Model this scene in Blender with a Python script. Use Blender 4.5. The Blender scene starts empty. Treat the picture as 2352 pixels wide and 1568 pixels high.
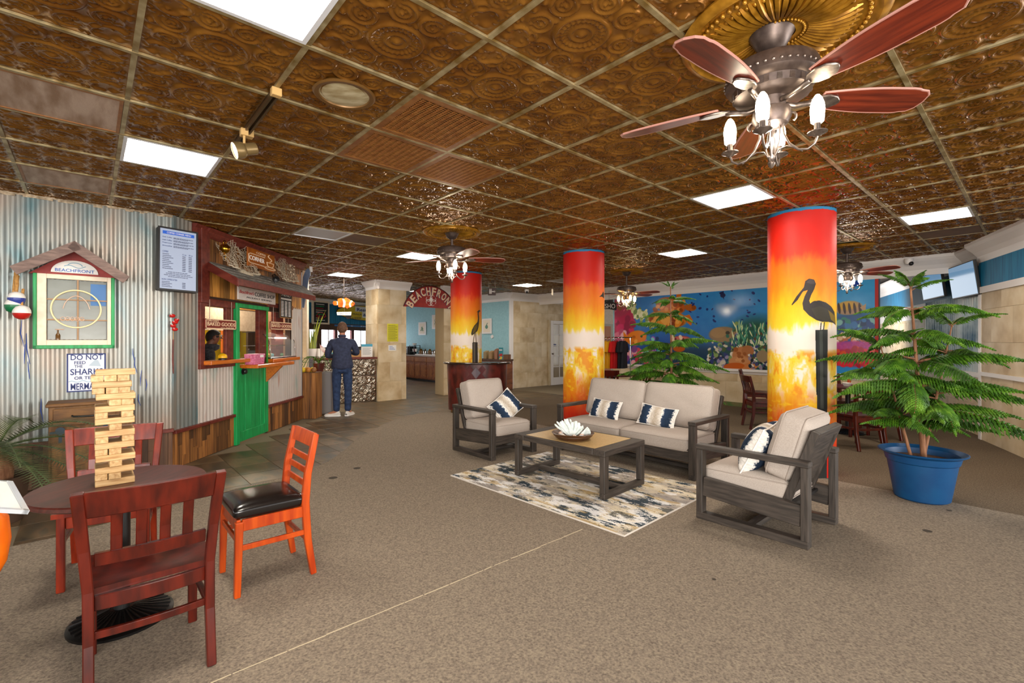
import bpy, bmesh, math, random
import numpy as np
from mathutils import Vector, Matrix, Euler
from math import sin, cos, pi, radians as R, atan2, hypot
random.seed(7); rng = np.random.default_rng(7)
SC = bpy.context.scene; COL = SC.collection
# ---------------------------------------------------------------- camera
F, CX, Y0, C, H = 1085.9, 1164.5, 780.1, 1.445, 1.3984   # focal length / principal point (2352x1568 frame), eye height, eye to ceiling
CEIL = C + H
cd = bpy.data.cameras.new('camera'); cam = bpy.data.objects.new('camera', cd); COL.objects.link(cam)
cam.location = (0, 0, C); cam.rotation_euler = (pi/2, 0, 0)
cd.sensor_width = 36; cd.lens = F/2352*36; cd.shift_x = (1176-CX)/2352; cd.shift_y = -(784-Y0)/2352
cd.clip_start = .05; cd.clip_end = 200
SC.camera = cam
# ---------------------------------------------------------------- world, lamps, exposure
w = bpy.data.worlds.new('world'); SC.world = w; w.use_nodes = True
bg = w.node_tree.nodes['Background']; bg.inputs[0].default_value = (1, .97, .93, 1); bg.inputs[1].default_value = 1.0
PANEL_E, BULB_E, BULB_W = 22.0, 11.0, 3.2
def area(name, loc, rot, sx, sy, power, col=(1, 1, 1)):
    l = bpy.data.lights.new(name, 'AREA'); l.shape = 'RECTANGLE'; l.size = sx; l.size_y = sy; l.energy = power; l.color = col
    o = bpy.data.objects.new(name, l); COL.objects.link(o); o.location = loc; o.rotation_euler = rot; return o
area('camera_side_fill', (.5, -3.4, 1.7), (R(90), 0, 0), 8, 2.2, 240, (1, .97, .93))  # added main fill from behind the camera; no window is built there
area('side_window_daylight', (8.2, .8, 1.7), (R(90), 0, R(90)), 5.5, 2.1, 190, (1, .97, .93))
area('side_room_daylight', (8.1, 11.6, 2.0), (R(90), 0, R(-70)), 1.6, 1.2, 26, (1, .98, .96))
area('photographer_softbox', (.7, -.9, 1.15), (R(128), 0, R(-12)), 1.4, 1.0, 60, (1, .95, .86))
SC.view_settings.view_transform = 'Standard'; SC.view_settings.look = 'None'
SC.view_settings.exposure = 0.95; SC.view_settings.gamma = 1.0; SC.view_settings.use_curve_mapping = False
# ---------------------------------------------------------------- geometry of the place
YAW = .8465; CO, SI = cos(YAW), sin(YAW)
def G(a, b): return (CO*a + SI*b, -SI*a + CO*b)            # room grid (a along i, b along j) -> world
T = .61
def cell(i, j): return G(T*i - 2.3137, T*j + 1.3881)       # ceiling grid corner
def fl(px, py, z=0.0):
    Z = F*(C-z)/(py-Y0); return Vector(((px-CX)/F*Z, Z, z))
def at(px, py, Y): return Vector(((px-CX)/F*Y, Y, C + (Y0-py)*Y/F))
class Wall:                                                 # vertical plane: local x right as seen from the room, y up, z out
    def __init__(s, p0, r):
        s.p = Vector(p0); s.r = Vector(r).normalized(); s.n = Vector((s.r.y, -s.r.x)); s.phi = atan2(s.r.y, s.r.x); s.rot = (pi/2, 0, s.phi)
    def uv(s, px, py, off=0.0):
        d = Vector(((px-CX)/F, 1.0)); p = s.p + s.n*off
        t = p.dot(s.n)/d.dot(s.n); q = d*t
        return (q-s.p).dot(s.r), C + (Y0-py)*t/F
    def P(s, u, z=0.0, off=0.0):
        q = s.p + s.r*u + s.n*off; return Vector((q.x, q.y, z))
WF = Wall((-3.75, 0), (0, 1))
WA = Wall((-3.75, 5.30), (SI, CO))
WM = Wall(G(0, 10.55), (CO, -SI))
WB = Wall((.084, 13.95), (SI, CO))
WL = Wall((.084, 13.95), (CO, -SI))
WR = Wall((7.04, 6.96), (-.46, -.888))
# ---------------------------------------------------------------- mesh helpers
class MB:
    def __init__(s): s.v = []; s.f = []
    def add(s, vs, fs, M=None):
        o = len(s.v); s.v += [tuple(M @ Vector(v)) for v in vs] if M else [tuple(v) for v in vs]
        s.f += [tuple(i+o for i in f) for f in fs]; return s
    def box(s, x0, x1, y0, y1, z0, z1, M=None):
        return s.add([(x0,y0,z0),(x1,y0,z0),(x1,y1,z0),(x0,y1,z0),(x0,y0,z1),(x1,y0,z1),(x1,y1,z1),(x0,y1,z1)],
                     [(0,3,2,1),(4,5,6,7),(0,1,5,4),(1,2,6,5),(2,3,7,6),(3,0,4,7)], M)
    def bar(s, p, q, w, h, up=(0,0,1)):
        p, q = Vector(p), Vector(q); z = (q-p).normalized(); x = Vector(up).cross(z)
        if x.length < 1e-4: x = Vector((1,0,0))
        x.normalize(); y = z.cross(x); x *= w/2; y *= h/2
        vs = [e + a + b for e in (p, q) for a, b in ((-x,-y),(x,-y),(x,y),(-x,y))]
        return s.add(vs, [(0,3,2,1),(4,5,6,7),(0,1,5,4),(1,2,6,5),(2,3,7,6),(3,0,4,7)])
    def tube(s, pts, r, n=8, closed=False, M=None):
        pts = [Vector(p) for p in pts]; k = len(pts); rs = r if hasattr(r, '__len__') else [r]*k
        vs, fs = [], []; prev = None
        for a in range(k):
            if closed: t = pts[(a+1) % k]-pts[a-1]
            else: t = pts[min(a+1,k-1)]-pts[max(a-1,0)]
            t = t.normalized() if t.length > 1e-9 else Vector((0,0,1))
            if prev is None: x = t.orthogonal().normalized()
            else:
                x = prev - t*prev.dot(t); x = x.normalized() if x.length > 1e-6 else t.orthogonal().normalized()
            prev = x; y = t.cross(x)
            vs += [pts[a] + (x*cos(2*pi*j/n)+y*sin(2*pi*j/n))*rs[a] for j in range(n)]
        for a in range(k if closed else k-1):
            b = (a+1) % k
            fs += [(a*n+j, a*n+(j+1)%n, b*n+(j+1)%n, b*n+j) for j in range(n)]
        if not closed: fs += [tuple(range(n-1,-1,-1)), tuple(range((k-1)*n, k*n))]
        return s.add(vs, fs, M)
    def lathe(s, prof, n=24, M=None, a0=0, a1=2*pi):
        full = abs(a1-a0-2*pi) < 1e-6; m = n if full else n+1; vs, fs = [], []
        for r, z in prof: vs += [(r*cos(a0+(a1-a0)*j/n), r*sin(a0+(a1-a0)*j/n), z) for j in range(m)]
        for a in range(len(prof)-1):
            for j in range(n):
                k = (j+1) % m; fs.append((a*m+j, a*m+k, (a+1)*m+k, (a+1)*m+j))
        return s.add(vs, fs, M)
    def prism(s, poly, z0, z1, M=None):
        k = len(poly); vs = [(x,y,z0) for x,y in poly] + [(x,y,z1) for x,y in poly]
        return s.add(vs, [tuple(range(k-1,-1,-1)), tuple(range(k,2*k))] + [(j,(j+1)%k,k+(j+1)%k,k+j) for j in range(k)], M)
    def grid(s, rows, M=None):
        m = len(rows[0]); vs = [p for r in rows for p in r]
        return s.add(vs, [(a*m+b, a*m+b+1, (a+1)*m+b+1, (a+1)*m+b) for a in range(len(rows)-1) for b in range(m-1)], M)
    def ball(s, c, r, n=12, m=8, M=None):
        r = r if hasattr(r, '__len__') else (r,r,r)
        rows = [[(c[0]+r[0]*sin(pi*a/m)*cos(2*pi*b/n), c[1]+r[1]*sin(pi*a/m)*sin(2*pi*b/n), c[2]-r[2]*cos(pi*a/m)) for b in range(n+1)] for a in range(m+1)]
        return s.grid(rows, M)
    def sweep(s, pts, t, x0, x1):                        # plank bent in the y-z plane
        pts = [Vector((0,)+tuple(p)) for p in pts]; a_, b_ = [], []
        for k, p in enumerate(pts):
            d = (pts[min(k+1,len(pts)-1)]-pts[max(k-1,0)]).normalized(); nn = Vector((0,-d.z,d.y))
            tt = t[k] if hasattr(t,'__len__') else t
            a_.append(p-nn*tt/2); b_.append(p+nn*tt/2)
        vs, fs = [], []
        for k in range(len(pts)): vs += [(x0,a_[k].y,a_[k].z),(x1,a_[k].y,a_[k].z),(x1,b_[k].y,b_[k].z),(x0,b_[k].y,b_[k].z)]
        for k in range(len(pts)-1):
            o = 4*k; fs += [(o+j,o+(j+1)%4,o+4+(j+1)%4,o+4+j) for j in range(4)]
        e = 4*(len(pts)-1); fs += [(3,2,1,0),(e,e+1,e+2,e+3)]
        return s.add(vs, fs)
    def splay(s, k=.16, z0=.43):
        s.v = [(x*(1+k*max(0,z-z0)/.43) if z > z0 else x, y, z) for x,y,z in s.v]; return s
    def mesh(s, name, smooth=None, bev=0.0, weld=False):
        me = bpy.data.meshes.new(name); me.from_pydata(s.v, [], s.f)
        bm = bmesh.new(); bm.from_mesh(me)
        if weld: bmesh.ops.remove_doubles(bm, verts=bm.verts, dist=1e-5)
        bmesh.ops.recalc_face_normals(bm, faces=bm.faces)
        if bev:
            es = [e for e in bm.edges if len(e.link_faces) == 2 and e.calc_face_angle(0) > .5]
            bmesh.ops.bevel(bm, geom=es, offset=bev, segments=1, affect='EDGES', clamp_overlap=True)
        bm.to_mesh(me); bm.free()
        if smooth: shade(me, smooth)
        return me
    def build(s, name, mat, parent=None, smooth=None, bev=0.0, loc=None, rot=None, weld=False):
        return obj(name, s.mesh(name, smooth, bev, weld), mat, parent, loc, rot)
def shade(me, ang=40):
    me.polygons.foreach_set('use_smooth', [True]*len(me.polygons)); me.set_sharp_from_angle(angle=R(ang))
def obj(name, me, mat=None, parent=None, loc=None, rot=None):
    o = bpy.data.objects.new(name, me); COL.objects.link(o)
    if mat is not None and len(me.materials) == 0: me.materials.append(mat)
    if parent is not None: o.parent = parent
    if loc is not None: o.location = loc
    if rot is not None: o.rotation_euler = rot
    return o
def tag(o, label=None, cat=None, group=None, kind=None):
    if label: o['label'] = label
    if cat: o['category'] = cat
    if group: o['group'] = group
    if kind: o['kind'] = kind
    return o
def thing(name, label, cat, loc=(0,0,0), rot=(0,0,0), group=None, kind=None):
    o = bpy.data.objects.new(name, None); COL.objects.link(o); o.empty_display_size = .1
    o.location = loc; o.rotation_euler = rot if hasattr(rot,'__len__') else (0,0,rot)
    return tag(o, label, cat, group, kind)
def struct(name, loc=(0,0,0), rot=(0,0,0)): return thing(name, None, None, loc, rot, kind='structure')
def on(wall, name, label, cat, px, py, off=0.0, group=None, kind=None):     # thing hung on a wall plane
    u, z = wall.uv(px, py, off); return thing(name, label, cat, wall.P(u, z, off), wall.rot, group, kind)
KIDS = {}
def dup(root, loc=None, rot=None, label=None, group=None, scale=None):
    def cp(o, par):
        n = o.copy(); COL.objects.link(n)
        if par is not None: n.parent = par
        for ch in o.children: cp(ch, n)
        return n
    r = cp(root, None)
    if loc is not None: r.location = loc
    if rot is not None: r.rotation_euler = rot if hasattr(rot,'__len__') else (0,0,rot)
    if scale is not None: r.scale = scale if hasattr(scale,'__len__') else (scale,)*3
    if label: r['label'] = label
    if group: r['group'] = group
    return r
TEXTS = []
def text(body, x0, x1, y0, y1, mat, parent, z=.004, name='lettering', depth=.0015, shear=0.0, rot=None, loc=None, bold=0.0):
    cu = bpy.data.curves.new(name, 'FONT'); cu.body = body; cu.extrude = depth; cu.shear = shear; cu.offset = bold; cu.resolution_u = 3
    o = bpy.data.objects.new(name, cu); COL.objects.link(o); o.parent = parent; cu.materials.append(mat)
    TEXTS.append((o, x0, x1, y0, y1, z, rot, loc)); return o
def lines(parent, mat, z, rows, name='small_print', seed=1):     # print too small to read: broken strokes (x0, x1, y, height)
    r = random.Random(seed); mb = MB()
    for x0, x1, y, h in rows:
        x = x0; n = abs(x1-x0)/9
        while x < x1-n*.3:
            l = min(n*r.uniform(.5,1.6), x1-x); mb.box(x, x+l*.86, y-h/2, y+h/2, z-.0005, z+.0005); x += l
    o = mb.build(name, mat, parent); o['kind'] = 'stuff'; return o
def finish_texts():
    dg = bpy.context.evaluated_depsgraph_get(); dg.update()
    for o, x0, x1, y0, y1, z, rot, loc in TEXTS:
        me = bpy.data.meshes.new_from_object(o.evaluated_get(dg))
        n = len(me.vertices); co = np.empty(n*3); me.vertices.foreach_get('co', co); co = co.reshape(-1,3)
        lo, hi = co.min(0), co.max(0)
        co[:,0] = x0 + (co[:,0]-lo[0])/max(hi[0]-lo[0],1e-6)*(x1-x0); co[:,1] = y0 + (co[:,1]-lo[1])/max(hi[1]-lo[1],1e-6)*(y1-y0)
        co[:,2] += z - (hi[2]-hi[2]*1.0)
        me.vertices.foreach_set('co', co.ravel()); me.update()
        nm = o.name; par = o.parent; m = o.data.materials[0]; kd = o.get('kind')
        cu = o.data; bpy.data.objects.remove(o); bpy.data.curves.remove(cu)
        q = obj(nm, me, None, par, loc, rot)
        if len(me.materials) == 0: me.materials.append(m)
        if kd: q['kind'] = kd
def skinmesh(name, nodes, edges, sub=2, root=0):           # nodes: [(x,y,z,rx,ry)] -> one continuous smooth body
    me = bpy.data.meshes.new(name); me.from_pydata([n[:3] for n in nodes], edges, [])
    o = bpy.data.objects.new(name, me); COL.objects.link(o)
    md = o.modifiers.new('s', 'SKIN'); md.use_smooth_shade = True; md.branch_smoothing = .6
    sv = me.skin_vertices[0].data
    for k, n in enumerate(nodes): sv[k].radius = (n[3], n[4] if len(n) > 4 else n[3]); sv[k].use_root = (k == root)
    sb = o.modifiers.new('d', 'SUBSURF'); sb.levels = sub; sb.render_levels = sub
    dg = bpy.context.evaluated_depsgraph_get(); dg.update()
    out = bpy.data.meshes.new_from_object(o.evaluated_get(dg)); bpy.data.objects.remove(o); bpy.data.meshes.remove(me)
    out.polygons.foreach_set('use_smooth', [True]*len(out.polygons)); out.name = name
    return out
# ---------------------------------------------------------------- materials
def hx(h):
    h = h.lstrip('#'); c = [int(h[k:k+2],16)/255 for k in (0,2,4)]
    return tuple(x/12.92 if x <= .04045 else ((x+.055)/1.055)**2.4 for x in c) + (1.0,)
def M(name, c1, c2=None, rough=.5, metal=0.0, sc=(8,8,8), lo=.35, hi=.65, bump=0.0, bsc=None, rnd=0.0, emit=0.0, ecol=None, alpha=1.0, trans=0.0, spec=.5, coat=0.0, coord='Object', detail=4.0, bdist=.01, rvar=0.0, stops=None):
    m = bpy.data.materials.new(name); m.use_nodes = True; nt = m.node_tree; N, L = nt.nodes, nt.links; b = N['Principled BSDF']
    b.inputs['Roughness'].default_value = rough; b.inputs['Metallic'].default_value = metal
    b.inputs['Specular IOR Level'].default_value = spec; b.inputs['Coat Weight'].default_value = coat
    b.inputs['Alpha'].default_value = alpha; b.inputs['Transmission Weight'].default_value = trans
    b.inputs['Base Color'].default_value = hx(c1); m.diffuse_color = hx(c1)
    src = None; noi = None
    if c2 or bump or stops or rvar:
        tc = N.new('ShaderNodeTexCoord'); mp = N.new('ShaderNodeMapping'); mp.inputs['Scale'].default_value = sc if hasattr(sc,'__len__') else (sc,)*3
        L.new(tc.outputs[coord], mp.inputs[0])
        if rnd or True:
            oi0 = N.new('ShaderNodeObjectInfo'); vm = N.new('ShaderNodeMath'); vm.operation = 'MULTIPLY'; vm.inputs[1].default_value = 37.0
            L.new(oi0.outputs['Random'], vm.inputs[0]); L.new(vm.outputs[0], mp.inputs['Location'])
        noi = N.new('ShaderNodeTexNoise'); noi.inputs['Scale'].default_value = 1.0; noi.inputs['Detail'].default_value = detail; L.new(mp.outputs[0], noi.inputs['Vector'])
    if c2 or stops:
        cr = N.new('ShaderNodeValToRGB'); st = stops or [(lo, c1), (hi, c2)]
        e = cr.color_ramp.elements
        while len(e) < len(st): e.new(.5)
        for k, (p, c) in enumerate(st): e[k].position = p; e[k].color = hx(c)
        L.new(noi.outputs[0], cr.inputs[0]); src = cr.outputs[0]
    if rnd:
        oi = N.new('ShaderNodeObjectInfo'); mr = N.new('ShaderNodeMapRange'); mr.inputs[3].default_value = 1-rnd; mr.inputs[4].default_value = 1+rnd*.6
        L.new(oi.outputs['Random'], mr.inputs[0]); hs = N.new('ShaderNodeHueSaturation'); L.new(mr.outputs[0], hs.inputs['Value'])
        if src: L.new(src, hs.inputs['Color'])
        else: hs.inputs['Color'].default_value = hx(c1)
        src = hs.outputs[0]
    if src: L.new(src, b.inputs['Base Color'])
    if rvar:
        mr = N.new('ShaderNodeMapRange'); mr.inputs[3].default_value = max(0,rough-rvar); mr.inputs[4].default_value = rough+rvar
        L.new(noi.outputs[0], mr.inputs[0]); L.new(mr.outputs[0], b.inputs['Roughness'])
    if bump:
        n2 = noi
        if bsc:
            m2 = N.new('ShaderNodeMapping'); m2.inputs['Scale'].default_value = bsc if hasattr(bsc,'__len__') else (bsc,)*3; L.new(tc.outputs[coord], m2.inputs[0])
            n2 = N.new('ShaderNodeTexNoise'); n2.inputs['Scale'].default_value = 1.0; n2.inputs['Detail'].default_value = 3; L.new(m2.outputs[0], n2.inputs['Vector'])
        bp = N.new('ShaderNodeBump'); bp.inputs['Strength'].default_value = bump; bp.inputs['Distance'].default_value = bdist
        L.new(n2.outputs[0], bp.inputs['Height']); L.new(bp.outputs[0], b.inputs['Normal'])
    if emit:
        b.inputs['Emission Color'].default_value = hx(ecol or c1); b.inputs['Emission Strength'].default_value = emit
    return m
def img_mat(name, arr, rough=.6, spec=.4, emit=0.0, coat=0.0):                  # flat print: the picture is computed below, arr is h x w x 3 (sRGB, row 0 at the bottom)
    h, w_ = arr.shape[:2]; im = bpy.data.images.new(name, w_, h)
    px = np.ones((h, w_, 4), np.float32); px[..., :3] = np.clip(arr, 0, 1); im.pixels.foreach_set(px.ravel()); im.update(); im.pack()
    m = bpy.data.materials.new(name); m.use_nodes = True; N, L = m.node_tree.nodes, m.node_tree.links; b = N['Principled BSDF']
    t = N.new('ShaderNodeTexImage'); t.image = im; L.new(t.outputs[0], b.inputs['Base Color'])
    b.inputs['Roughness'].default_value = rough; b.inputs['Specular IOR Level'].default_value = spec; b.inputs['Coat Weight'].default_value = coat
    if emit: L.new(t.outputs[0], b.inputs['Emission Color']); b.inputs['Emission Strength'].default_value = emit
    return m
def set_uv(me, fn):
    uvl = me.uv_layers.new(name='uv')
    for lp in me.loops: uvl.data[lp.index].uv = fn(me.vertices[lp.vertex_index].co)
def vnoise(h, w_, n, m, seed=0):
    r = np.random.default_rng(seed).random((n+1, m+1)); y = np.linspace(0, n, h, endpoint=False); x = np.linspace(0, m, w_, endpoint=False)
    yi, xi = y.astype(int), x.astype(int); fy, fx = (y-yi)[:,None], (x-xi)[None,:]; fy = fy*fy*(3-2*fy); fx = fx*fx*(3-2*fx)
    return (r[yi][:,xi]*(1-fy)+r[yi+1][:,xi]*fy)*(1-fx) + (r[yi][:,xi+1]*(1-fy)+r[yi+1][:,xi+1]*fy)*fx
def fbm(h, w_, n, m, seed=0, octv=4, p=.55):
    a, k, t = 0, 1.0, 0.0
    for o in range(octv):
        f = 1.93**o; v = vnoise(h,w_,max(1,int(n*f)),max(1,int(m*f)),seed+17*o); s = np.random.default_rng(seed+o).integers(0,min(h,w_)//2)
        a = a+k*np.roll(np.roll(v,s,0),s*2,1) if o else a+k*v; t += k; k *= p
    return np.clip((a/t-.5)*1.45+.5,0,1)
def rgb(h): h = h.lstrip('#'); return np.array([int(h[k:k+2],16)/255 for k in (0,2,4)])
class Canvas:
    def __init__(s, x0, x1, y0, y1, w_, h): s.b = (x0,x1,y0,y1); s.w, s.h = w_, h; s.a = np.zeros((h,w_,3)); s.X = np.linspace(x0,x1,w_)[None,:]; s.Y = np.linspace(y0,y1,h)[:,None]
    def put(s, mask, col): s.a = s.a*(1-mask[...,None]) + np.asarray(rgb(col) if isinstance(col,str) else col)*mask[...,None]
    def win(s, xa, xb, ya, yb):
        x0, x1, y0, y1 = s.b; g = lambda v, a, b, n: min(n, max(0, int((v-a)/(b-a)*(n-1))))
        return slice(g(ya,y0,y1,s.h), min(s.h, g(yb,y0,y1,s.h)+2)), slice(g(xa,x0,x1,s.w), min(s.w, g(xb,x0,x1,s.w)+2))
    def sub(s, r, c, mask, col):
        k = np.asarray(rgb(col) if isinstance(col,str) else col); s.a[r,c] = s.a[r,c]*(1-mask[...,None]) + k*mask[...,None]
    def ell(s, x, y, rx, ry, col, rot=0.0, soft=.15, a=1.0):
        m = max(rx,ry)*(1.1+soft); r, c = s.win(x-m,x+m,y-m,y+m); X, Y = s.X[:,c], s.Y[r]
        c_, s_ = cos(rot), sin(rot); dx, dy = X-x, Y-y; q = np.hypot((dx*c_+dy*s_)/rx, (-dx*s_+dy*c_)/ry)
        s.sub(r, c, np.clip((1-q)/soft+.5, 0, 1)*a, col)
    def poly(s, pts, col, a=1.0):
        r, c = s.win(min(p[0] for p in pts),max(p[0] for p in pts),min(p[1] for p in pts),max(p[1] for p in pts)); X, Y = s.X[:,c], s.Y[r]
        ins = np.zeros((Y.shape[0],X.shape[1]), bool); k = len(pts)
        for j in range(k):
            (xa,ya),(xb,yb) = pts[j], pts[(j+1)%k]
            if ya == yb: continue
            ins ^= ((ya > Y) != (yb > Y)) & (X < (xb-xa)*(Y-ya)/(yb-ya)+xa)
        s.sub(r, c, ins.astype(float)*a, col)
# ---------------------------------------------------------------- shared materials
m_wood_red = M('mahogany_stain', '#340c06', '#58170a', rough=.28, sc=(22,22,3), spec=.5, bump=.02)
m_wood_red_lit = M('mahogany_lit', '#571407', '#8a2a10', rough=.28, sc=(22,22,3))  # same mahogany, its lit look put into a lighter, redder colour
m_plankz = M('barn_planks_upright', '#7a4a22', rough=.65, sc=(40,40,2.0), stops=[(.3,'#4d2b14'),(.5,'#8a5727'),(.72,'#a87138')], rnd=.5, bump=.15, bdist=.004)
m_wood_orange = M('orange_stained_beech', '#9c3006', '#bd4a0c', rough=.3, sc=(26,26,3))
m_redpaint = M('oxblood_painted_wood', '#571a12', '#743022', rough=.5, sc=(20,20,4))
m_white = M('white_trim_paint', '#e2dcd8', rough=.4)
m_dark = M('dark_metal', '#2b2624', rough=.4, metal=.6)
m_black = M('black_plastic', '#161414', rough=.4)
m_pewter = M('brushed_pewter', '#6d6059', '#8d8077', rough=.3, metal=.85, sc=40)
m_steel = M('steel', '#b9b7b4', rough=.25, metal=1)
m_brass = M('polished_brass', '#b98a2c', rough=.2, metal=1)
m_chrome = M('chrome', '#d9dadc', rough=.12, metal=1)
m_galv = M('galvanised_sheet', '#b8bdbb', rough=.34, metal=.5, sc=(3,1.2,3), stops=[(.25,'#4f7d86'),(.4,'#868e8c'),(.58,'#989288'),(.75,'#a78d7c')], rvar=.1)
m_galv2 = M('whitewashed_sheet', '#bfb5ad', rough=.45, metal=.25, sc=(9,1.2,3), stops=[(.25,'#8fb0aa'),(.42,'#c9bdb3'),(.6,'#cfc6bf'),(.72,'#b58f7d')])
m_plank = M('barn_planks', '#7a4a22', rough=.65, sc=(40,2.0,40), stops=[(.3,'#4d2b14'),(.5,'#8a5727'),(.72,'#a87138')], rnd=.75, bump=.15, bdist=.004)
m_plank_hi = M('amber_planks', '#a56b2a', rough=.55, sc=(40,2.0,40), stops=[(.3,'#7a4716'),(.5,'#b37a34'),(.72,'#cd9547')], rnd=.6)
m_dplank = M('dark_planks', '#51331f', '#6d4a30', rough=.6, sc=(30,2,30), rnd=.4)
m_green = M('emerald_door_paint', '#04843e', '#13a557', rough=.45, sc=(30,2.5,30), bump=.05)
m_glass = M('clear_glass', '#e8f0f0', rough=.03, alpha=.18, spec=.6)
m_cream = M('cream_paint', '#e9d3b7', '#f0e0c8', rough=.5, sc=14)
m_tan = M('tan_slab', '#b08f5b', '#c0a06c', rough=.38, sc=(60,60,60), bump=.05)
m_grey_wood = M('weathered_grey_wood', '#2b2520', '#453c35', rough=.55, sc=(60,60,5), bump=.2, bdist=.003)
m_grey_woodx = M('weathered_grey_wood_across', '#2b2520', '#453c35', rough=.55, sc=(5,60,60), bump=.2, bdist=.003)
m_grey_woody = M('weathered_grey_wood_along', '#2b2520', '#453c35', rough=.55, sc=(60,5,60), bump=.2, bdist=.003)
m_fabric = M('oatmeal_fabric', '#a99d93', '#b6aaa0', rough=.9, sc=(160,160,160), bump=.12, bdist=.003, spec=.2)
m_pipe = M('oatmeal_piping', '#a89b90', rough=.9)
m_stone = M('travertine', '#c9ad7f', rough=.5, sc=(3,3,3), stops=[(.3,'#b89d75'),(.5,'#cfb993'),(.7,'#ddccae')], rnd=.12, bump=.06)
m_grout = M('travertine_joint', '#b39c77', rough=.9)
m_blue = M('aqua_wall_paint', '#8fbcc5', '#9ac6ce', rough=.7, sc=20)
m_deepblue = M('teal_blue_boards', '#0b5f87', '#1b7aa3', rough=.5, sc=(25,2,25))
m_gold = M('gilded_plaster', '#8a5c12', '#b98428', rough=.3, metal=.5, sc=18)
m_bronze = M('embossed_bronze_ceiling', '#6b4112', '#8b5d20', rough=.26, metal=.5, sc=6, rvar=.06)
m_tbar = M('tarnished_tee_bar', '#7d6433', '#b5a680', rough=.42, metal=.55, sc=9)
m_tin = M('stamped_tin', '#b3a99a', '#8e8170', rough=.22, metal=.95, sc=7)
m_soil = M('potting_soil', '#4b2c17', '#77502f', rough=.95, sc=60, bump=.5)
m_bark = M('pine_bark', '#6d452a', '#96694a', rough=.85, sc=(40,40,8), bump=.4)
m_needle = M('pine_foliage', '#1c4a12', rough=.6, sc=6, stops=[(.3,'#1f3d0a'),(.5,'#3a640e'),(.72,'#678f24')], rnd=.35, spec=.3)
m_sago = M('sago_leaflets', '#2b3a1c', '#4f5a33', rough=.5, sc=12)
m_navytext = M('navy_print', '#2a3770', rough=.6)
m_whitetext = M('white_print', '#efe9e2', rough=.6)
m_creamtext = M('cream_print', '#e8c9a4', rough=.6)
m_redtext = M('red_print', '#b3231c', rough=.6)
m_blacktext = M('black_print', '#1d1a1c', rough=.6)
m_bluetext = M('blue_print', '#1f62b4', rough=.6)
m_skin1 = M('skin_light', '#b5785a', rough=.55); m_skin2 = M('skin_deep', '#6f402b', rough=.5)
m_bulb = M('lit_bulb', '#fff4dc', emit=BULB_E, ecol='#fff0d2'); m_bulbw = M('warm_lit_bulb', '#ffdc9a', emit=BULB_E, ecol='#ffc766'); m_bulbbase = M('bulb_base', '#f2efe9', rough=.4, emit=.8, ecol='#fff3e0')
m_panel = M('lit_diffuser', '#ffffff', emit=PANEL_E, ecol='#fff6e8')
m_paper = M('paper', '#eceae6', rough=.7)
# ================================================================ FLOOR
def proj(p):
    return (CX + F*p[0]/p[1], Y0 - F*(p[2]-C)/p[1]) if p[1] > .05 else (1e9, 1e9)
def inframe(p, m=60):
    x, y = proj(p); return -m < x < 2352+m and -m < y < 1568+m
def clip(poly, n, d):                                      # keep n.x <= d
    out = []
    for k in range(len(poly)):
        a, b = Vector(poly[k]), Vector(poly[(k+1)%len(poly)]); da, db = n.dot(a)-d, n.dot(b)-d
        if da <= 0: out.append(a)
        if (da < 0 < db) or (db < 0 < da): out.append(a + (b-a)*(da/(da-db)))
    return [tuple(p) for p in out]
def inside(p, poly):
    c = False
    for k in range(len(poly)):
        (xa,ya),(xb,yb) = poly[k], poly[(k+1)%len(poly)]
        if (ya > p[1]) != (yb > p[1]) and p[0] < (xb-xa)*(p[1]-ya)/(yb-ya)+xa: c = not c
    return c
floor = struct('floor')
MB().box(-12, 14, -4, 24, -.06, -.008).build('subfloor', M('tile_grout', '#7a6c55', rough=.9), floor)
edge = [(-6.2,1.0),(-4.4,2.5),(-3.49,3.29),(-3.31,3.457),(-2.72,4.5),(-2.42,4.86),(-2.2,5.22),(-2.12,5.69),(-2.13,6.2),(-2.18,6.75),(-2.16,7.6),(-2.07,8.4),(-1.9,9.0),(-1.68,9.4),(-1.10,9.63),(.02,11.4),(1.03,11.7),(2.6,12.2)]
carp = edge + [(9,12),(12,9),(12,-4),(-6.2,-4)]
NB = Vector((SI, CO))
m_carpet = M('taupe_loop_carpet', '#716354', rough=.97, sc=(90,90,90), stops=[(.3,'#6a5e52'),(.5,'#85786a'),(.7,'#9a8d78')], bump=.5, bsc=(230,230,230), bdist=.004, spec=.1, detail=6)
m_carpet2 = M('taupe_loop_carpet_cross_pile', '#675846', rough=.97, sc=(90,90,90), stops=[(.3,'#4d4136'),(.5,'#655747'),(.7,'#7a6a56')], bump=.5, bsc=(230,230,230), bdist=.004, spec=.1, detail=6)  # lighting difference of the crossing pile put into a darker colour
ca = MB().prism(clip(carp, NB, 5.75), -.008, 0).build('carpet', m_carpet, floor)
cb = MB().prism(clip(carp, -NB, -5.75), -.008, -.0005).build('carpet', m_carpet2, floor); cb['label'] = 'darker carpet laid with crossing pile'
sm = MB()                                                  # frayed seam line between two carpet widths
rs = random.Random(3); b = .0
while b < 2.62:
    l = rs.uniform(.05,.22); wd = rs.uniform(.0025,.006)
    p, q = G(-2.32+rs.uniform(-.003,.003), b), G(-2.32+rs.uniform(-.003,.003), b+l)
    sm.bar((p[0],p[1],.0012), (q[0],q[1],.0012), wd, .0022); b += l + rs.uniform(.0,.03)*(1 if b > 1.6 else .3)
sm.build('carpet_seam', M('frayed_seam', '#b9a88c', rough=.9), ca)
sp = MB()
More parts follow.
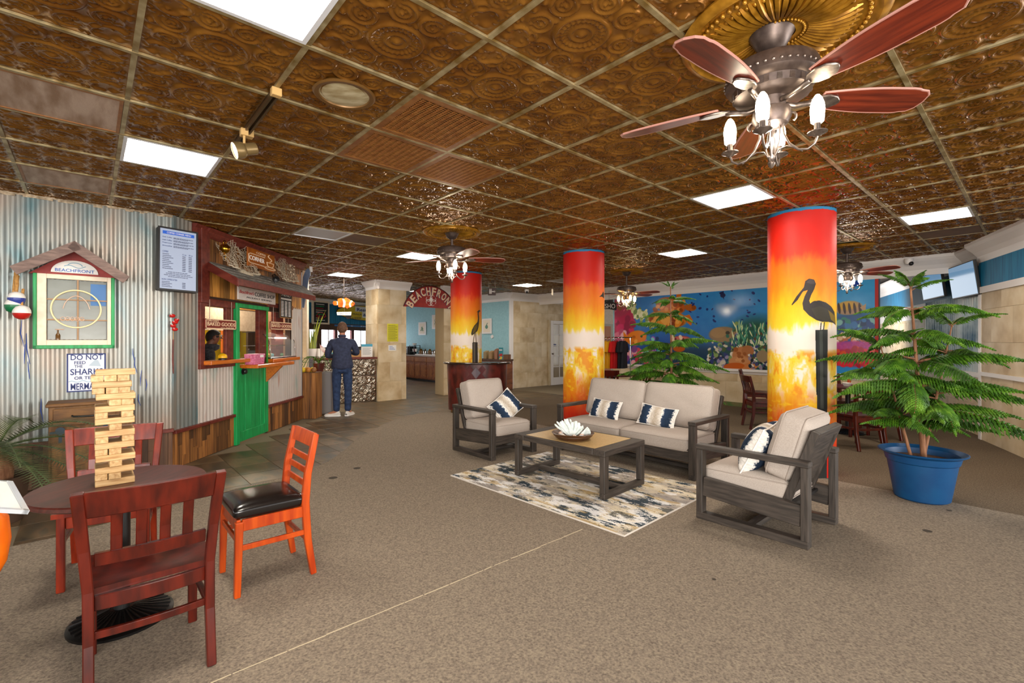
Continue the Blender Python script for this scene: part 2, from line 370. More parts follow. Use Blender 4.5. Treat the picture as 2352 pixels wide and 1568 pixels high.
for px, py, r in ((765,1097,.045),(820,1075,.04),(2130,1219,.03),(1640,1330,.012),(2180,1172,.02)):
    p = fl(px,py); sp.lathe([(0,.0012),(r,.0012),(r*.97,0)], 14, Matrix.Translation((p.x,p.y,0)))
sp.build('carpet_stain', M('dark_stain', '#3a3024', rough=.9), ca)['kind'] = 'stuff'
TS = .405; tiles = []
for i in range(-40, 20):
    for j in range(-4, 46):
        c0 = G(TS*(i+.5), TS*(j+.5)); cs = [G(TS*(i+a), TS*(j+b_)) for a in (0,1) for b_ in (0,1)]
        if all(inside(c, carp) for c in cs) or not inframe((c0[0],c0[1],0), 40): continue
        if c0[0] < -4.4 and c0[1] > 4.6: continue
        if (Vector(c0)-WA.p).dot(WA.n) < -.3 and c0[0] < -3.4: continue
        if (Vector(c0)-WL.p).dot(WL.n) < -.2 or (Vector(c0)-WB.p).dot(WB.n) < -.2 and c0[0] > .1: continue
        if c0[0] > 3 or c0[1] > 19: continue
        tiles.append((hypot(*c0), c0))
tiles.sort()
m_slate = M('dark_slate_tile', '#3f3526', rough=.42, sc=(3,9,3), stops=[(.3,'#3b352b'),(.48,'#594a34'),(.62,'#6d5740'),(.75,'#4f4b3c')], rnd=.3, bump=.1, rvar=.1)
tme = MB().box(-TS/2+.003, TS/2-.003, -TS/2+.003, TS/2-.003, -.03, -.002).mesh('floor_tile', bev=.002)
for d, c0 in tiles[:300]: obj('floor_tile', tme, m_slate, floor, (c0[0],c0[1],0), (0,0,-YAW))
if len(tiles) > 300:
    mb = MB()
    for d, c0 in tiles[300:]: mb.box(-TS/2+.003, TS/2-.003, -TS/2+.003, TS/2-.003, -.03, -.002, Matrix.Translation((c0[0],c0[1],0)) @ Matrix.Rotation(-YAW,4,'Z'))
    mb.build('floor_tile_field', m_slate, floor)['kind'] = 'stuff'
# ================================================================ CEILING
ceil = struct('ceiling')
MB().box(-12, 14, -3.5, 24, CEIL+.04, CEIL+.12).build('ceiling_deck', M('ceiling_void', '#2b2118', rough=.9), ceil)
def relief(n):
    u = np.linspace(-1,1,n); U, V = np.meshgrid(u,u); r = np.hypot(U,V); th = np.arctan2(V,U); g = lambda x,s: np.exp(-(x/s)**2)
    h = .95*g(r-.40,.045) + .5*g(r-.30,.03) + .6*g(r-.17,.028) + 1.0*g(r,.075)
    h += .30*(np.cos(24*th)*.5+.5)*np.clip((r-.19)/.03,0,1)*np.clip((.38-r)/.03,0,1)
    A, B = np.maximum(abs(U),abs(V)), np.minimum(abs(U),abs(V))            # eightfold scrollwork
    for cx, cy, rr, ww, am in ((.66,.24,.185,.035,.9),(.66,.24,.095,.03,.75),(.72,.62,.15,.035,.8),(.55,.52,.07,.04,.7)):
        q = np.hypot(A-cx,B-cy); ph = np.arctan2(B-cy,A-cx)
        h = np.maximum(h, am*g(q-rr,ww)*np.clip(1.25-np.cos(ph-.9),.15,1))
    for cx, cy, s_, am in ((.63,.25,.035,.9),(.69,.22,.025,.8),(.74,.27,.02,.7),(.82,.80,.07,.9),(.88,.66,.05,.6),(.90,.10,.05,.8),(.5,.06,.05,.7)):
        h = np.maximum(h, am*g(np.hypot(A-cx,B-cy),s_))
    q = np.hypot(A-.80,B-.45); h = np.maximum(h, .55*g(q-.12,.03)*(np.cos(9*np.arctan2(B-.45,A-.80))*.5+.5))
    h *= np.clip((.965-np.maximum(abs(U),abs(V)))/.05,0,1)
    return U, V, h
def tile_mesh(name, n, amp=.0155):
    U, V, h = relief(n); hw = T/2-.004
    rows = [[(U[a,b]*hw, V[a,b]*hw, -amp*h[a,b]) for b in range(n)] for a in range(n)]
    return rows
rows = tile_mesh('t', 92); me_tile = MB().grid(rows).mesh('ceiling_tile'); me_tile.polygons.foreach_set('use_smooth', [True]*len(me_tile.polygons))
flat_cells = {(0,-2),(-4,-2),(0,5),(-3,9),(2,9),(-7,1),(-8,4),(-13,4),(-11,11),(-16,9),(-9,11),(-1,0),(-2,0),(-2,1),(-3,-3),(-6,-3),(-7,2),(-3,11),(2,11),(0,11)}
def room_ok(c):
    v = Vector(c)
    if c[0] < -4.2 and 4.9 < c[1] < 8.8 and (v-WA.p).dot(WA.n) < -.5: return False
    if c[0] < -4.3 and 5 < c[1] < 8.8: return False
    if (v-WA.p).dot(WA.n) < -.5 and c[1] < 5.9 and c[0] < -3.5: return False
    if (v-WR.p).dot(WR.n) < -.5: return False
    if c[0] < .3 and (v-WL.p).dot(WL.n) < -.5: return False
    if c[0] > 0 and (v-WB.p).dot(WB.n) < -.5 and c[0] < 2.5: return False
    return c[1] < 19
cells = []
for i in range(-26, 12):
    for j in range(-6, 20):
        c0 = cell(i+.5, j+.5)
        if c0[1] < .3 or not room_ok(c0): continue
        if not any(inframe((*cell(i+a,j+b_),CEIL),5) for a in (0,.5,1) for b_ in (0,.5,1)): continue
        cells.append((hypot(*c0), i, j, c0))
cells.sort(); far = MB(); k = 0
frows = tile_mesh('f', 21, .018)
for d, i, j, c0 in cells:
    if (i,j) in flat_cells: continue
    if k < 300: obj('ceiling_tile', me_tile, m_bronze, ceil, (c0[0],c0[1],CEIL+.006), (0,0,-YAW + (i*7+j*3)%4*pi/2)); k += 1
    else: far.grid(frows, Matrix.Translation((c0[0],c0[1],CEIL+.006)) @ Matrix.Rotation(-YAW,4,'Z'))
fo = far.build('ceiling_tile_field', m_bronze, ceil); fo['kind'] = 'stuff'; fo.data.polygons.foreach_set('use_smooth', [True]*len(fo.data.polygons))
def extent(fixed, isI):                                     # visible run of one tee bar
    vals = []
    for (d,i,j,c0) in cells:
        e, o_ = (i,j) if isI else (j,i)
        if e in (fixed, fixed-1): vals.append(o_)
    return (min(vals), max(vals)+1) if vals else None
for i in range(-26, 13):
    e = extent(i, True)
    if e:
        p, q = cell(i, e[0]), cell(i, e[1]); MB().bar((*p,CEIL-.001), (*q,CEIL-.001), .024, .012).build('tee_bar', m_tbar, ceil)
for j in range(-6, 21):
    e = extent(j, False)
    if e:
        p, q = cell(e[0], j), cell(e[1], j); MB().bar((*p,CEIL+.0005), (*q,CEIL+.0005), .024, .012).build('tee_bar', m_tbar, ceil)
# ---- lit panels
FRA = M('troffer_frame', '#cfd0d4', rough=.4); m_unlit = M('unlit_diffuser', '#a9a29c', rough=.4)
def panel(i, j, label, lit=True, group=None):
    c0 = cell(i+.5, j+.5); t = thing('ceiling_light', label, 'ceiling light', (c0[0],c0[1],CEIL), -YAW, group); a = T/2-.012
    b_ = MB()
    for x0,x1,y0,y1 in ((-a,a,-a,-a+.022),(-a,a,a-.022,a),(-a,-a+.022,-a+.022,a-.022),(a-.022,a,-a+.022,a-.022)): b_.box(x0,x1,y0,y1,-.008,.03)
    b_.build('frame', FRA, t)
    MB().box(-a+.022,a-.022,-a+.022,a-.022,0,.012).build('diffuser', m_panel if lit else m_unlit, t)
panel(0,-2,'large square lit ceiling panel nearest the camera at the top edge'); panel(-4,-2,'lit ceiling panel above the corrugated metal wall')
panel(0,5,'lit ceiling panel between the pelican column and the sunset column'); panel(-3,9,'lit ceiling panel above the tree behind the sofa'); panel(2,9,'lit ceiling panel above the potted tree near the blue wall')
panel(-7,1,'dull unlit grey ceiling panel over the coffee shop awning',False); panel(-8,4,'lit ceiling panel beside the far chandelier fan'); panel(-13,4,'lit ceiling panel over the tin-fronted counter')
panel(-11,11,'lit ceiling panel in front of the beige stone wall'); panel(-16,9,'lit ceiling panel behind the arched sign'); panel(-9,11,'dull unlit panel next to the sunset column top',False)
# ---- vents
m_vent = M('bronze_vent', '#7d4a1c', '#935f29', rough=.45, metal=.3, sc=20); m_ventb = M('vent_dark', '#2a1909', rough=.8)
def vent(i, j, label):
    c0 = cell(i+.5,j+.5); t = thing('ceiling_vent', label, 'vent', (c0[0],c0[1],CEIL), -YAW); a = T/2-.012
    MB().box(-a,a,-a,a,.012,.03).build('backing', m_ventb, t)
    b_ = MB()
    for x0,x1,y0,y1 in ((-a,a,-a,-a+.04),(-a,a,a-.04,a),(-a,-a+.04,-a+.04,a-.04),(a-.04,a,-a+.04,a-.04)): b_.box(x0,x1,y0,y1,-.006,.02)
    b_.build('frame', m_vent, t)
    lm = MB().box(-a+.04,a-.04,-.0165,.0165,-.002,.002,Matrix.Rotation(.3,4,'X')).mesh('louver')
    for k in range(11):
        y = -a+.07+k*(2*a-.14)/10
        obj('louver', lm, m_vent, t, (0,y,.004))
    rb = MB()
    for k in range(26): x = -a+.05+k*(2*a-.1)/25; rb.box(x-.002,x+.002,-a+.04,a-.04,-.004,.0)
    rb.build('rib', m_vent, t)['kind'] = 'stuff'
vent(-1,0,'slatted bronze ceiling vent nearest of the three'); vent(-2,0,'slatted bronze ceiling vent nearest the coffee shop'); vent(-2,1,'slatted bronze ceiling vent catching the chandelier glow')
m_mesh1 = M('perforated_panel', '#8a6a50', '#b8a08e', rough=.5, sc=(3,14,3), metal=.3, bump=.6, bsc=(150,150,150), bdist=.003)
def meshpanel(i, j, label):
    c0 = cell(i+.5,j+.5); t = thing('perforated_ceiling_panel', label, 'vent', (c0[0],c0[1],CEIL), -YAW); a = T/2-.014
    MB().box(-a,a,-a,a,-.003,.02).build('face', m_mesh1, t)
    b_ = MB()
    for x0,x1,y0,y1 in ((-a,a,-a,-a+.018),(-a,a,a-.018,a),(-a,-a+.018,-a+.018,a-.018),(a-.018,a,-a+.018,a-.018)): b_.box(x0,x1,y0,y1,-.007,.02)
    b_.build('frame', m_vent, t)
meshpanel(-3,-3,'dusty perforated ceiling return panel, the larger one'); meshpanel(-6,-3,'dusty perforated ceiling return panel close over the corrugated wall')
m_plainb = M('plain_brown_panel', '#5d4022', '#6b4b2a', rough=.6, sc=9)
for i,j,l in ((-7,2,'plain brown ceiling panel beside the unlit panel'),(-3,11,'plain brown ceiling panel near the mural'),(2,11,'plain brown ceiling panel by the blue wall')):
    c0 = cell(i+.5,j+.5); o = MB().box(-T/2+.014,T/2-.014,-T/2+.014,T/2-.014,-.002,.02).build('blank_ceiling_panel', m_plainb, None, loc=(c0[0],c0[1],CEIL), rot=(0,0,-YAW), bev=.004); tag(o,l,'ceiling panel')
# ---- round ceiling speaker, sprinkler-like domes, dome cameras
c0 = cell(-.51,-.49); t = thing('ceiling_speaker','round tan ceiling speaker with cloudy grille beside the vents','speaker',(c0[0],c0[1],CEIL))
MB().lathe([(.135,0),(.165,0),(.17,-.008),(.16,-.016),(.138,-.014),(.135,-.006)],40).build('rim', M('speaker_rim','#6d4c22',rough=.4,metal=.4), t, smooth=40)
MB().lathe([(0,-.012),(.1,-.011),(.136,-.006),(.136,0),(0,0)],40).build('grille', M('speaker_grille','#8d7a52','#b7ab8b',rough=.6,sc=(9,22,9)), t, smooth=40)
# ---- track light
p0, p1 = Vector(cell(-.83,-1)), Vector(cell(-2.3,-1))
t = thing('track_light','bronze track rail with one round spotlight head below the ceiling','spotlight',(p0.x,p0.y,CEIL))
d = p1-p0; L_ = d.length; t.rotation_euler = (0,0,atan2(d.y,d.x))
mtr = M('track_bronze','#5e4a33',rough=.3,metal=.7)
MB().box(0,L_,-.02,-.008,-.045,-.01).box(0,L_,.008,.02,-.045,-.01).box(0,L_,-.02,.02,-.02,-.008).build('rail', mtr, t)
mcap = M('track_cap','#b8945c',rough=.5)
MB().box(-.03,.01,-.026,.026,-.05,-.006).build('end_cap', mcap, t, bev=.003); MB().box(L_*.72,L_*.78,-.045,.03,-.055,-.006).build('joiner', mcap, t, bev=.003)
MB().box(L_*.68-.02,L_*.68+.02,.0,.045,-.075,-.03).build('adapter', mcap, t, bev=.003)
sx = L_*.68
MB().tube([(sx,.022,-.07),(sx,.022,-.14)],.008).build('stem', mcap, t)
A = Matrix.Translation((sx,.022,-.165)) @ Euler((R(-111),0,0)).to_matrix().to_4x4()
hd = MB().lathe([(.0,-.075),(.036,-.075),(.038,-.07),(.038,-.005),(.044,.0),(.052,.015),(.052,.06),(.047,.06),(.046,.035),(0,.03)],24,A).build('spotlight_head', M('spot_bronze','#7f6a44',rough=.35,metal=.5), t, smooth=40)
MB().lathe([(0,.05),(.046,.052),(.046,.048),(0,.046)],24,A).build('lens', M('spot_lens','#ffffff',emit=3), hd)
# ================================================================ CEILING FANS
def make_medallion(name, label, loc, rad):
    t = thing(name, label, 'ceiling medallion', loc); n = 72; s = rad/.42
    MB().lathe([(.07,0),(.42,0),(.425,-.012),(.41,-.03),(.385,-.036),(.37,-.022),(.345,-.016),(.335,-.022),(.1,-.014),(.07,-.02)],n,Matrix.Scale(s,4)).build('disc', m_gold, t, smooth=50)
    rd = MB()
    for k in range(54):
        a = 2*pi*k/54; c_, s_ = cos(a), sin(a); r0 = .14; 
        pts = [(r*s*c_*1.0, r*s*s_, -(.016+.016*sin((r-.12)/.2*pi))*s) for r in (.12,.17,.22,.27,.315)]
        rd.tube(pts,[.007*s,.010*s,.013*s,.014*s,.008*s],5)
        b = a+pi/54; rd.ball((.19*s*cos(b),.19*s*sin(b),-.018*s),.009*s,6,4); rd.ball((.29*s*cos(b),.29*s*sin(b),-.02*s),.011*s,6,4)
    rd.build('acanthus_ray', m_gold, t, smooth=60)['kind'] = 'stuff'
    bd = MB()
    for k in range(64): a = 2*pi*k/64; bd.ball((.343*s*cos(a),.343*s*sin(a),-.026*s),.011*s,6,4)
    for k in range(40): a = 2*pi*k/40; bd.ball((.105*s*cos(a),.105*s*sin(a),-.02*s),.007*s,6,4)
    bd.build('bead', m_gold, t, smooth=60)['kind'] = 'stuff'
    return t
m_blade = M('cherry_fan_blade', '#4c1408', '#722812', rough=.35, sc=(4,45,20)); m_bedge = M('blade_edge', '#a8776c', rough=.4)
m_motor = M('oil_rubbed_bronze', '#4a3d38', '#5d4f48', rough=.38, metal=.6, sc=30)
def make_fan(label, loc, spin, bulb, drop=0.0, rad=.70, arot=0.0):
    t = thing('ceiling_fan', label, 'ceiling fan', loc); z = -drop
    MB().lathe([(0,-.012),(.088,-.012),(.092,-.022),(.086,-.03),(.075,-.055),(.055,-.085),(.035,-.1),(0,-.1)],36).build('canopy', m_motor, t, smooth=35)
    MB().lathe([(.018,-.09),(.018,z-.15),(.03,z-.15),(.035,z-.17),(0,z-.17)],18).build('downrod', m_motor, t, smooth=35)
    mo = MB().lathe([(0,z-.16),(.06,z-.155),(.15,z-.165),(.18,z-.178),(.19,z-.20),(.19,z-.245),(.18,z-.258),(.16,z-.268),(.155,z-.3),(.13,z-.31),(.06,z-.315),(.055,z-.355),(.075,z-.365),(.08,z-.4),(.065,z-.43),(.03,z-.445),(0,z-.445)],44).build('motor_housing', m_motor, t, smooth=35)
    fl_ = MB()
    for k in range(20):
        a = 2*pi*k/20; fl_.box(.148,.160,-.010,.010,z-.298,z-.272,Matrix.Rotation(a,4,'Z'))
    for k in range(40): a = 2*pi*k/40; fl_.ball((.191*cos(a),.191*sin(a),z-.228),.007,6,4)
    fl_.build('fluting', m_pewter, mo)['kind'] = 'stuff'
    # blade outline with notched tip
    r0, r1 = .19, rad; pl = []
    for u in np.linspace(0,1,9): pl.append((r0+.03*(1-sin(u*pi/2))+u*(r1-r0-.10), -(.045+.03*sin(min(1,u*1.3)*pi/2))))
    tip = [(r1-.075,-.072),(r1-.06,-.066),(r1-.03,-.062),(r1-.008,-.04),(r1,0)]
    up = pl+tip; poly = up + [(x,-y) for x,y in reversed(up[:-1])]
    bme = MB().prism(poly,-.004,.004).mesh('blade')
    eme = MB().tube([(x,y,0) for x,y in poly],.0052,6,closed=True).mesh('edge_band')
    ir = MB().sweep([(0,0),(0,0)],.001,0,0) if False else MB()
    ir.tube([(.06,0,-.03),(.10,0,-.035),(.15,0,-.024),(.19,0,-.014)],[.014,.013,.013,.014],8)
    leaf = [(.17,-.012),(.2,-.035),(.24,-.044),(.28,-.036),(.305,-.014),(.31,0)]; leaf = leaf+[(x,-y) for x,y in reversed(leaf[:-1])]
    ir.prism(leaf,-.016,-.005)
    ime = ir.mesh('blade_iron', smooth=40, bev=.003)
    for k in range(5):
        a = spin + k*2*pi/5; rot = (R(11),0,0)
        q = Matrix.Rotation(a,4,'Z') @ Matrix.Rotation(R(-13),4,'X')
        b = obj('blade', bme, m_blade, t, (0,0,z-.31), q.to_euler())
        obj('edge_band', eme, m_bedge, b); obj('blade_iron', ime, m_pewter, b)
    # candle arms
    zz = z+.06
    path = [(.035,.0,zz-.46)]
    arm = MB()
    curl = [(.075+.022*cos(u),0,zz-.475+.022*sin(u)) for u in np.linspace(-.3*pi,1.05*pi,8)]
    arm.tube(curl+[(.045,0,zz-.50),(.048,0,zz-.54),(.07,0,zz-.59),(.105,0,zz-.625),(.14,0,zz-.632),(.165,0,zz-.615),(.175,0,zz-.585)],.0055,8)
    arm.tube([(.012,0,zz-.635),(.03,0,zz-.605),(.06,0,zz-.598),(.09,0,zz-.612),(.12,0,zz-.636)],.0035,6)
    arm.tube([(.03,0,zz-.44),(.035,0,zz-.50),(.03,0,zz-.57),(.01,0,zz-.635)],.0035,6)
    ame = arm.mesh('candle_arm', smooth=60)
    cup = MB().lathe([(.0,zz-.588),(.012,zz-.588),(.02,zz-.58),(.038,zz-.572),(.038,zz-.568),(.012,zz-.572),(.012,zz-.53),(0,zz-.53)],20,Matrix.Translation((.175,0,0))).mesh('candle_cup', smooth=40)
    bb = MB().lathe([(0,zz-.532),(.018,zz-.532),(.025,zz-.525),(.027,zz-.505),(.027,zz-.492),(0,zz-.492)],16,Matrix.Translation((.175,0,0))).mesh('bulb_base', smooth=40)
    bu = MB().lathe([(.027,zz-.492),(.0285,zz-.475),(.026,zz-.45),(.018,zz-.425),(.008,zz-.41),(0,zz-.408)],16,Matrix.Translation((.175,0,0))).mesh('bulb', smooth=60)
    for k in range(4):
        o = obj('candle_arm', ame, m_pewter, t, None, (0,0,arot+k*pi/2))
        obj('candle_cup', cup, m_pewter, o); b = obj('bulb_base', bb, m_bulbbase, o); obj('bulb', bu, bulb, o)
    MB().lathe([(0,zz-.43),(.006,zz-.43),(.006,zz-.62),(.016,zz-.635),(.012,zz-.65),(.016,zz-.662),(.008,zz-.68),(0,zz-.685)],14).build('centre_finial', m_pewter, t, smooth=40)
    l = bpy.data.lights.new('chandelier_glow','POINT'); l.energy = BULB_W*(1 if loc[1] < 3 else 3); l.shadow_soft_size = .06; l.color = (1,.86,.62) if bulb is m_bulbw else (1,.93,.8)
    lo = bpy.data.objects.new('chandelier_glow', l); COL.objects.link(lo); lo.location = (loc[0],loc[1],loc[2]+z-.48)
    return t
c1 = cell(2.5,1.55); c2 = cell(-4.5,3.5); c3 = cell(-5.4,11.2); c4 = cell(.6,11.8)
make_medallion('ceiling_medallion','large gilded plaster medallion over the nearest fan',(c1[0],c1[1],CEIL),.41)
make_medallion('ceiling_medallion','gilded plaster medallion over the fan by the arched sign',(c2[0],c2[1],CEIL),.37)
make_medallion('ceiling_medallion','gilded plaster medallion over the warm-lit fan',(c3[0],c3[1],CEIL),.38)
make_medallion('ceiling_medallion','gilded plaster medallion half hidden behind the pelican column',(c4[0],c4[1],CEIL),.38)
make_fan('big dark ceiling fan with cherry blades and four candle bulbs, nearest one',(c1[0]-.03,c1[1],CEIL),R(1.5),m_bulb,arot=R(50))
make_fan('ceiling fan with candle bulbs hanging by the arched sign',(c2[0],c2[1],CEIL),R(12),m_bulb,drop=.04,arot=R(20))
make_fan('ceiling fan with amber glowing bulbs above the mural end',(c3[0],c3[1],CEIL),R(30),m_bulbw,drop=.15,arot=R(10))
make_fan('ceiling fan mostly hidden behind the pelican column',(c4[0],c4[1],CEIL),R(3),m_bulb,drop=.08,arot=R(30))
# ================================================================ CORRUGATED WALLS + COFFEE SHOP FRONT
def corrug(mb, u0, u1, v0, v1, p=.068, amp=.0065, z=.012, n=8):
    k = max(2, int(round((u1-u0)/p*n))); us = [u0+(u1-u0)*a/k for a in range(k+1)]
    mb.grid([[(u, v, z+amp*sin(2*pi*u/p)) for u in us] for v in (v0, v1)])
    return mb
def planks(parent, u0, u1, v0, v1, mat, wd=.085, thick=.014, seed=1, split=.5, zz=0.0, name='plank'):
    r = random.Random(seed); u = u0
    while u < u1-.01:
        w_ = min(wd*r.uniform(.7,1.25), u1-u); w_ = u1-u if u1-u-w_ < .03 else w_
        cuts = [v0, v1] if r.random() > split else [v0, v0+(v1-v0)*r.uniform(.3,.7), v1]
        for a, b in zip(cuts, cuts[1:]):
            t = thick+r.uniform(0,.006)
            MB().box(-w_/2+.0015,w_/2-.0015,-(b-a)/2+.001,(b-a)/2-.001,0,t).build(name, mat, parent, loc=(u+w_/2,(a+b)/2,zz))
        u += w_
wl = struct('wall_left', WA.P(0,0), WA.rot)               # local x along the wall, y up, z out
L0 = -3.4
MB().box(L0,0,0,CEIL+.03,-.1,0).build('backing', m_dplank, wl)
corrug(MB(), L0, -.0, .44, CEIL-.002).build('corrugated_sheet', m_galv, wl, smooth=80)
r_ = random.Random(5); fm = MB(); u = L0                  # torn foil flashing along the ceiling
while u < 0: w_ = r_.uniform(.03,.09); fm.box(u,min(u+w_,0),CEIL-r_.uniform(.012,.04),CEIL-.001,.018,.024); u += w_
fm.build('flashing', M('foil_flashing','#7d6a52','#b7a58b',rough=.3,metal=.6,sc=30), wl)['kind'] = 'stuff'
planks(wl, L0, .0, 0, .42, m_dplank, seed=11)
MB().box(L0,.01,.415,.455,0,.045).build('cap_rail', m_redpaint, wl, bev=.004)
wc = struct('wall_cafe', (-3.75,0,0), WF.rot)
def uv(px, py): return WF.uv(px, py)
UA, UB = 5.30, 8.66
uP, _ = uv(452,700); uPi, _ = uv(463,700); uJ0, _ = uv(516,760); uD0, _ = uv(534,900); uD1, _ = uv(612,900); uR1, _ = uv(667,760); uE, _ = uv(690,800)
vS = uv(462,829)[1]; vS2 = uv(640,820)[1]; vH = uv(462,695)[1]; vT = uv(575,699)[1]; vB = uv(455,848)[1]
bm_ = M('shop_backing','#3b2416',rough=.8)
for a,b,c,d in ((UA,uP,0,CEIL),(uP,uD0,0,vB),(uP,uE,vH,CEIL),(uD1,uE,0,vS2),(uR1,uE,vS2,vH)):
    MB().box(a,b,c,d,-.09,0).build('backing', bm_, wc)
corrug(MB(), UA, uP, .42, CEIL-.002).build('corrugated_sheet', m_galv, wc, smooth=80)
corrug(MB(), uP, uD0, .42, vB).build('corrugated_sheet', m_galv2, wc, smooth=80)
corrug(MB(), uD1, uE, .42, vS2-.03).build('corrugated_sheet', m_galv2, wc, smooth=80)
vR = uv(675,706)[1]
corrug(MB(), uR1, uE, vS2-.03, vR).build('corrugated_sheet', m_galv2, wc, smooth=80)
planks(wc, UA, uD0, 0, .395, m_plank, seed=21, wd=.075); planks(wc, uD1, uE, 0, .395, m_plank, seed=22, wd=.075)
MB().box(UA-.01,uD0,.39,.43,0,.05).build('cap_rail', m_redpaint, wc, bev=.004); MB().box(uD1,uE+.02,.39,.43,0,.05).build('cap_rail', m_redpaint, wc, bev=.004)
vA = 2.42
planks(wc, uPi+.06, uE, vA, CEIL-.05, m_plank, seed=23, wd=.09, split=.5, zz=0); planks(wc, uPi+.06, uE, vT+.03, vA, m_plank_hi, seed=24, wd=.12, split=.15)
MB().box(UA-.012,UA+.03,.42,CEIL-.01,-.02,.022).build('corner_bead', m_galv, wc)
# red framing
def post(a,b,c,d,z0=0,z1=.035,nm='frame_post',mt=None): MB().box(a,b,c,d,z0,z1).build(nm, mt or m_redpaint, wc, bev=.004)
post(uP,uPi+.07,vH,CEIL-.03,0,.06); post(uP,uPi,vB,vH,0,.045); post(uPi,uD0,vB,vS-.02,0,.04,'window_rail'); post(uPi,uD0,vH-.03,vH+.06,0,.04,'window_rail')
post(uJ0,uD0-.01,vS,vH,-.02,.02); uK, _ = WF.uv(592,760,-.1); uK1, _ = WF.uv(610,760,-.1)
post(uK,uK1,vS2-.1,vT,-.14,-.08); post(uD1,uR1+.03,vT-.0,vT+.07,0,.035,'window_rail'); post(uv(650,760)[0],uR1,vS2,vR,-.2,-.12)
post(uR1-.02,uv(676,700)[0],vR,vA-.22,.0,.03,mt=m_plank_hi)
# crown board under the ceiling
cr = MB(); prof = [(0,-.115),(.03,-.115),(.045,-.095),(.07,-.045),(.1,-.02),(.1,0),(0,0)]
k = len(prof)
def crown(mb, prof, u0, u1, top):
    k = len(prof); vs = [(u0,top+y,x) for x,y in prof]+[(u1,top+y,x) for x,y in prof]
    return mb.add(vs,[tuple(range(k)),tuple(range(2*k-1,k-1,-1))]+[(j,k+j,k+(j+1)%k,(j+1)%k) for j in range(k)])
crown(MB(), prof, uPi+.02, uE+.05, CEIL-.015).build('crown_board', m_redpaint, wc); crown(MB(), [(a*.7,b) for a,b in prof], uP-.1, uPi+.03, CEIL-.01).build('crown_block', m_redpaint, wc)
MB().box(uE,uE+.03,.43,vA+.25,-.02,.02).build('corner_strip', M('grey_strip','#8b8d93',rough=.5), wc)
MB().box(uE,uE+.01,0,CEIL,-.6,0).build('return_board', m_dplank, wc)
# interior seen through the openings
inn = struct('wall_cafe_interior', (-5.75,0,0), WF.rot)
MB().box(4.8,10.5,0,CEIL,-.05,0).build('interior_panel', M('interior_taupe','#7c6450','#94795f',rough=.8,sc=2), inn)
MB().box(5.0,10.4,0,2.05,0,.01).build('interior_panel', M('interior_yellow','#c9a708','#d8bb1c',rough=.7,sc=2), inn)
MB().box(5.0,10.4,2.05,2.15,0,.05).build('interior_rail', m_dplank, inn)
mb_ = M('beige_bulkhead','#94816a','#a39079',rough=.8,sc=20)
for nm,z0,z1,off,mt in (('bulkhead',1.60,1.98,1.0,mb_),('bulkhead_band',1.985,2.07,1.02,M('ochre_band','#8c5a12','#a06c1c',rough=.6,sc=9)),('bulkhead_top',2.07,CEIL,1.0,m_dplank)):
    MB().box(6.3,10.3,z0,z1,off-.05,off).build(nm, mt, inn)
u0_, _ = Wall((-4.9,0),(0,1)).uv(553,760)
MB().box(9.0,9.6,1.2,2.1,.3,.34).build('interior_panel', M('interior_orange','#b35a12',rough=.7), inn); MB().box(9.75,10.3,0,2.1,.6,.64).build('interior_panel', M('interior_grey','#a9a096',rough=.6), inn)
MB().box(5.95,8.6,.9,.96,1.35,1.98).build('work_counter', m_steel, inn)
# ---- green half door and frame
d1 = struct('door_1', (-3.75,0,0), WF.rot)
vDt = uv(572,700)[1]; sh = uv(575,838)[1]
MB().box(uD0,uD0+.075,0,vDt,0,.06).build('door_jamb', m_green, d1, bev=.004); MB().box(uD1-.006,uD1+.012,sh,vDt,0,.02).build('door_jamb', M('lime_edge_paint','#2f8f2c',rough=.45), d1)
MB().box(uD0+.075,uD1-.012,vDt-.055,vDt,0,.05).build('door_head', m_green, d1, bev=.004)
w_ = (uD1-uD0-.09)/4
for q in range(4): MB().box(uD0+.08+w_*q+.003,uD0+.08+w_*(q+1)-.003,.02,sh-.02,-.02,.015+.004*(q%2)).build('door_plank', m_green, d1, bev=.004)
for a,b,c,d in ((uD0+.08,uD1,.02,.16),(uD0+.08,uD0+.2,.16,sh-.03),(uD1-.12,uD1,.16,sh-.03)): MB().box(a,b,c,d,.015,.032).build('door_rail', m_green, d1, bev=.005)
kx, ky = uv(553,853); kn = MB().lathe([(0,.075),(.03,.072),(.036,.058),(.03,.045),(.015,.04),(.015,.03),(.045,.03),(.045,.015),(0,.015)],20,Matrix.Translation((kx,ky,.01))).build('door_knob', m_black, d1, smooth=40)
MB().box(kx-.03,kx+.03,uv(545,745)[1]-.06,uv(545,745)[1]+.06,.06,.075,Matrix.Translation((-.03,0,0))).build('hook_latch', m_dark, d1) if False else None
# ---- orange-varnished shelves
m_shelf = M('varnished_orange_shelf','#b4560e','#d0731d',rough=.25,sc=(4,40,40),coat=.3)
def shelf(label, pa, pb, out, zt, th=.05, nm='serving_shelf', bracket=None):
    u0, u1 = pa, pb; t = thing(nm, label, 'shelf', WF.P((u0+u1)/2, zt-th, 0), WF.rot); l = (u1-u0)/2
    MB().box(-l,l,0,th,-.07,out).build('board', m_shelf, t, bev=.006)
    if bracket is not None: MB().prism([(0,0),(-.26,0),(0,-.26)],-.02,.02,Matrix(((0,0,1,bracket),(0,1,0,0),(-1,0,0,.02),(0,0,0,1)))).build('bracket', m_shelf, t)
    return t
s1 = uv(461,829); shelf('orange varnished serving shelf under the window of the coffee shop person', uPi-.03, uD0+.22, .14, s1[1])
shelf('orange varnished shelf with triangular bracket across the green half door', uD0+.17, uv(640,838)[0], .26, uv(575,833)[1]-.015, bracket=.12)
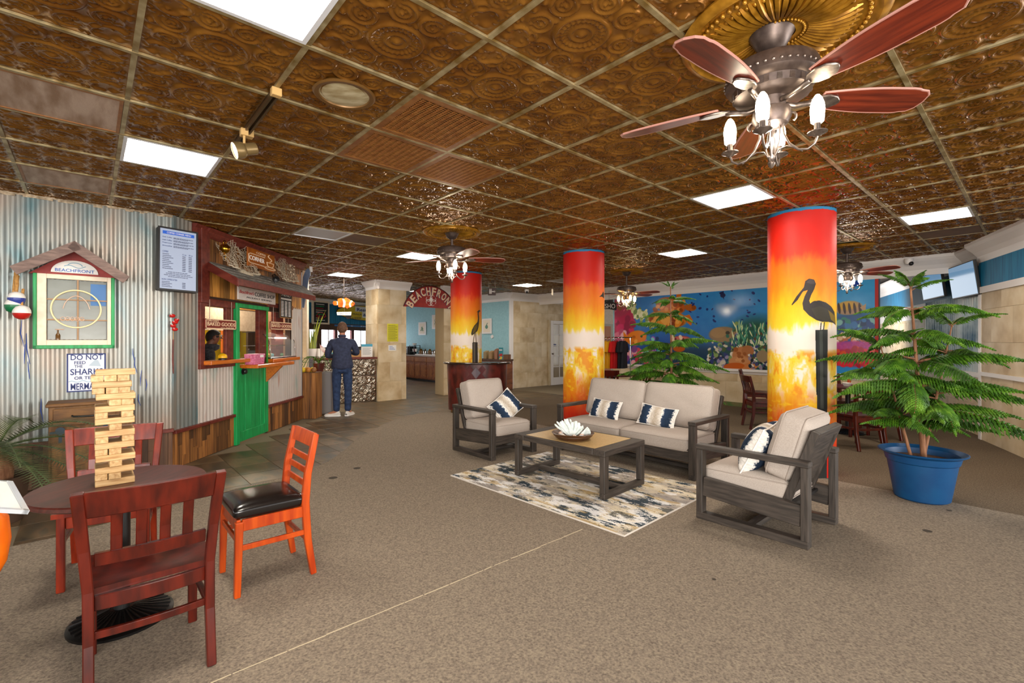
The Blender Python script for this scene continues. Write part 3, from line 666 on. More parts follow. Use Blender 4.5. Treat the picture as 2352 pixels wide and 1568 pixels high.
shelf('orange varnished shelf beneath the pastry display', uD1+.02, uR1+.16, .10, uv(640,822)[1])
# ---- awning
t = thing('awning','grey shingled awning with red fascia over the coffee shop front','awning',(-3.75,0,0),WF.rot)
zj, zf, out = 2.43, 2.19, .47; a0, a1, b0, b1 = uPi+.06, uE+.12, uPi-.07, 8.08
b1 = F*(3.75-out)/(CX-722)
sh_m = M('weathered_shingle','#6d6a64','#8d8880',rough=.75,sc=(14,14,14),rnd=.2,bump=.2)
N_ = 4
for q in range(N_):
    fa, fb = q/N_, (q+1)/N_; n = 13
    for k in range(n):
        def pt(f,g): 
            ul, ur = a0+(b0-a0)*f, a1+(b1-a1)*f; return Vector((ul+(ur-ul)*g, zj+(zf-zj)*f, .02+(out-.02)*f))
        g0, g1 = (k+.03)/n, (k+.97)/n
        p = [pt(fa,g0),pt(fa,g1),pt(min(fb+.08,1.03),g1),pt(min(fb+.08,1.03),g0)]; up = Vector((0,.006+.006*(q%2)*0,.003)); dn = Vector((0,-.004,0))
        MB().add([x+dn for x in p]+[p[0]+dn*0,p[1]+dn*0,p[2]+up*1.6,p[3]+up*1.6],[(0,3,2,1),(4,5,6,7),(0,1,5,4),(1,2,6,5),(2,3,7,6),(3,0,4,7)]).build('shingle', sh_m, t)
MB().add([(a0,zj-.03,0),(a1,zj-.03,0),(b1,zf-.02,out),(b0,zf-.02,out),(a0,zj-.008,0),(a1,zj-.008,0),(b1,zf-.004,out),(b0,zf-.004,out)],[(0,3,2,1),(4,5,6,7),(0,1,5,4),(1,2,6,5),(2,3,7,6),(3,0,4,7)]).build('deck', m_redpaint, t)
MB().box(b0,b1,zf-.082,zf+.002,out,out+.022).build('fascia', m_redpaint, t, bev=.003)
MB().bar((a0,zj-.05,.0),(b0,zf-.05,out+.01),.1,.022,up=(0,0,1)).build('rake_board', m_redpaint, t) if False else MB().add([(a0-.02,zj-.1,0),(a0-.02,zj,0),(b0-.0,zf+.0,out+.02),(b0-.0,zf-.10,out+.02),(a0,zj-.1,0),(a0,zj,0),(b0+.02,zf,out+.02),(b0+.02,zf-.10,out+.02)],[(0,1,2,3),(4,7,6,5),(0,4,5,1),(1,5,6,2),(2,6,7,3),(3,7,4,0)]).build('rake_board', m_redpaint, t)
# ---- signs on the front
def board(name, label, cat, wall, corners, mat, th=.02, off=.02, edge=None):
    (xa,ya),(xb,yb) = corners; u0,v1 = wall.uv(xa,ya,off); u1,v0 = wall.uv(xb,yb,off)
    t = thing(name, label, cat, wall.P((u0+u1)/2,(v0+v1)/2,off), wall.rot); W_, H_ = (u1-u0)/2, (v1-v0)/2
    MB().box(-W_,W_,-H_,H_,0,th).build('board', mat, t, bev=.003)
    if edge:
        e = MB()
        for a,b,c,d in ((-W_,W_,-H_,-H_+.012),(-W_,W_,H_-.012,H_),(-W_,-W_+.012,-H_,H_),(W_-.012,W_,-H_,H_)): e.box(a,b,c,d,th,th+.003)
        e.build('border', edge, t)
    return t, W_, H_, th+.002
ow = M('off_white_sign','#d9cdc6','#e6dcd4',rough=.5,sc=12)
t,W_,H_,z = board('coffee_shop_sign','white coffee shop sign with red script under the awning','sign',WF,((544,656),(630,700)),ow)
text("Beachfront's",-W_*.95,-W_*.22,-H_*.02,H_*.5,m_redtext,t,z,shear=.35); text('COFFEE SHOP',-W_*.18,W_*.93,-H_*.12,H_*.52,m_blacktext,t,z); text('PROUDLY SERVING',-W_*.6,W_*.75,-H_*.62,-H_*.38,m_blacktext,t,z)
bg_ = M('oxblood_sign','#6f1c14','#7d261b',rough=.45,sc=9); m_chain = M('chain','#8d7d70',rough=.4,metal=.7)
def baked(label, c, off):
    t,W_,H_,z = board('baked_goods_sign',label,'sign',WF,c,bg_,th=.018,off=off,edge=m_creamtext)
    text('BAKED GOODS',-W_*.9,W_*.92,-H_*.38,H_*.4,m_creamtext,t,z,bold=.01); text("Coffee Corner's",-W_*.9,-W_*.2,H_*.5,H_*.85,m_creamtext,t,z,shear=.3); text('Fresh Daily',W_*.3,W_*.85,-H_*.85,-H_*.55,m_creamtext,t,z,shear=.3)
    MB().box(W_*-.05,W_*.25,-H_*.72,-H_*.66,z-.002,z).build('rule',m_creamtext,t)
    for s in (-.72,.72): MB().tube([(W_*s,H_,.009),(W_*s,H_+.24,.009)],.004,6).build('chain',m_chain,t)
baked('baked goods sign hanging in the window above the person',((469,731),(539,757)),.05); baked('baked goods sign hanging over the pastry display',((619,738),(667,758)),.05)
t,W_,H_,z = board('small_menu_board','small black framed price board beside the awning post','menu board',WF,((640,669),(668,732)),m_blacktext,th=.02,off=.06,edge=m_plank_hi)
MB().box(-W_*.85,W_*.85,H_*.42,H_*.56,z,z+.002).build('stripe',m_whitetext,t); text('MENU',-W_*.7,W_*.7,H_*.68,H_*.9,m_whitetext,t,z)
lines(t,m_whitetext,z,[(-W_*.8+c*W_*.58,-W_*.8+c*W_*.58+W_*.4,H_*(.28-.11*k),H_*.055) for c in range(3) for k in range(11)])
# coffee corner sign resting on the awning
om = M('burnt_orange_sign','#8a4306','#a35a0e',rough=.35,sc=5)
t,W_,H_,z = board('coffee_corner_sign','orange coffee corner sign with steaming cup above the awning','sign',WF,((566,566),(628,627)),om,th=.02,off=.16)
text('COFFEE',-W_*.42,W_*.28,H_*.55,H_*.78,m_creamtext,t,z); text('CORNER',-W_*.9,W_*.18,-H_*.28,H_*.2,m_whitetext,t,z,bold=.02)
ln = MB(); ln.tube([(W_*.2,H_*.40,z),(-W_*.86,H_*.40,z),(-W_*.95,H_*.3,z),(-W_*.95,-H_*.5,z),(-W_*.86,-H_*.6,z),(W_*.15,-H_*.6,z)],.006,6); ln.build('outline',m_creamtext,t)
cup = MB(); cup.tube([(W_*.35,-H_*.02,z),(W_*.42,-H_*.4,z),(W_*.55,-H_*.5,z),(W_*.72,-H_*.5,z),(W_*.84,-H_*.4,z),(W_*.9,-H_*.02,z),(W_*.35,-H_*.02,z)],.006,6)
cup.tube([(W_*.2+W_*.42*(1+cos(a)),-H_*.66+H_*.13*sin(a),z) for a in np.linspace(0,2*pi,20)],.006,6); cup.tube([(W_*.6+W_*.14*sin(6*a),H_*.1+a*H_*.75,z) for a in np.linspace(0,1,26)],.007,6); cup.build('cup_drawing',m_creamtext,t)
# fishing nets
m_net = M('fishing_net','#a8987f','#c8b9a2',rough=.9,sc=40)
def net(label, pts, nu, nv, seed):
    r = random.Random(seed); (ax,ay),(bx,by),(cx,cy),(dx,dy) = pts; mb = MB(); P = []
    for a in range(nu+1):
        row = []
        for b in range(nv+1):
            f, g = a/nu, b/nv; x = (ax+(bx-ax)*f)*(1-g)+(dx+(cx-dx)*f)*g; y = (ay+(by-ay)*f+.06*sin(f*pi*3)*-1)*(1-g)+(dy+(cy-dy)*f-.02*sin(f*pi))*g
            row.append(Vector((x+r.uniform(-.012,.012),y+r.uniform(-.012,.012),.05+.12*g+.07*sin(f*9)*g+r.uniform(0,.04))))
        P.append(row)
    for a in range(nu+1): mb.tube(P[a],.0022,4)
    for b in range(nv+1): mb.tube([P[a][b] for a in range(nu+1)],.0022 if b < nv else .011,4)
    t = mb.build('fishing_net', m_net, None, loc=(-3.75,0,0), rot=WF.rot); tag(t,label,'net')
a = lambda x,y: WF.uv(x,y,.08)
net('pale fishing net draped beside the gold buoy above the awning',[a(497,558),a(566,566),a(572,630),a(505,610)],28,15,1); net('pale fishing net draped beyond the coffee corner sign',[a(628,590),a(672,606),a(664,645),a(630,640)],20,13,2)
o = MB(); r = random.Random(4)
pts_ = [(WF.uv(566+k*6.0,620+k*4.2,.26)) for k in range(12)]
o.tube([(u,v+r.uniform(-.012,.012),.18+r.uniform(-.02,.02)) for u,v in pts_],[.03,.045,.05,.04,.05,.045,.035,.04,.03,.03,.02,.015],8); tag(o.build('bundled_net',m_net,None,loc=(-3.75,0,0),rot=WF.rot,smooth=60),'cream bundle of netting along the foot of the coffee corner sign','net')
t = on(WF,'glass_float','gold ball float hanging in the net above the awning','float',516,571,.14)
MB().ball((0,0,0),.062,20,12).build('ball',m_brass,t,smooth=60); MB().tube([(.03*cos(q),.075+.03*sin(q),0) for q in np.linspace(0,2*pi,14)],.006,6,closed=True).build('ring',m_brass,t,smooth=60)
MB().tube([(.0,-.05,0),(-.02,-.08,0),(.005,-.1,0),(.02,-.08,0)],.007,6).tube([(.02,-.06,0),(.02,-.15,0)],.008,6).build('hook',m_brass,t,smooth=60)
t = on(WF,'shell_garland','cluster of shiny brown shells at the net end above the awning','shells',668,626,.14); r = random.Random(8)
for k in range(16): MB().ball((r.uniform(-.09,.09),r.uniform(-.12,.12),r.uniform(0,.05)),(r.uniform(.018,.03),r.uniform(.014,.03),.018),9,6).build('shell',M('glossy_shell','#6a3f22','#d9c6aa',rough=.15,sc=30) if k==0 else bpy.data.materials['glossy_shell'],t,smooth=60)
t = on(WF,'awning_spotlight','small black spotlight standing on the awning','spotlight',631,636,.30)
Q = Euler((R(30),R(-50),0)).to_matrix().to_4x4(); MB().lathe([(0,-.05),(.03,-.05),(.034,-.02),(.03,.0),(.042,.03),(.05,.08),(.045,.08),(0,.05)],18,Q).build('head',m_black,t,smooth=40); MB().tube([(0,0,0),(0,-.09,0)],.008,6).lathe([(0,-.01),(.03,-.01),(.03,.0),(0,.0)],14,Matrix.Translation((0,-.095,0))@Matrix.Rotation(-pi/2,4,'X')).build('stand',m_black,t)
# ---- things on the shelves
m_pink = M('pink_basket','#c0577c','#dd86a6',rough=.5,sc=40)
u,v = uv(566,826); t = thing('pink_tip_box','pink paper-wrapped box on the half-door shelf','box',WF.P(uv(567,826)[0]-.03,uv(575,833)[1]-.015,.13),WF.rot)
MB().add([(-.13,0,-.07),(.13,0,-.07),(.13,0,.07),(-.13,0,.07),(-.14,.15,-.08),(.14,.15,-.08),(.14,.15,.08),(-.14,.15,.08)],[(0,3,2,1),(4,5,6,7),(0,1,5,4),(1,2,6,5),(2,3,7,6),(3,0,4,7)]).build('body',m_pink,t,bev=.006)
MB().box(.0,.09,.1,.135,.078,.081).build('tag',m_paper,t)
u1_,_ = uv(508,826); t = thing('service_bell','yellow domed bell on a black foot on the window shelf','bell',WF.P(u1_,s1[1],.02),WF.rot)
Q = Matrix.Rotation(-pi/2,4,'X'); MB().lathe([(0,0),(.05,0),(.05,.012),(.03,.02),(0,.02)],20,Q).build('foot',m_black,t,smooth=40); MB().lathe([(.055,.022),(.053,.05),(.04,.07),(.015,.08),(0,.082)],20,Q).build('dome',M('yellow_dome','#e0a90a',rough=.35),t,smooth=40)
# pastry display case
zt = uv(640,822)[1]; ua, ub = uD1+.04, uR1+.1
t = thing('pastry_case','curved glass pastry display case with a lit tube in the coffee shop','display case',WF.P((ua+ub)/2,zt,-.18),WF.rot); l = (ub-ua)/2
pr = [(-.22,.02),(.22,.02),(.22,.12),(.2,.28),(.12,.38),(-.02,.42),(-.22,.42)]
MB().box(-l,l,0,.025,-.24,.24).build('tray',m_steel,t,bev=.004); MB().box(-l,l,.2,.21,-.2,.14).build('glass_shelf',m_glass,t)
MB().grid([[(x,y,z) for z,y in pr[1:]] for x in (-l,l)]).build('curved_glass',m_glass,t,smooth=60)
MB().box(-l,l,.2,.215,.13,.145).build('shelf_edge',m_brass,t); MB().tube([(-l*.1,.33,.1),(l,.33,.1)],.012,8).build('light_tube',M('lit_tube','#ffffff',emit=6,ecol='#fff1dd'),t)
for s in (-1,1): MB().tube([(s*l,y,z) for z,y in pr],.008,6).build('end_frame',m_chrome,t,smooth=50)
r = random.Random(3)
for k in range(9):
    cm = M('pastry_%d'%k, ['#8a4f1e','#c98d3f','#3f8a6a','#d8b070','#6fa3a8','#7b3d20','#c8b38f','#5d8a55','#a97438'][k], rough=.6); x = -l*.85+k*l*.2
    tag(MB().ball((0,0,0),(.035,.028,.03),10,7).build('pastry',cm,None,loc=WF.P((ua+ub)/2+x,zt+.048,-.18+r.uniform(-.06,.1)),rot=WF.rot,smooth=60),'%s small pastry in the lit display case'%['brown crusted','golden','green wrapped','buttery pale','blue-grey wrapped','dark chocolate','sandy','leaf-green wrapped','caramel'][k],'pastry',group='pastries in the display case')
l_ = bpy.data.lights.new('cafe_bulb','POINT'); l_.energy = 55; l_.shadow_soft_size = .1; l_.color = (1,.88,.7); lo = bpy.data.objects.new('cafe_bulb',l_); COL.objects.link(lo); lo.location = (-4.35,7.9,2.3)
l_ = bpy.data.lights.new('cafe_back_fill','POINT'); l_.energy = 50; l_.shadow_soft_size = .1; l_.color = (1,.88,.7); lo = bpy.data.objects.new('cafe_back_fill',l_); COL.objects.link(lo); lo.location = (-5.2,7.6,1.85)  # added fill lamp that brightens the yellow back panel, no bulb hangs here
p = at(634,716,9.0); t = thing('cafe_lamp','small bare bulb lit inside the coffee shop','lamp',(p.x,p.y,p.z)); MB().ball((0,0,0),.05,12,8).build('bulb',m_bulb,t); MB().tube([(0,0,.04),(0,0,CEIL-p.z)],.006,6).build('cord',m_black,t)
# ---- red crab-float strings on the sheet
m_redf = M('red_float','#b5140f',rough=.3); 
for px,py,l in ((396,725,'topmost small red float on the corrugated sheet'),(406,735,'small red float second from the top on the corrugated sheet'),(402,740,'small red float third down on the corrugated sheet'),(398,748,'small red float fourth down on the corrugated sheet'),(402,756,'lowest small red float on the corrugated sheet')):
    t = on(WF if px > 404 else WA,'red_float',l,'float',px,py,.045,group='red floats on a cord'); MB().ball((0,0,0),(.03,.021,.022),12,8).build('ball',m_redf,t,smooth=60); MB().ball((-.012,.012,.014),(.008,.005,.006),6,4).build('white_band',m_whitetext,t)
# ---- wall screen
t = thing('menu_screen','portrait menu screen in black case on the corrugated wall','screen',(0,0,0))
(ua_,va_),(ub_,vb_) = WA.uv(361,512,.13), WA.uv(456,672,.13)
o3 = WA.P((ua_+ub_)/2,(va_+vb_)/2-.015,.13); t.location = o3; t.rotation_euler = (Matrix.Rotation(WA.phi+R(9),4,'Z') @ Matrix.Rotation(pi/2-R(4),4,'X') @ Matrix.Rotation(R(-1.5),4,'Z')).to_euler()
W_ = (ub_-ua_)/2; H_ = (va_-vb_)/2-.015
MB().box(-W_,W_,-H_,H_,-.09,-.004).build('case',m_black,t,bev=.01)
be = MB()
for a,b,c,d in ((-W_,W_,-H_,-H_+.018),(-W_,W_,H_-.018,H_),(-W_,-W_+.018,-H_+.018,H_-.018),(W_-.018,W_,-H_+.018,H_-.018)): be.box(a,b,c,d,-.004,.006)
be.build('bezel',m_black,t)
MB().box(-W_+.018,W_-.018,-H_+.018,H_-.018,-.004,0).build('display',M('lit_display','#8e99af',emit=.10,ecol='#d6def2',rough=.2),t)
MB().prism([(-W_*.78,H_*.78),(W_*.8,H_*.78),(W_*.8,H_*.88),(-W_*.78,H_*.88)],.001,.003).build('title_band',M('blue_band','#1550b0',emit=.15),t)
mt_ = M('screen_print','#2a3350',rough=.5); mtb = M('screen_print_bold','#123270',rough=.5)
text('COFFEE CORNER MENU',-W_*.58,W_*.62,H_*.805,H_*.855,m_whitetext,t,.004)
for k,(a,b) in enumerate((('Daily Coffee','regular or decaf brew'),('Irish Coffee','whipped cream on top'),('Frappuccino','blended iced coffee drink'),('Smoothie','blended fruit and ice'))): text(a,-W_*.78,-W_*.32,H_*(.66-.09*k),H_*(.70-.09*k),mtb,t,.001); lines(t,mt_,.001,[(-W_*.25,W_*.78,H_*(.69-.09*k),H_*.016),(-W_*.25,W_*.5,H_*(.66-.09*k),H_*.016)],seed=k)
text('COFFEE',-W_*.78,-W_*.5,H_*.2,H_*.25,mtb,t,.001); lines(t,mt_,.001,[(-W_*.78,-W_*(.45-.1*(k%3)),H_*(.15-.057*k),H_*.018) for k in range(9)])
for x0 in (.2,.52): text('12 oz' if x0 < .3 else '20 oz',W_*x0,W_*(x0+.2),H_*.17,H_*.21,mtb,t,.001); lines(t,mt_,.001,[(W_*x0,W_*(x0+.17),H_*(.12-.057*k),H_*.022) for k in range(9)])
lines(t,mt_,.001,[(-W_*(.5+.1*(k%3)),W_*(.5+.12*(k%3)),-H_*(.41+.05*k),H_*.016) for k in range(4)])
text('NON COFFEE & TEA',-W_*.8,-W_*.05,-H_*.68,-H_*.63,mtb,t,.001); lines(t,mt_,.001,[(-W_*.8,-W_*(.4-.1*(k%2)),-H_*(.73+.05*k),H_*.018) for k in range(4)]+[(W_*.2,W_*.37,-H_*(.73+.05*k),H_*.022) for k in range(4)])
MB().box(-.16,-.02,-.08,.08,-.12,-.085).build('wall_bracket',m_black,t)
# ---- toy window on wall A
t = on(WA,'decorative_window','cream six-pane window with green frame and little gabled roof','window',169,716,.03)
u0,v1 = WA.uv(76,632,.03); u1,v0 = WA.uv(263,640,.03); _,vb = WA.uv(170,800,.03); W_ = (u1-u0)/2; uc,vc = WA.uv(169,716,.03); tp = (WA.uv(170,633,.03)[1]-vc); bt = vb-vc; o_ = (u0+u1)/2-uc
for a,b,c,d in ((o_-W_,o_-W_+.028,bt,tp),(o_+W_-.028,o_+W_,bt,tp),(o_-W_,o_+W_,bt,bt+.035)): MB().box(a,b,c,d,0,.05).build('green_frame',m_green,t,bev=.004)
i0,i1,j0,j1 = o_-W_+.028,o_+W_-.028,bt+.03,tp
for a,b,c,d in ((i0,i0+.066,j0,j1),(i1-.03,i1,j0,j1),(i0+.066,i1-.03,j0,j0+.055),(i0+.066,i1-.03,j1-.045,j1)): MB().box(a,b,c,d,.005,.045).build('sash',m_cream,t,bev=.003)
x0,x1,y0,y1 = i0+.066,i1-.03,j0+.055,j1-.045; mu = MB()
mu.box((x0+x1)/2-.007,(x0+x1)/2+.007,y0,y1,.012,.03)
for k in (1,2): yy = y0+(y1-y0)*k/3; mu.box(x0,x1,yy-.006,yy+.006,.012,.03)
mu.build('muntin',M('worn_muntin','#a8835f',rough=.6),t)
mg = M('window_pane','#6c6c62','#83877f',rough=.2,sc=(2,4,2),spec=.35)
for a in range(2):
    for b in range(3):
        xa,xb = x0+(x1-x0)*a/2+.008,x0+(x1-x0)*(a+1)/2-.008; ya,yb = y0+(y1-y0)*b/3+.007,y0+(y1-y0)*(b+1)/3-.007; MB().box(xa,xb,ya,yb,.008,.014).build('pane',mg,t)
MB().box(x1-.13,x1-.01,y1-.25,y1-.03,.0145,.016).build('blue_sticker',M('blue_sticker','#3a6fa8',rough=.5),t)
ex,ey,ew,eh = (x0+x1)/2-.01,(y0+y1)/2+.01,(x1-x0)*.41,(y1-y0)*.31
MB().tube([(ex+ew*cos(q),ey+eh*sin(q),.034) for q in np.linspace(0,2*pi,48,endpoint=False)],.007,6,closed=True).build('neon_ring',M('neon_cream','#ecd29a',emit=.25),t,smooth=60)
MB().tube([(ex-.1+.2*q,ey+.13*sin(pi*q)**.6,.03) for q in np.linspace(0,1,14)],.004,5).tube([(ex-.1+.035*k+.018*cos(q),ey-.1+.02*sin(q),.03) for k in range(5) for q in np.linspace(0,2*pi,8)],.003,5).build('neon_script',M('neon_pink','#d9b79e',emit=.1),t)
bo = thing('small_bottle','tiny amber bottle standing in the decorative window','bottle',WA.P(uc+x0+.08,vc+y0,.05),WA.rot); MB().lathe([(0,0),(.018,0),(.018,.05),(.006,.07),(.006,.1),(0,.1)],12,Matrix.Rotation(-pi/2,4,'X')).build('glass',M('amber_glass','#6b4a24',rough=.1),bo,smooth=40); MB().box(-.02,.045,.1,.108,-.004,.004).build('pump',M('pump','#b98a60',rough=.4),bo)
_,ap = WA.uv(174,563,.03); ap -= vc; gh = tp
gx0,gx1 = WA.uv(66,632,.03)[0]-uc, WA.uv(270,632,.03)[0]-uc; apx = (gx0+gx1)/2
MB().prism([(gx0,gh-.005),(gx1,gh-.005),(apx,ap-.05)],0,.03).build('gable',M('barn_red_gable','#8e2a25','#a1372f',rough=.6,sc=15),t)
m_roofw = M('driftwood_roof','#6b5750','#8a7268',rough=.75,sc=(9,40,40),bump=.2)
for s,(ex_,ey_) in ((-1,(WA.uv(28,607,.2)[0]-uc,WA.uv(28,607,.2)[1]-vc)),(1,(WA.uv(300,630,.2)[0]-uc,WA.uv(300,630,.2)[1]-vc))):
    ax = apx; p = Vector((ax,ap,0)); q = Vector((ax+(ex_-ax), gh+.02 if s<0 else gh-.0,0)); q.x = gx0-.105 if s<0 else gx1+.085
    d = (q-p).normalized(); nrm = Vector((-d.y,d.x,0)) if s<0 else Vector((-d.y,d.x,0)); nrm = nrm if nrm.y > 0 else -nrm
    for k in range(3):
        z0_,z1_ = -.0+k*.085,.082+k*.085
        vs = [p+nrm*0,q+nrm*0,q-nrm*.028,p-nrm*.028]; MB().add([(v_.x,v_.y,z0_) for v_ in vs]+[(v_.x,v_.y,z1_) for v_ in vs],[(0,3,2,1),(4,5,6,7),(0,1,5,4),(1,2,6,5),(2,3,7,6),(3,0,4,7)]).build('roof_board',m_roofw,t)
    vs = [p-nrm*.0,q-nrm*.0,q-nrm*.085,p-nrm*.085]; MB().add([(v_.x,v_.y,.255) for v_ in vs]+[(v_.x,v_.y,.28) for v_ in vs],[(0,3,2,1),(4,5,6,7),(0,1,5,4),(1,2,6,5),(2,3,7,6),(3,0,4,7)]).build('barge_board',m_roofw,t)
# half-round plaque
pq = [(apx+.175*cos(q),gh+.02+.125*sin(q)) for q in np.linspace(0,pi,20)]
pl = MB().prism(pq,.03,.045).build('plaque',m_whitetext,t); text('BEACHFRONT',apx-.145,apx+.145,gh+.03,gh+.06,m_bluetext,t,.047,bold=.01)
MB().tube([(apx-.08+.16*q,gh+.085+.012*sin(q*7),.046) for q in np.linspace(0,1,14)],.004,5).tube([(apx+.055*cos(q),gh+.088+.035*sin(q),.046) for q in np.linspace(.1,pi-.1,10)],.004,5).build('wave_emblem',M('emblem_blue','#8fb4c8',rough=.5),t)
# ---- metal sign
tn,W_,H_,z = board('warning_sign','white tin do-not-feed-the-sharks sign half behind the block tower','sign',WA,((153,812),(243,896)),M('enamel_white','#dfe2ea',rough=.4),th=.006,off=.03,edge=m_navytext)
for s_,a,b,c,d in (('DO NOT',-.8,.85,.66,.94),('FEED',-.62,-.05,.44,.6),('THE',-.62,-.2,.26,.4),('SHARKS',-.82,.85,-.12,.2),('OR TEASE',-.62,.7,-.36,-.2),('MERMAIDS',-.8,.9,-.9,-.55)): text(s_,W_*a,W_*b,H_*c,H_*d,m_navytext,tn,z,bold=.012)
MB().prism([(W_*.1,H_*.35),(W_*.75,H_*.3),(W_*.6,H_*.62),(W_*.45,H_*.68)],z-.001,z).build('fin_drawing',M('pale_fin','#b8c6d2',rough=.5),tn); MB().tube([(W_*(-.9+1.8*q),-H_*.46+H_*.04*sin(20*q),z) for q in np.linspace(0,1,30)],.004,5).build('wave_drawing',M('pale_wave','#a9c4d6',rough=.5),tn)
# ---- three hanging buoys
m_rope = M('manila_rope','#a8773f','#c0904f',rough=.9,sc=60)
for px,py,c,l,rx in ((38,686,'#2b3c8f','blue and white striped buoy hanging by the toy window',.062),(31,702,'#0f6a3c','green and white striped buoy hanging by the toy window',.062),(50,717,'#b81d16','red and white striped buoy hanging by the toy window',.064)):
    t = on(WA,'buoy',l,'buoy',px,py,.12+.03*(px>30)+.03*(px>40),group='buoys on a rope'); cm = M('buoy_'+c[1:],c,rough=.35)
    MB().lathe([(rx,0),(rx*.97,-.02),(rx*.75,-.05),(rx*.3,-.066),(0,-.068)],24,Matrix.Rotation(-pi/2,4,'X')).build('lower_half',cm,t,smooth=50); MB().lathe([(0,.066),(rx*.3,.064),(rx*.75,.05),(rx*.97,.02),(rx,0)],24,Matrix.Rotation(-pi/2,4,'X')).build('upper_half',m_whitetext,t,smooth=50); MB().lathe([(rx*1.005,-.008),(rx*1.01,0),(rx*1.005,.008)],24,Matrix.Rotation(-pi/2,4,'X')).build('stripe',cm if px != 50 else m_whitetext,t)
    MB().tube([(0,.06,0),(.0,.1,0),(.005,.22 if px!=31 else .28,-.06)],.011,6).build('rope',m_rope,t,smooth=60)
t = on(WA,'hanging_rope','thick manila rope hanging down to the three buoys','rope',37,640,.13); MB().tube([(0,.1,-.09),(0,.05,0),(.004,-.05,0),(-.004,-.14,0)],.016,8).build('strand',m_rope,t,smooth=60)

# ---- drips and bits of cord on the sheet
m_drip = M('blue_paint_drip','#27479c',rough=.5); r = random.Random(14); d_ = MB()
for px,py,l in ((50,735,60),(60,765,70),(58,790,45),(64,830,40),(95,915,55),(318,905,30),(325,850,40),(335,870,30),(310,820,40),(316,980,25),(305,800,30)):
    u,v = WA.uv(px,py,.022); ll = l*4.6/F; d_.tube([(u,v,.0235),(u+r.uniform(-.01,.01),v-ll*.5,.0235),(u+r.uniform(-.02,.03),v-ll,.0235)],[.002,.004,.0015],5)
d_.build('paint_drip', m_drip, wl)['kind'] = 'stuff'
t = on(WA,'float_stick','thin brown stick hanging on a cord under the red floats','stick',398,800,.04); MB().tube([(0,.24,.0),(0,.1,0)],.003,5).build('cord',m_rope,t); MB().tube([(0,.1,0),(-.005,-.1,0),(0,-.28,0)],[.008,.009,.006],7).build('stick',m_redpaint,t)
# ================================================================ PAINTED COLUMNS
def sunset(seed, stops, name, phi0, draw=None, zc=None):
    w_, h = 1024, 768; cv = Canvas(-180,180,0,CEIL,w_,h); z = cv.Y/CEIL
    n1 = fbm(h,w_,14,34,seed); n1 = n1*(np.cos(cv.X*pi/180*0)+0)
    zz = z + (n1-.5)*.05; ps = [s_[0] for s_ in stops]; cs = np.array([rgb(s_[1]) for s_ in stops])
    a = np.stack([np.interp(zz, ps, cs[:,k]) for k in range(3)],-1); cv.a = a
    bl = fbm(h,w_,13,22,seed+2,5); st = fbm(h,w_,60,22,seed+4,3)
    band = np.clip((z-.14)/.06,0,1)*np.clip((.475-z)/.02,0,1)
    cv.put(np.clip((bl-.52)*5,0,1)*band*np.clip((z-.16)/.2,0,1),'#fdf6ea'); cv.put(np.clip((.44-bl)*6,0,1)*band*.9,'#f39a10'); cv.put(np.clip((st-.62)*4,0,1)*band*.8*np.ones((h,w_)),'#ffd821')
    cv.put(np.clip((bl-.6)*5,0,1)*np.clip((z-.1)/.05,0,1)*np.clip((.33-z)/.06,0,1)*.7,'#f25c12')
    cv.put((cv.Y > CEIL-.028-.01*vnoise(1,w_,1,40,seed+5)).astype(float)*np.ones((h,w_)),'#2b86bd')
    if draw: draw(cv)
    return img_mat(name, cv.a*np.array([.90,.86,.84]), rough=.55, spec=.3)
STOPS = [(0,'#d81806'),(.10,'#e4320a'),(.17,'#f0640c'),(.25,'#f39a0e'),(.33,'#fbd43a'),(.44,'#f9e04e'),(.455,'#f6efe4'),(.545,'#f8f2ea'),(.57,'#fbe03c'),(.63,'#f9c018'),(.70,'#f58d10'),(.80,'#f06a0c'),(.835,'#e22c0a'),(.90,'#d81a06'),(1,'#cf1606')]
RC = .327
def column(name, label, xy, mat_fn):
    phi0 = atan2(-xy[0], xy[1])                          # heading back to the camera
    t = struct('column', (xy[0],xy[1],0)); t['label'] = label; t['name_hint'] = name; del t['name_hint']
    n = 64; me = bpy.data.meshes.new('shaft'); vs = [(RC*cos(2*pi*k/n),RC*sin(2*pi*k/n),z) for z in (0,CEIL-.004) for k in range(n)]
    me.from_pydata(vs,[],[(k,(k+1)%n,n+(k+1)%n,n+k) for k in range(n)]+[tuple(range(n,2*n))]); va = atan2(-xy[1],-xy[0])
    uvl = me.uv_layers.new(name='uv')
    for p in me.polygons:
        for li in p.loop_indices:
            co = me.vertices[me.loops[li].vertex_index].co; a = (atan2(co.y,co.x)-va+pi)%(2*pi)-pi; uvl.data[li].uv = (.5+a/(2*pi), co.z/CEIL)
        us = [uvl.data[li].uv[0] for li in p.loop_indices]
        if max(us)-min(us) > .5:
            for li in p.loop_indices:
                if uvl.data[li].uv[0] < .5: uvl.data[li].uv[0] += 1
    shade(me,50); obj('shaft', me, mat_fn, t); return t
def px2col(xy, pc, hw):
    D = hypot(*xy)
    def f(px, py):
        s = max(-.99,min(.99,(px-pc)/hw)); ph = math.asin(s); Z = xy[1]-RC*cos(ph)*xy[1]/D+RC*sin(ph)*(-xy[0]/D); return (math.degrees(ph), C+(Y0-py)*Z/F)
    return f
def crop(l, sc, ox, oy, f): return [f(ox+x/sc, oy+y/sc) for x,y in l]
P1, P2, P3 = (3.27,5.26), (1.232,7.6), (-.857,9.93)
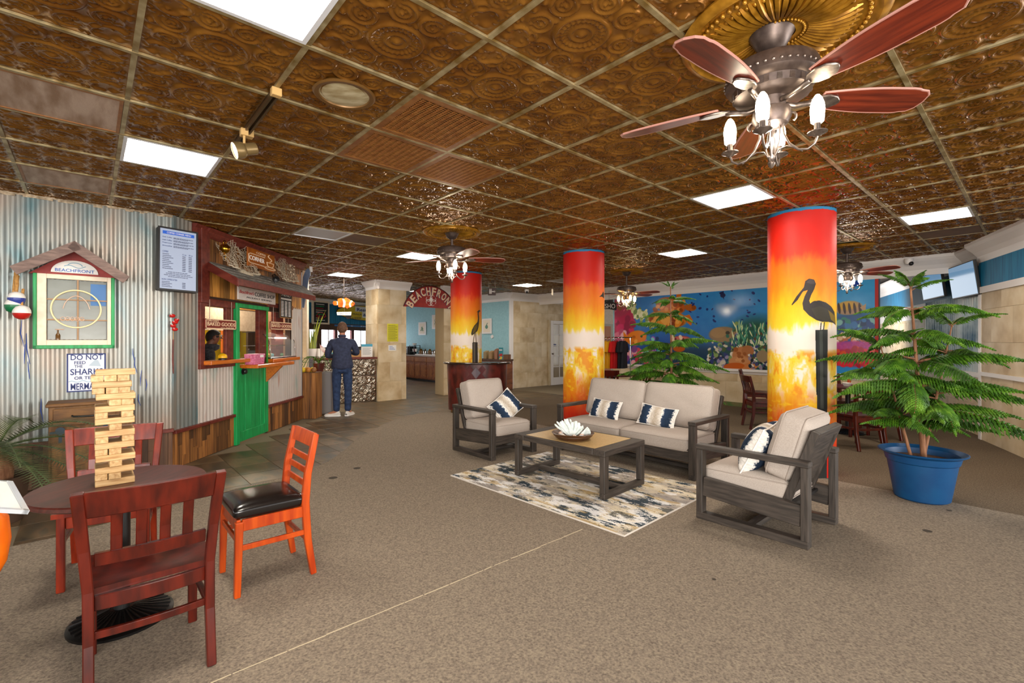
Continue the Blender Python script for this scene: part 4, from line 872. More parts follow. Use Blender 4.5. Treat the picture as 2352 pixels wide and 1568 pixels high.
def pelican(cv):
    f = px2col(P1,1840.5,79.5); c_ = lambda l: crop(l,3.1356,1740,460,f)
    cv.poly(c_([(413,933),(497,930),(495,1400),(490,2040),(430,2040),(424,1400)]),'#2c302e'); cv.poly(c_([(440,940),(462,938),(470,1500),(448,1500)]),'#4a504c'); cv.poly(c_([(413,933),(424,950),(428,1400),(420,1400)]),'#171a14')
    for a in ((452,878,448,934),(474,876,469,934)): cv.poly(c_([(a[0]-3,a[1]),(a[0]+4,a[1]),(a[2]+3,a[3]),(a[2]-4,a[3])]),'#3c3622')
    body = [(248,755),(285,690),(335,625),(345,580),(370,562),(405,570),(417,600),(405,640),(385,680),(372,720),(378,742),(400,725),(440,720),(485,735),(522,765),(545,805),(555,900),(535,882),(505,875),(460,875),(420,862),(370,828),(332,785),(325,740),(340,690),(362,645),(330,655),(292,718),(258,752)]
    cv.poly(c_(body),'#332d2b'); cv.poly(c_([(385,780),(440,760),(500,785),(530,850),(480,868),(420,850)]),'#3d3a2e'); cv.poly(c_([(400,725),(450,722),(505,752),(530,790),(470,765),(420,745)]),'#2e2a29'); cv.poly(c_([(500,790),(545,830),(553,890),(520,860)]),'#8c7420'); cv.poly(c_([(350,590),(375,568),(405,575),(412,600),(380,600)]),'#463f41')
def heron(cv):
    f = px2col(P3,1071,35); c_ = lambda l: crop(l,3.921,920,540,f)
    cv.poly(c_([(645,968),(655,962),(690,964),(693,1150),(645,1150)]),'#3a3632'); cv.poly(c_([(655,970),(668,968),(670,1150),(657,1150)]),'#6b6558')
    for a in ((664,885,652,965),(672,880,678,965)): cv.poly(c_([(a[0]-3,a[1]),(a[0]+3,a[1]),(a[2]+3,a[3]),(a[2]-3,a[3])]),'#5a4a28')
    cv.poly(c_([(682,693),(695,678),(708,672),(717,684),(704,690),(700,705),(704,740),(703,790),(698,830),(688,862),(668,882),(640,902),(634,886),(642,850),(660,815),(688,782),(694,750),(690,705),(692,692)]),'#3f3a33'); cv.poly(c_([(660,825),(686,795),(690,830),(670,868),(646,888)]),'#6b5c22')
def bird2(cv):
    f = px2col(P2,1340,48); cv.poly(crop([(430,452),(452,432),(466,405),(473,430),(474,470),(455,452)],3.7327,1260,560,f),'#1c2018')
column('a','round column painted with sunset and pelican on a post',P1,sunset(11,STOPS,'sunset_pelican',0,pelican))
column('b','round sunset-painted column behind the sofa',P2,sunset(31,STOPS,'sunset_plain',0,bird2))
column('c','round sunset-painted column with heron rising over the bar kiosk',P3,sunset(51,STOPS,'sunset_heron',0,heron))
# ================================================================ BACK WALLS
CORN = [(0,-.2),(.015,-.2),(.03,-.14),(.06,-.10),(.11,-.055),(.13,-.03),(.13,0),(0,0)]
def wallbox(name, W, u0, u1, z0, z1, mat, parent=None, th=.12, face=0.0):
    return MB().box(u0,u1,z0,z1,-th,face).build(name, mat, parent)
def stone_face(parent, u0, u1, z0, z1, tw=.61, th=.455, off=0.0, seed=1):
    MB().box(u0,u1,z0,z1,off-.02,off).build('backing', m_grout, parent); r = random.Random(seed); row = 0; z = z0
    while z < z1-.02:
        u = u0 - (tw/2 if row % 2 else 0); zt = min(z+th,z1)
        while u < u1-.01:
            a, b_ = max(u,u0), min(u+tw,u1)
            if b_-a > .03: MB().box(-(b_-a)/2+.0013,(b_-a)/2-.0013,-(zt-z)/2+.0013,(zt-z)/2-.0013,0,.012+r.uniform(0,.003)).build('stone_tile', m_stone, parent, loc=((a+b_)/2,(z+zt)/2,off))
            u += tw
        z += th; row += 1
def cornice(parent, u0, u1, top=CEIL-.002, sc=1.0, nm='cornice'):
    return crown(MB(), [(a*sc,b*sc) for a,b in CORN], u0, u1, top).build(nm, m_white, parent)
# stone wall with french door (runs away to the right of the white corner)
wb = struct('wall_back', WB.P(0,0), WB.rot); uL, uRr = 0.0, 4.2
stone_face(wb, .1, 3.6, 0, CEIL, seed=4, off=0); cornice(wb, -.02, 3.6, sc=1.2)
MB().box(-.02,.10,0,CEIL-.2,-.02,.05).build('corner_trim', m_white, wb, bev=.004)
du, dv = WB.uv(1262,736); d2 = struct('door_2', WB.P(du,0,.03), WB.rot)
DW, DH = .82, dv
for a,b,c,d in ((0,.11,0,DH),(DW-.11,DW,0,DH),(.11,DW-.11,0,.24),(.11,DW-.11,DH-.11,DH)): MB().box(a,b,c,d,0,.045).build('stile', m_white, d2, bev=.003)
dm = MB(); dm.box(DW/2-.012,DW/2+.012,.24,DH-.11,.008,.036)
for k in range(1,5): zz = .24+(DH-.35)*k/5; dm.box(.11,DW-.11,zz-.012,zz+.012,.008,.036)
dm.build('muntin', m_white, d2)
mgl = M('door_glass','#8f7e68','#b5a88f',rough=.08,sc=(3,1,3),spec=.8)
for a in range(2):
    for k in range(5): MB().box(.11+(DW-.22)*a/2+.012*a,.11+(DW-.22)*(a+1)/2-.012*(1-a),.24+(DH-.35)*k/5+.012,.24+(DH-.35)*(k+1)/5-.012,.014,.02).build('pane', mgl, d2)
MB().box(.13,.26,1.24,1.31,.02,.024).build('blue_decal', m_navytext, d2); MB().box(-.09,-.01,0,DH+.02,.0,.03).build('door_casing', m_stone, d2)
MB().lathe([(0,0),(.025,0),(.02,.03),(.03,.05),(.02,.07),(0,.07)],14,Matrix.Translation((.055,1.0,.045))).build('door_knob', m_pewter, d2, smooth=50)
# blue wall behind the bar and the buffet
wbl = struct('wall_blue', WL.P(0,0), WL.rot)
MB().box(-7.5,-.0,0,CEIL,-.1,0).build('painted_face', m_blue, wbl); cornice(wbl, -1.9, .03, sc=1.2)
# dome cameras and little signs
def dome(label, p):
    t = thing('dome_camera', label, 'camera', p); MB().lathe([(0,.0),(.06,0),(.06,-.05),(.045,-.09),(0,-.09)],18).build('housing', m_white, t, smooth=40); MB().ball((0,-.04,-.085),.036,12,8).build('lens', m_black, t, smooth=60)
p = at(1210,663,13.1); dome('white security dome camera over the beige stone wall',(p.x,p.y,CEIL)); p = at(2088,594,7.9); dome('white security dome camera over the mural corner',(p.x,p.y,p.z+.0))
def hang_sign(p0, p1, Y):
    a, b = at(*p0,Y), at(*p1,Y); t = thing('restroom_sign','small brown hanging restroom sign with arrow','sign',(a+b)/2); W_, H_ = (b.x-a.x)/2, abs(a.z-b.z)/2; t.rotation_euler = (pi/2,0,0)
    MB().box(-W_,W_,-H_,H_,-.012,.012).build('board', M('sign_brown','#3d2014',rough=.5), t, bev=.003)
    for x in (-.55,-.2): MB().lathe([(0,.014),(W_*.12,.014),(W_*.12,.012)],10,Matrix.Translation((W_*x,H_*.62,0))).box(W_*(x-.13),W_*(x+.13),-H_*.6,H_*.42,.012,.014).build('figure', m_whitetext, t)
    MB().box(0,W_*.75,-H_*.12,H_*.12,.012,.014).prism([(W_*.55,-H_*.35),(W_*.9,0),(W_*.55,H_*.35)],.012,.014).build('arrow', m_whitetext, t)
    MB().tube([(-W_*.8,H_,0),(-W_*.8,CEIL-t.location.z,0)],.004,5).tube([(W_*.8,H_,0),(W_*.8,CEIL-t.location.z,0)],.004,5).build('hanger', m_chain, t)
hang_sign((1121,661),(1139,678),11.3)
p = at(1269,671,12.2); t = thing('hanging_strip','pale narrow strip hanging from the ceiling by the sunset column','strip',(p.x,p.y,p.z)); MB().box(-.02,.02,-.004,.004,-.08,.08).build('strip', m_cream, t, bev=.003); MB().tube([(0,0,.08),(0,0,CEIL-p.z)],.002,5).build('thread', m_chain, t)
# ================================================================ STONE PILLARS, ARCHED SIGN
def pillar(name, W, u0, u1, depth, sd):
    t = struct(name, W.P(0,0), W.rot); stone_face(t, u0, u1, 0, CEIL-.18, seed=sd)
    MB().box(u0+.003,u1-.003,0,CEIL,-depth,-.021).build('core', m_grout, t)
    cornice(t, u0-.1, u1+.1, sc=1.0)
    # left return face
    r = struct(name+'_return', W.P(u0,0), (pi/2,0,W.phi-pi/2)); r.parent = None
    stone_face(r, -depth, 0, 0, CEIL-.18, seed=sd+1); cornice(r, -depth, .1, sc=1.0); return t
pA = fl(868,921.7); WP = Wall((pA.x,pA.y),(SI,CO)); wpl = hypot(.51,.55)
pillar('pillar', WP, 0, .74, .62, 3)
pB = fl(1019,901); uB = WP.uv(1019,850)[0]
pb = struct('pillar', WP.P(0,0), WP.rot); stone_face(pb, uB, uB+.75, 0, CEIL-.18, seed=8); MB().box(uB,uB+.75,0,CEIL,-.4,-.021).build('core', m_grout, pb); cornice(pb, uB-.1, uB+.8, sc=1.0)
def note(name, label, W, c, mat, off=.016):
    t,W_,H_,z = board(name,label,'notice',W,c,mat,th=.003,off=off); return t,W_,H_,z
t,W_,H_,z = note('yellow_notice','yellow printed notice taped on the stone pillar',WP,((889.5,743),(914.5,784)),M('yellow_paper','#d9d032',rough=.6))
lines(t,M('notice_print','#6b6a2c'),z,[(-W_*.85,W_*(.85 if k%3 else .5),H_*(.84-.105*k),H_*.035) for k in range(17)])
t,W_,H_,z = note('white_notice','small white notice below the yellow notice on the pillar',WP,((892,792.5),(910,805)),m_paper)
lines(t,m_bluetext,z,[(-W_*.75,W_*(.1+.3*k),H_*(.55-.5*k),H_*.16) for k in range(3)])
# arched sign
uc = WP.uv(990,690,.05)[0]; ul, zl = WP.uv(927,703,.05); hw = uc-ul; zb = zl; za = WP.uv(990,657,.05)[1]; rise = za-zb
t = thing('arched_sign','red half-round beachfront sign with octopus spanning the opening','sign',WP.P(uc,zb,.05),WP.rot)
Rr = (hw*hw+rise*rise)/(2*rise); cy = rise-Rr; am = math.asin(hw/Rr)
def arcp(a, r): return (r*sin(a), cy+r*cos(a))
m_rsign = M('weathered_red_board','#8c1c16','#a02a20',rough=.6,sc=9)
MB().prism([arcp(a,Rr) for a in np.linspace(-am,am,40)],-.03,0).build('board', m_rsign, t)
e_ = MB(); e_.tube([(*arcp(a,Rr),0) for a in np.linspace(-am,am,40)],.012,6); e_.build('rim', M('sign_rim','#4a1512',rough=.6), t, smooth=60)
ltr = 'BEACHFRONT'; lh = .205; rr = Rr-.03-lh
for k,ch in enumerate(ltr):
    a = -am*.86+2*am*.86*k/9; x,y = arcp(a,rr+lh/2); lw = .062
    text(ch,-lw,lw,-lh/2,lh/2,m_navytext,t,.003,name='letter_shadow',rot=(0,0,-a),loc=(x-.012,y-.004,0),bold=.03); text(ch,-lw,lw,-lh/2,lh/2,m_creamtext,t,.009,name='letter',rot=(0,0,-a),loc=(x,y,0),bold=.03)
oc = MB(); oc.ball((0,.21,.006),(.05,.045,.006),14,8); r = random.Random(2)
for k in range(8):
    a = -2.75+k*5.5/7-pi/2; pts = [(0,.18,.006)]; x,y = 0,.18; d_ = a
    for s_ in range(9): d_ += (.42 if k%2 else -.42)*(1 if s_>2 else .1); x += .027*cos(d_); y += .024*sin(d_); pts.append((x,max(.02,y),.006))
    oc.tube(pts,[.012-.0009*q for q in range(10)],6)
oc.build('octopus', m_whitetext, t, smooth=60)
MB().tube([(0,rise,-.02),(0,CEIL-zb,-.02)],.006,6).build('hanger', m_chain, t)
# ---- buffet under the blue wall
WBf = Wall(WL.P(0,0,.58).to_2d(), (CO,-SI)); ub0 = WBf.uv(932,850)[0]-.15; ub1 = WBf.uv(1040,860)[0]; nb = 3; wb_ = .80
ub1e = ub0+nb*wb_+.9
m_cab = M('walnut_cabinet','#643419','#8a4e27',rough=.45,sc=(14,14,3)); m_cabi = M('walnut_panel','#74411f','#97602f',rough=.4,sc=(20,4,20))
for k in range(4):
    u = ub0+k*wb_; tt = thing('buffet_cabinet',['walnut buffet cabinet beside the stone pillar','walnut buffet cabinet, second from the stone pillar','walnut buffet cabinet, third from the stone pillar','walnut buffet cabinet at the far jamb side'][k],'cabinet',WBf.P(u+wb_/2,0,0),WBf.rot,group=None)
    h_ = wb_/2-.004
    MB().box(-h_,h_,.08,.86,-.5,0).build('carcass', m_cab, tt); MB().box(-h_,h_,0,.08,-.5,-.06).build('plinth', m_black, tt)
    for s in (0,1):
        a,b = (-h_+.015,-.006) if s == 0 else (.006,h_-.015)
        dd = MB().box(a,b,.12,.65,0,.02).build('door', m_cab, tt, bev=.003); MB().box(a+.06,b-.06,.18,.59,.0,.012,Matrix.Translation((0,0,.012))).build('raised_panel', m_cabi, dd, bev=.006)
    MB().box(-h_+.015,h_-.015,.68,.84,0,.02).build('drawer', m_cabi, tt, bev=.003)
t = thing('buffet_worktop','grey stone worktop over the walnut buffet cabinets','worktop',WBf.P(ub0+2*wb_,.86,0),WBf.rot); MB().box(-2*wb_,2*wb_,.002,.04,-.51,.03).build('slab', M('grey_granite','#8f8378','#b5a99e',rough=.3,sc=60), t, bev=.004)
uq0 = WBf.uv(963,815,-.2)[0]; uq1 = WBf.uv(1030,815,-.2)[0]
for k in range(7):
    u = uq0+.1+(uq1-uq0-.1)*k/6.0; tt = thing('cereal_dispenser','%s jar dispenser counted from the wire stand on the buffet'%['first','second','third','fourth','fifth','sixth','seventh'][k],'dispenser',WBf.P(u,.902,-.22),WBf.rot,group='silver dispensers on the buffet'); Q = Matrix.Rotation(-pi/2,4,'X')
    MB().lathe([(0,0),(.085,0),(.085,.14),(.06,.17),(0,.17)],16,Q).build('jar',[M('jar_dark','#4a3524','#8d6c46',rough=.2,sc=40),m_steel][k%2] if k < 2 else [bpy.data.materials['jar_dark'],m_steel][k%2],tt,smooth=40); MB().ball((0,.19,0),(.04,.035,.04),10,7).build('lid',m_brass if k%2 == 0 else m_chrome,tt,smooth=60); MB().tube([(0,.08,.085),(0,.05,.12)],.012,6).build('spout',m_chrome,tt)
MBs = thing('dispenser_rail','long white drip rail in front of the silver dispensers','rail',WBf.P((uq0+uq1)/2,.901,-.05),WBf.rot); MB().box(-(uq1-uq0)/2,(uq1-uq0)/2,0,.04,-.03,.03).build('rail', m_white, MBs, bev=.005)
us = WBf.uv(950,815,-.2)[0]; t = thing('wire_stand','black tiered stand with cups beside the dispensers','stand',WBf.P(us,.902,-.25),WBf.rot)
fr = MB()
for x in (-.16,.16):
    for zq in (-.12,.12): fr.box(x-.01,x+.01,0,.34,zq-.01,zq+.01)
fr.box(-.17,.17,.33,.345,-.13,.13); fr.box(-.17,.17,.1,.11,-.13,.13); fr.build('frame', m_black, t)
for x,c in ((-.09,m_paper),(.0,m_redtext),(.09,m_paper)): MB().lathe([(0,0),(.035,0),(.045,.1),(0,.1)],12,Matrix.Translation((x,.112,0))@Matrix.Rotation(-pi/2,4,'X')).build('cup',c,t,smooth=40)
tag(MB().lathe([(0,0),(.05,0),(.09,.07),(.085,.07),(.045,.012),(0,.012)],16,Matrix.Rotation(-pi/2,4,'X')).build('bowl',m_paper,None,loc=WBf.P(us-.02,1.25,-.25),rot=WBf.rot,smooth=50),'white bowl on top of the black tiered stand','bowl')
us2 = WBf.uv(938,815,-.2)[0]; t = thing('toaster_oven','dark countertop toaster oven at the pillar end of the buffet','oven',WBf.P(us2,.902,-.28),WBf.rot); MB().box(-.15,.15,0,.3,-.18,.18).build('body',m_black,t,bev=.01); MB().box(-.12,.08,.05,.24,.18,.185).build('glass_door',m_steel,t); MB().box(-.13,.13,.27,.285,.185,.2).build('handle',m_chrome,t)
def picture(label, W, c, motif, off=.015):
    t,W_,H_,z = board('framed_print',label,'picture',W,c,m_white,th=.02,off=off); MB().box(-W_*.7,W_*.7,-H_*.8,H_*.8,z-.002,z+.001).build('mat_board',M('print_mat','#ded3bf',rough=.7) if 'print_mat' not in bpy.data.materials else bpy.data.materials['print_mat'],t)
    e = MB()
    for a,b,c_,d in ((-W_*.55,W_*.55,-H_*.66,-H_*.63),(-W_*.55,W_*.55,H_*.63,H_*.66),(-W_*.55,-W_*.52,-H_*.63,H_*.63),(W_*.52,W_*.55,-H_*.63,H_*.63)): e.box(a,b,c_,d,z+.001,z+.002)
    e.build('inner_line',m_cream,t); mm = MB(); r = random.Random(len(label))
    if motif == 'crab':
        mm.ball((0,-H_*.05,z+.002),(W_*.25,H_*.13,.003),12,6)
        for s in (-1,1):
            mm.tube([(s*W_*.2,0,z+.002),(s*W_*.36,H_*.15,z+.002),(s*W_*.25,H_*.35,z+.002)],.006,5)
            for q in range(3): mm.tube([(s*W_*.18,-H_*.08,z+.002),(s*W_*(.3+.05*q),-H_*(.15+.1*q),z+.002),(s*W_*(.28+.02*q),-H_*(.3+.08*q),z+.002)],.004,5)
        mt = M('teal_ink','#2c6d6a')
    elif motif == 'turtle':
        for q in range(9): mm.ball((r.uniform(-.3,.3)*W_,r.uniform(-.35,.3)*H_,z+.002),(W_*.16,H_*.1,.003),9,5)
        mt = M('green_ink','#3d6d34')
    else:
        mm.ball((0,-H_*.1,z+.002),(W_*.3,H_*.26,.003),12,6); mm.tube([(0,H_*.1,z+.002),(W_*.1,H_*.3,z+.002),(W_*.2,H_*.4,z+.002)],.012,6); mt = M('sea_ink','#4f7f6a')
    mm.build('motif',mt,t)
picture('white framed green turtle print on the blue wall above the buffet',WL,((962,740),(979,769)),'turtle'); picture('white framed teal crab print higher on the blue wall',WL,((993,723),(1013,755)),'crab'); picture('white framed sea creature print on the blue wall beside the heron column',WL,((1108,732),(1130,766)),'seahorse')
p_ = on(WL,'wall_sensor','small white round sensor under the framed sea print','sensor',1131,773,.01); MB().lathe([(0,.03),(.05,.03),(.06,.0),(0,0)],16).build('body',m_white,p_,smooth=40)
# ---- brochure counter behind the bar kiosk
uk = WL.uv(1138,820,.5)[0]; t = thing('brochure_counter','dark wood side counter against the blue wall behind the kiosk','counter',WL.P(uk,0,.3),WL.rot)
MB().box(-.8,.22,0,.83,-.28,.2).build('body', m_cab, t, bev=.005); MB().box(-.82,.24,.83,.88,-.29,.24).build('top', m_dplank, t, bev=.005); MB().box(.10,.22,.88,1.02,-.2,.1).build('raised_end', m_dplank, t)
for k,(px,ht,c) in enumerate(((1114,.24,'#a58a5c'),(1126,.24,'#b08a5a'),(1139,.31,'#9a6a4c'))):
    u = WL.uv(px,820,.4)[0]; tt = thing('brochure_stack',['tan brochure stack nearest the heron column','tan brochure stack in the middle of the side counter','reddish brochure stack beside the bright booklet'][k],'brochures',WL.P(u,.881,.36),WL.rot)
    for q in range(5): MB().box(-.07,.07,.002,ht-.01*q,-.06+.022*q,-.042+.022*q).build('brochure',M('brochure_%s'%c[1:],c,rough=.6,rnd=.3) if q==0 else bpy.data.materials['brochure_'+c[1:]],tt)
u = WL.uv(1151,812,.42)[0]; t = thing('travel_booklet','colourful booklet standing at the end of the side counter','booklet',WL.P(u,.881,.42),WL.rot); MB().box(-.09,.09,0,.34,0,.015).build('cover',M('booklet_teal','#1f7f8c',rough=.4),t); MB().prism([(-.08,.08),(.08,.1),(.07,.17),(-.06,.16)],.015,.017).build('red_patch',m_redtext,t); MB().prism([(-.07,.01),(.03,.0),(.08,.06),(0,.09)],.015,.017).build('yellow_patch',M('patch_yellow','#e0b52a'),t); lines(t,m_whitetext,.0165,[(-.07,.07,.27,.03)])
# ---- bow-fronted bar kiosk in front of the heron column
t = thing('bar_kiosk','bow-fronted dark mahogany bar kiosk with diamond inlay behind the armchair','bar',(-.60,9.50,0)); m_kio = M('burl_mahogany','#3a130f','#642019',rough=.3,sc=(9,9,5),coat=.4)
def bow(th, hx_, hy): return (-hx_*cos(th), -hy*sin(th))
ths = np.linspace(0,pi,40); rows_ = [[(*bow(a,.575+.03*f,.34+.03*f),.07+.90*f) for a in ths] for f in np.linspace(0,1,6)]
MB().grid(rows_).build('bowed_front', m_kio, t, smooth=50); MB().box(-.58,.58,-.012,.0,.10,.97).build('back_board', m_dplank, t)
MB().prism([bow(a,.575,.34) for a in ths],.06,.08).build('bottom', m_kio, t); MB().prism([bow(a,.655,.425) for a in ths],.975,1.0).build('top', M('dark_gloss_top','#3b2a20','#5a4434',rough=.12,sc=4,coat=.6), t, bev=.006)
MB().tube([(*bow(a,.655,.425),.985) for a in ths],.022,8).build('bullnose', M('bullnose','#2a1a14',rough=.15,coat=.6), t, smooth=60)
def inlay(cs, cz, w2, h2, mat):
    pts = [(0,h2),(w2,0),(0,-h2),(-w2,0)]; vs = []
    for dx,dz in [(0,0)]+pts:
        z_ = cz+dz; f = (z_-.07)/.90; hx_,hy = .575+.03*f,.34+.03*f; th = pi/2+(cs+dx)/hx_; x,y = bow(th,hx_+.006,hy+.008); vs.append((x,y,z_))
    MB().add(vs,[(0,1,2),(0,2,3),(0,3,4),(0,4,1)]).build('diamond_inlay', mat, t)
m_in1 = M('silver_inlay','#8b8089',rough=.12,metal=.5); m_in2 = M('plum_inlay','#5a2a2b',rough=.15,coat=.5)
inlay(0,.80,.085,.11,m_in1); inlay(-.10,.69,.09,.12,m_in2); inlay(.10,.69,.09,.12,m_in2); inlay(-.12,.87,.07,.09,m_in2); inlay(.12,.87,.07,.09,m_in2); inlay(0,.57,.085,.11,m_in2)
for x,y in ((-.5,-.08),(.5,-.08),(-.25,-.27),(.25,-.27)): MB().lathe([(0,0),(.012,0),(.024,.1),(0,.1)],12,Matrix.Translation((x,y,0))).build('foot', m_plank_hi, t, smooth=40)
# ================================================================ TIN COUNTER AND THE ROOM BEHIND
q0, q1 = fl(721.6,932), fl(867.6,921.7); WT = Wall((q0.x,q0.y),(q1.x-q0.x,q1.y-q0.y)); LT = (q1-q0).length; HT = 1.04
t = thing('tin_counter','order counter faced with stamped silver tin tiles, brown top','counter',WT.P(0,0),WT.rot)
MB().box(0,LT-.16,0,HT-.04,-.6,-.02).build('body', m_dplank, t); MB().box(-.03,LT-.16,HT-.04,HT+.005,-.62,-.02).box(-.03,LT-.02,HT-.04,HT+.005,-.0199,.05).build('top', m_redpaint, t, bev=.005)
U,V,hh = relief(64); n = 64; a2 = .30
def tinslice(u0,u1,v0,v1,cx,cy):
    ia = [k for k in range(n) if u0-1e-6 <= cx+U[0,k]*a2 <= u1+1e-6]; ib = [k for k in range(n) if v0-1e-6 <= cy+V[k,0]*a2 <= v1+1e-6]
    if len(ia) < 3 or len(ib) < 3: return
    o = MB().grid([[(cx+U[b,a]*a2,cy+V[b,a]*a2,.02*hh[b,a]-.018) for a in ia] for b in ib]).build('tin_tile', m_tin, t); o.data.polygons.foreach_set('use_smooth',[True]*len(o.data.polygons))
for ku in range(3):
    for kv in range(2): tinslice(0,LT-.02,0,HT-.05,LT-.02-.31-.61*ku,.305+.61*kv)
# things on the counter
def onc(u, off=-.25): return WT.P(u,HT+.006,off)
t = thing('flyer_holder','white flyer stand with aqua heading at the pillar end of the counter','flyer',onc(LT-.22,-.12),WT.rot); MB().box(-.13,.13,0,.30,-.008,.008).build('sheet',m_paper,t); MB().box(-.13,.13,.24,.3,.008,.010).build('heading',M('aqua_heading','#4aa3c4'),t); lines(t,M('grey_print','#8a9096'),.009,[(-.1,.1-.03*(k%2),.2-.028*k,.01) for k in range(6)])
t = thing('cardboard_box','open tan cardboard box on the tin counter','box',onc(LT-.42,-.32),WT.rot); MB().box(-.14,.14,0,.15,-.1,.1).build('body',M('cardboard','#b98f5c',rough=.8),t,bev=.003); MB().box(-.14,.14,.15,.155,.02,.1).build('flap',M('cardboard_flap','#c79e69',rough=.8),t)
t = thing('aqua_flyer_box','white box with a blue beach flyer at the plant end of the counter','box',onc(.28,-.25),WT.rot); MB().box(-.17,.17,0,.2,-.1,.1).build('body',m_paper,t,bev=.004); MB().box(-.05,.15,.02,.17,.1,.103).build('flyer',M('flyer_teal','#3d9ab0','#d8c05a',sc=9),t)
t = thing('small_flag','tiny striped flag on a stick on the tin counter','flag',onc(.17,-.15),WT.rot); MB().tube([(0,0,0),(-.03,.32,0)],.004,5).build('stick',m_chain,t); MB().add([(-.03,.3,0),(.08,.22,.01),(.09,.1,.01),(-.02,.18,0)],[(0,1,2,3)]).build('cloth',M('flag_cloth','#c23a34','#e8dfd8',sc=(2,30,2)),t)
m_snake = M('snake_plant_leaf','#4d6b2a','#a3a13c',rough=.45,sc=(30,4,30))
t = thing('snake_plant','tall snake plant in a pale pot behind the tin counter','plant',onc(.02,-.35),WT.rot); Q = Matrix.Rotation(-pi/2,4,'X'); MB().lathe([(0,0),(.09,0),(.12,.2),(.11,.2),(.1,.17),(0,.17)],18,Q).build('pot',m_white,t,smooth=40)
for k,(x,h_,ln_) in enumerate(((-.05,.72,-.06),(.02,.6,.04),(.06,.92,.24),(-.02,.5,.02),(.03,.8,.12))):
    rows_ = [[(x+ln_*f*f-s*.028*(1-f)**.6,.17+h_*f,.01*s*s*0+.012*abs(s)+k*.02-.04) for s in (-1,0,1)] for f in np.linspace(0,1,7)]; MB().grid(rows_).build('leaf',m_snake,t,smooth=60)
m_fern = M('fern_green','#2f5a1a','#6a9a32',rough=.5,sc=20)
t = thing('fern','bushy green fern spilling beside the coffee shop end','plant',(-3.72,9.35,.98)); MB().lathe([(0,-.16),(.08,-.16),(.11,0),(0,0)],16).build('pot',m_redpaint,t,smooth=40); r = random.Random(12)
for k in range(15):
    a = r.uniform(-2.6,1.4); l = r.uniform(.22,.42); pts = [Vector((cos(a)*l*f,sin(a)*l*f,.25*sin(f*2.1)-.30*f*f*(1 if a<.6 else .6))) for f in np.linspace(0,1,7)]; mb = MB(); mb.tube(pts,.004,4)
    for p in pts[1:]:
        d_ = Vector((-sin(a),cos(a),0))
        for s in (-1,1): mb.add([p,p+d_*s*.06+Vector((0,0,-.01)),p+d_*s*.055+Vector((cos(a),sin(a),0))*.04],[(0,1,2)])
    mb.build('frond',m_fern,t)
t = thing('plant_stand','grey boxed plant stand beside the coffee shop end','stand',(-3.70,9.35,0)); MB().box(-.16,.28,-.16,.16,0,.815).build('box',M('grey_laminate','#8d8a8c',rough=.5),t,bev=.006)
t = thing('plank_bin','brown plank-sided bin at the end of the coffee shop front','bin',(-3.66,8.80,0))
for k in range(4): MB().box(-.16+.08*k+.002,-.08+.08*k-.002,-.15,.15,0,.84).build('plank',m_plankz,t)
for k in range(5): tag(MB().ball((0,0,0),(.05,.045,.05),10,7).build('decorative_gourd',M('gourd_%d'%k,['#d8b321','#c98a3a','#b9772d','#e0c02e','#8a5a2c'][k],rough=.5),None,loc=(-3.76+.05*k,8.72+.05*(k%2),.89),smooth=60),'%s gourd on the plank bin'%['bright yellow','tan','amber-brown','lemon yellow','dark brown'][k],'gourd',group='gourds on the plank bin')
MB().box(-.17,.17,-.16,.16,.84,.846,).build('lid',m_dplank,t)
# room behind: windows, boards, chalkboard, surfboard sign
WX = Wall((-6.54,15.6),(.415,.91)); wx = struct('wall_far', WX.P(0,0), WX.rot)
def X(px,py): return WX.uv(px,py)
zc0 = X(740,742)[1]; zw1, zw0 = X(740,757)[1], X(740,797)[1]; u0, u1 = -2.2, 4.5
MB().box(u0,u1,zc0,CEIL,-.1,0).build('backing', m_deepblue, wx); r = random.Random(6); u = u0
while u < u1: MB().box(u+.006,min(u+.24,u1)-.006,zc0,CEIL-.12,0,.02).build('blue_board', m_deepblue, wx); u += .24
cornice(wx,u0,u1,sc=.9); MB().box(u0,u1,zw1,zc0,-.1,.05).build('beam', m_dplank, wx); MB().box(u0,u1,0,zw0,-.1,0).build('dado', M('dado_grey','#9a9594',rough=.6), wx); MB().box(u0,u1,zw0-.05,zw0,0,.06).build('sill', m_dplank, wx)
day = M('daylight_pane','#ffffff',emit=3,ecol='#f4f6ff')
edges = [(690,726),(737,768),(774,806),(812,842),(846,885)]
for k,(a,b) in enumerate(edges):
    wn = struct('window_%d'%(k+1), WX.P(0,0), WX.rot); ua, ub = X(a,770)[0], X(b,770)[0]; MB().box(ua,ub,zw0,zw1,-.06,-.05).build('pane', day, wn)
    MB().box(ua,ub,zw0+(zw1-zw0)*.33,zw0+(zw1-zw0)*.36,-.05,-.03).build('rail', M('window_rail','#d8c9a5',rough=.5) if k==0 else bpy.data.materials['window_rail'], wn)
    MB().box((ua*.4+ub*.6)-.02,(ua*.4+ub*.6)+.02,zw0,zw1,-.05,-.03).build('mullion', m_white, wn)
for (a,b),(c,d) in zip(edges,edges[1:]): MB().box(X(b,770)[0],X(c,770)[0],zw0-.02,zw1+.02,-.1,.03).build('window_post', m_redpaint if b != 726 else m_dplank, wx)
MB().box(u0,X(690,770)[0],zw0,zw1,-.1,0).build('window_post', m_dplank, wx)
t,W_,H_,z = board('chalkboard','black chalkboard menu in a pale frame on the blue boards','chalkboard',WX,((715,689),(755,745)),m_cream,th=.04,off=.03); MB().box(-W_*.8,W_*.8,-H_*.86,H_*.86,.04,.044).build('slate',m_blacktext,t); r = random.Random(9)
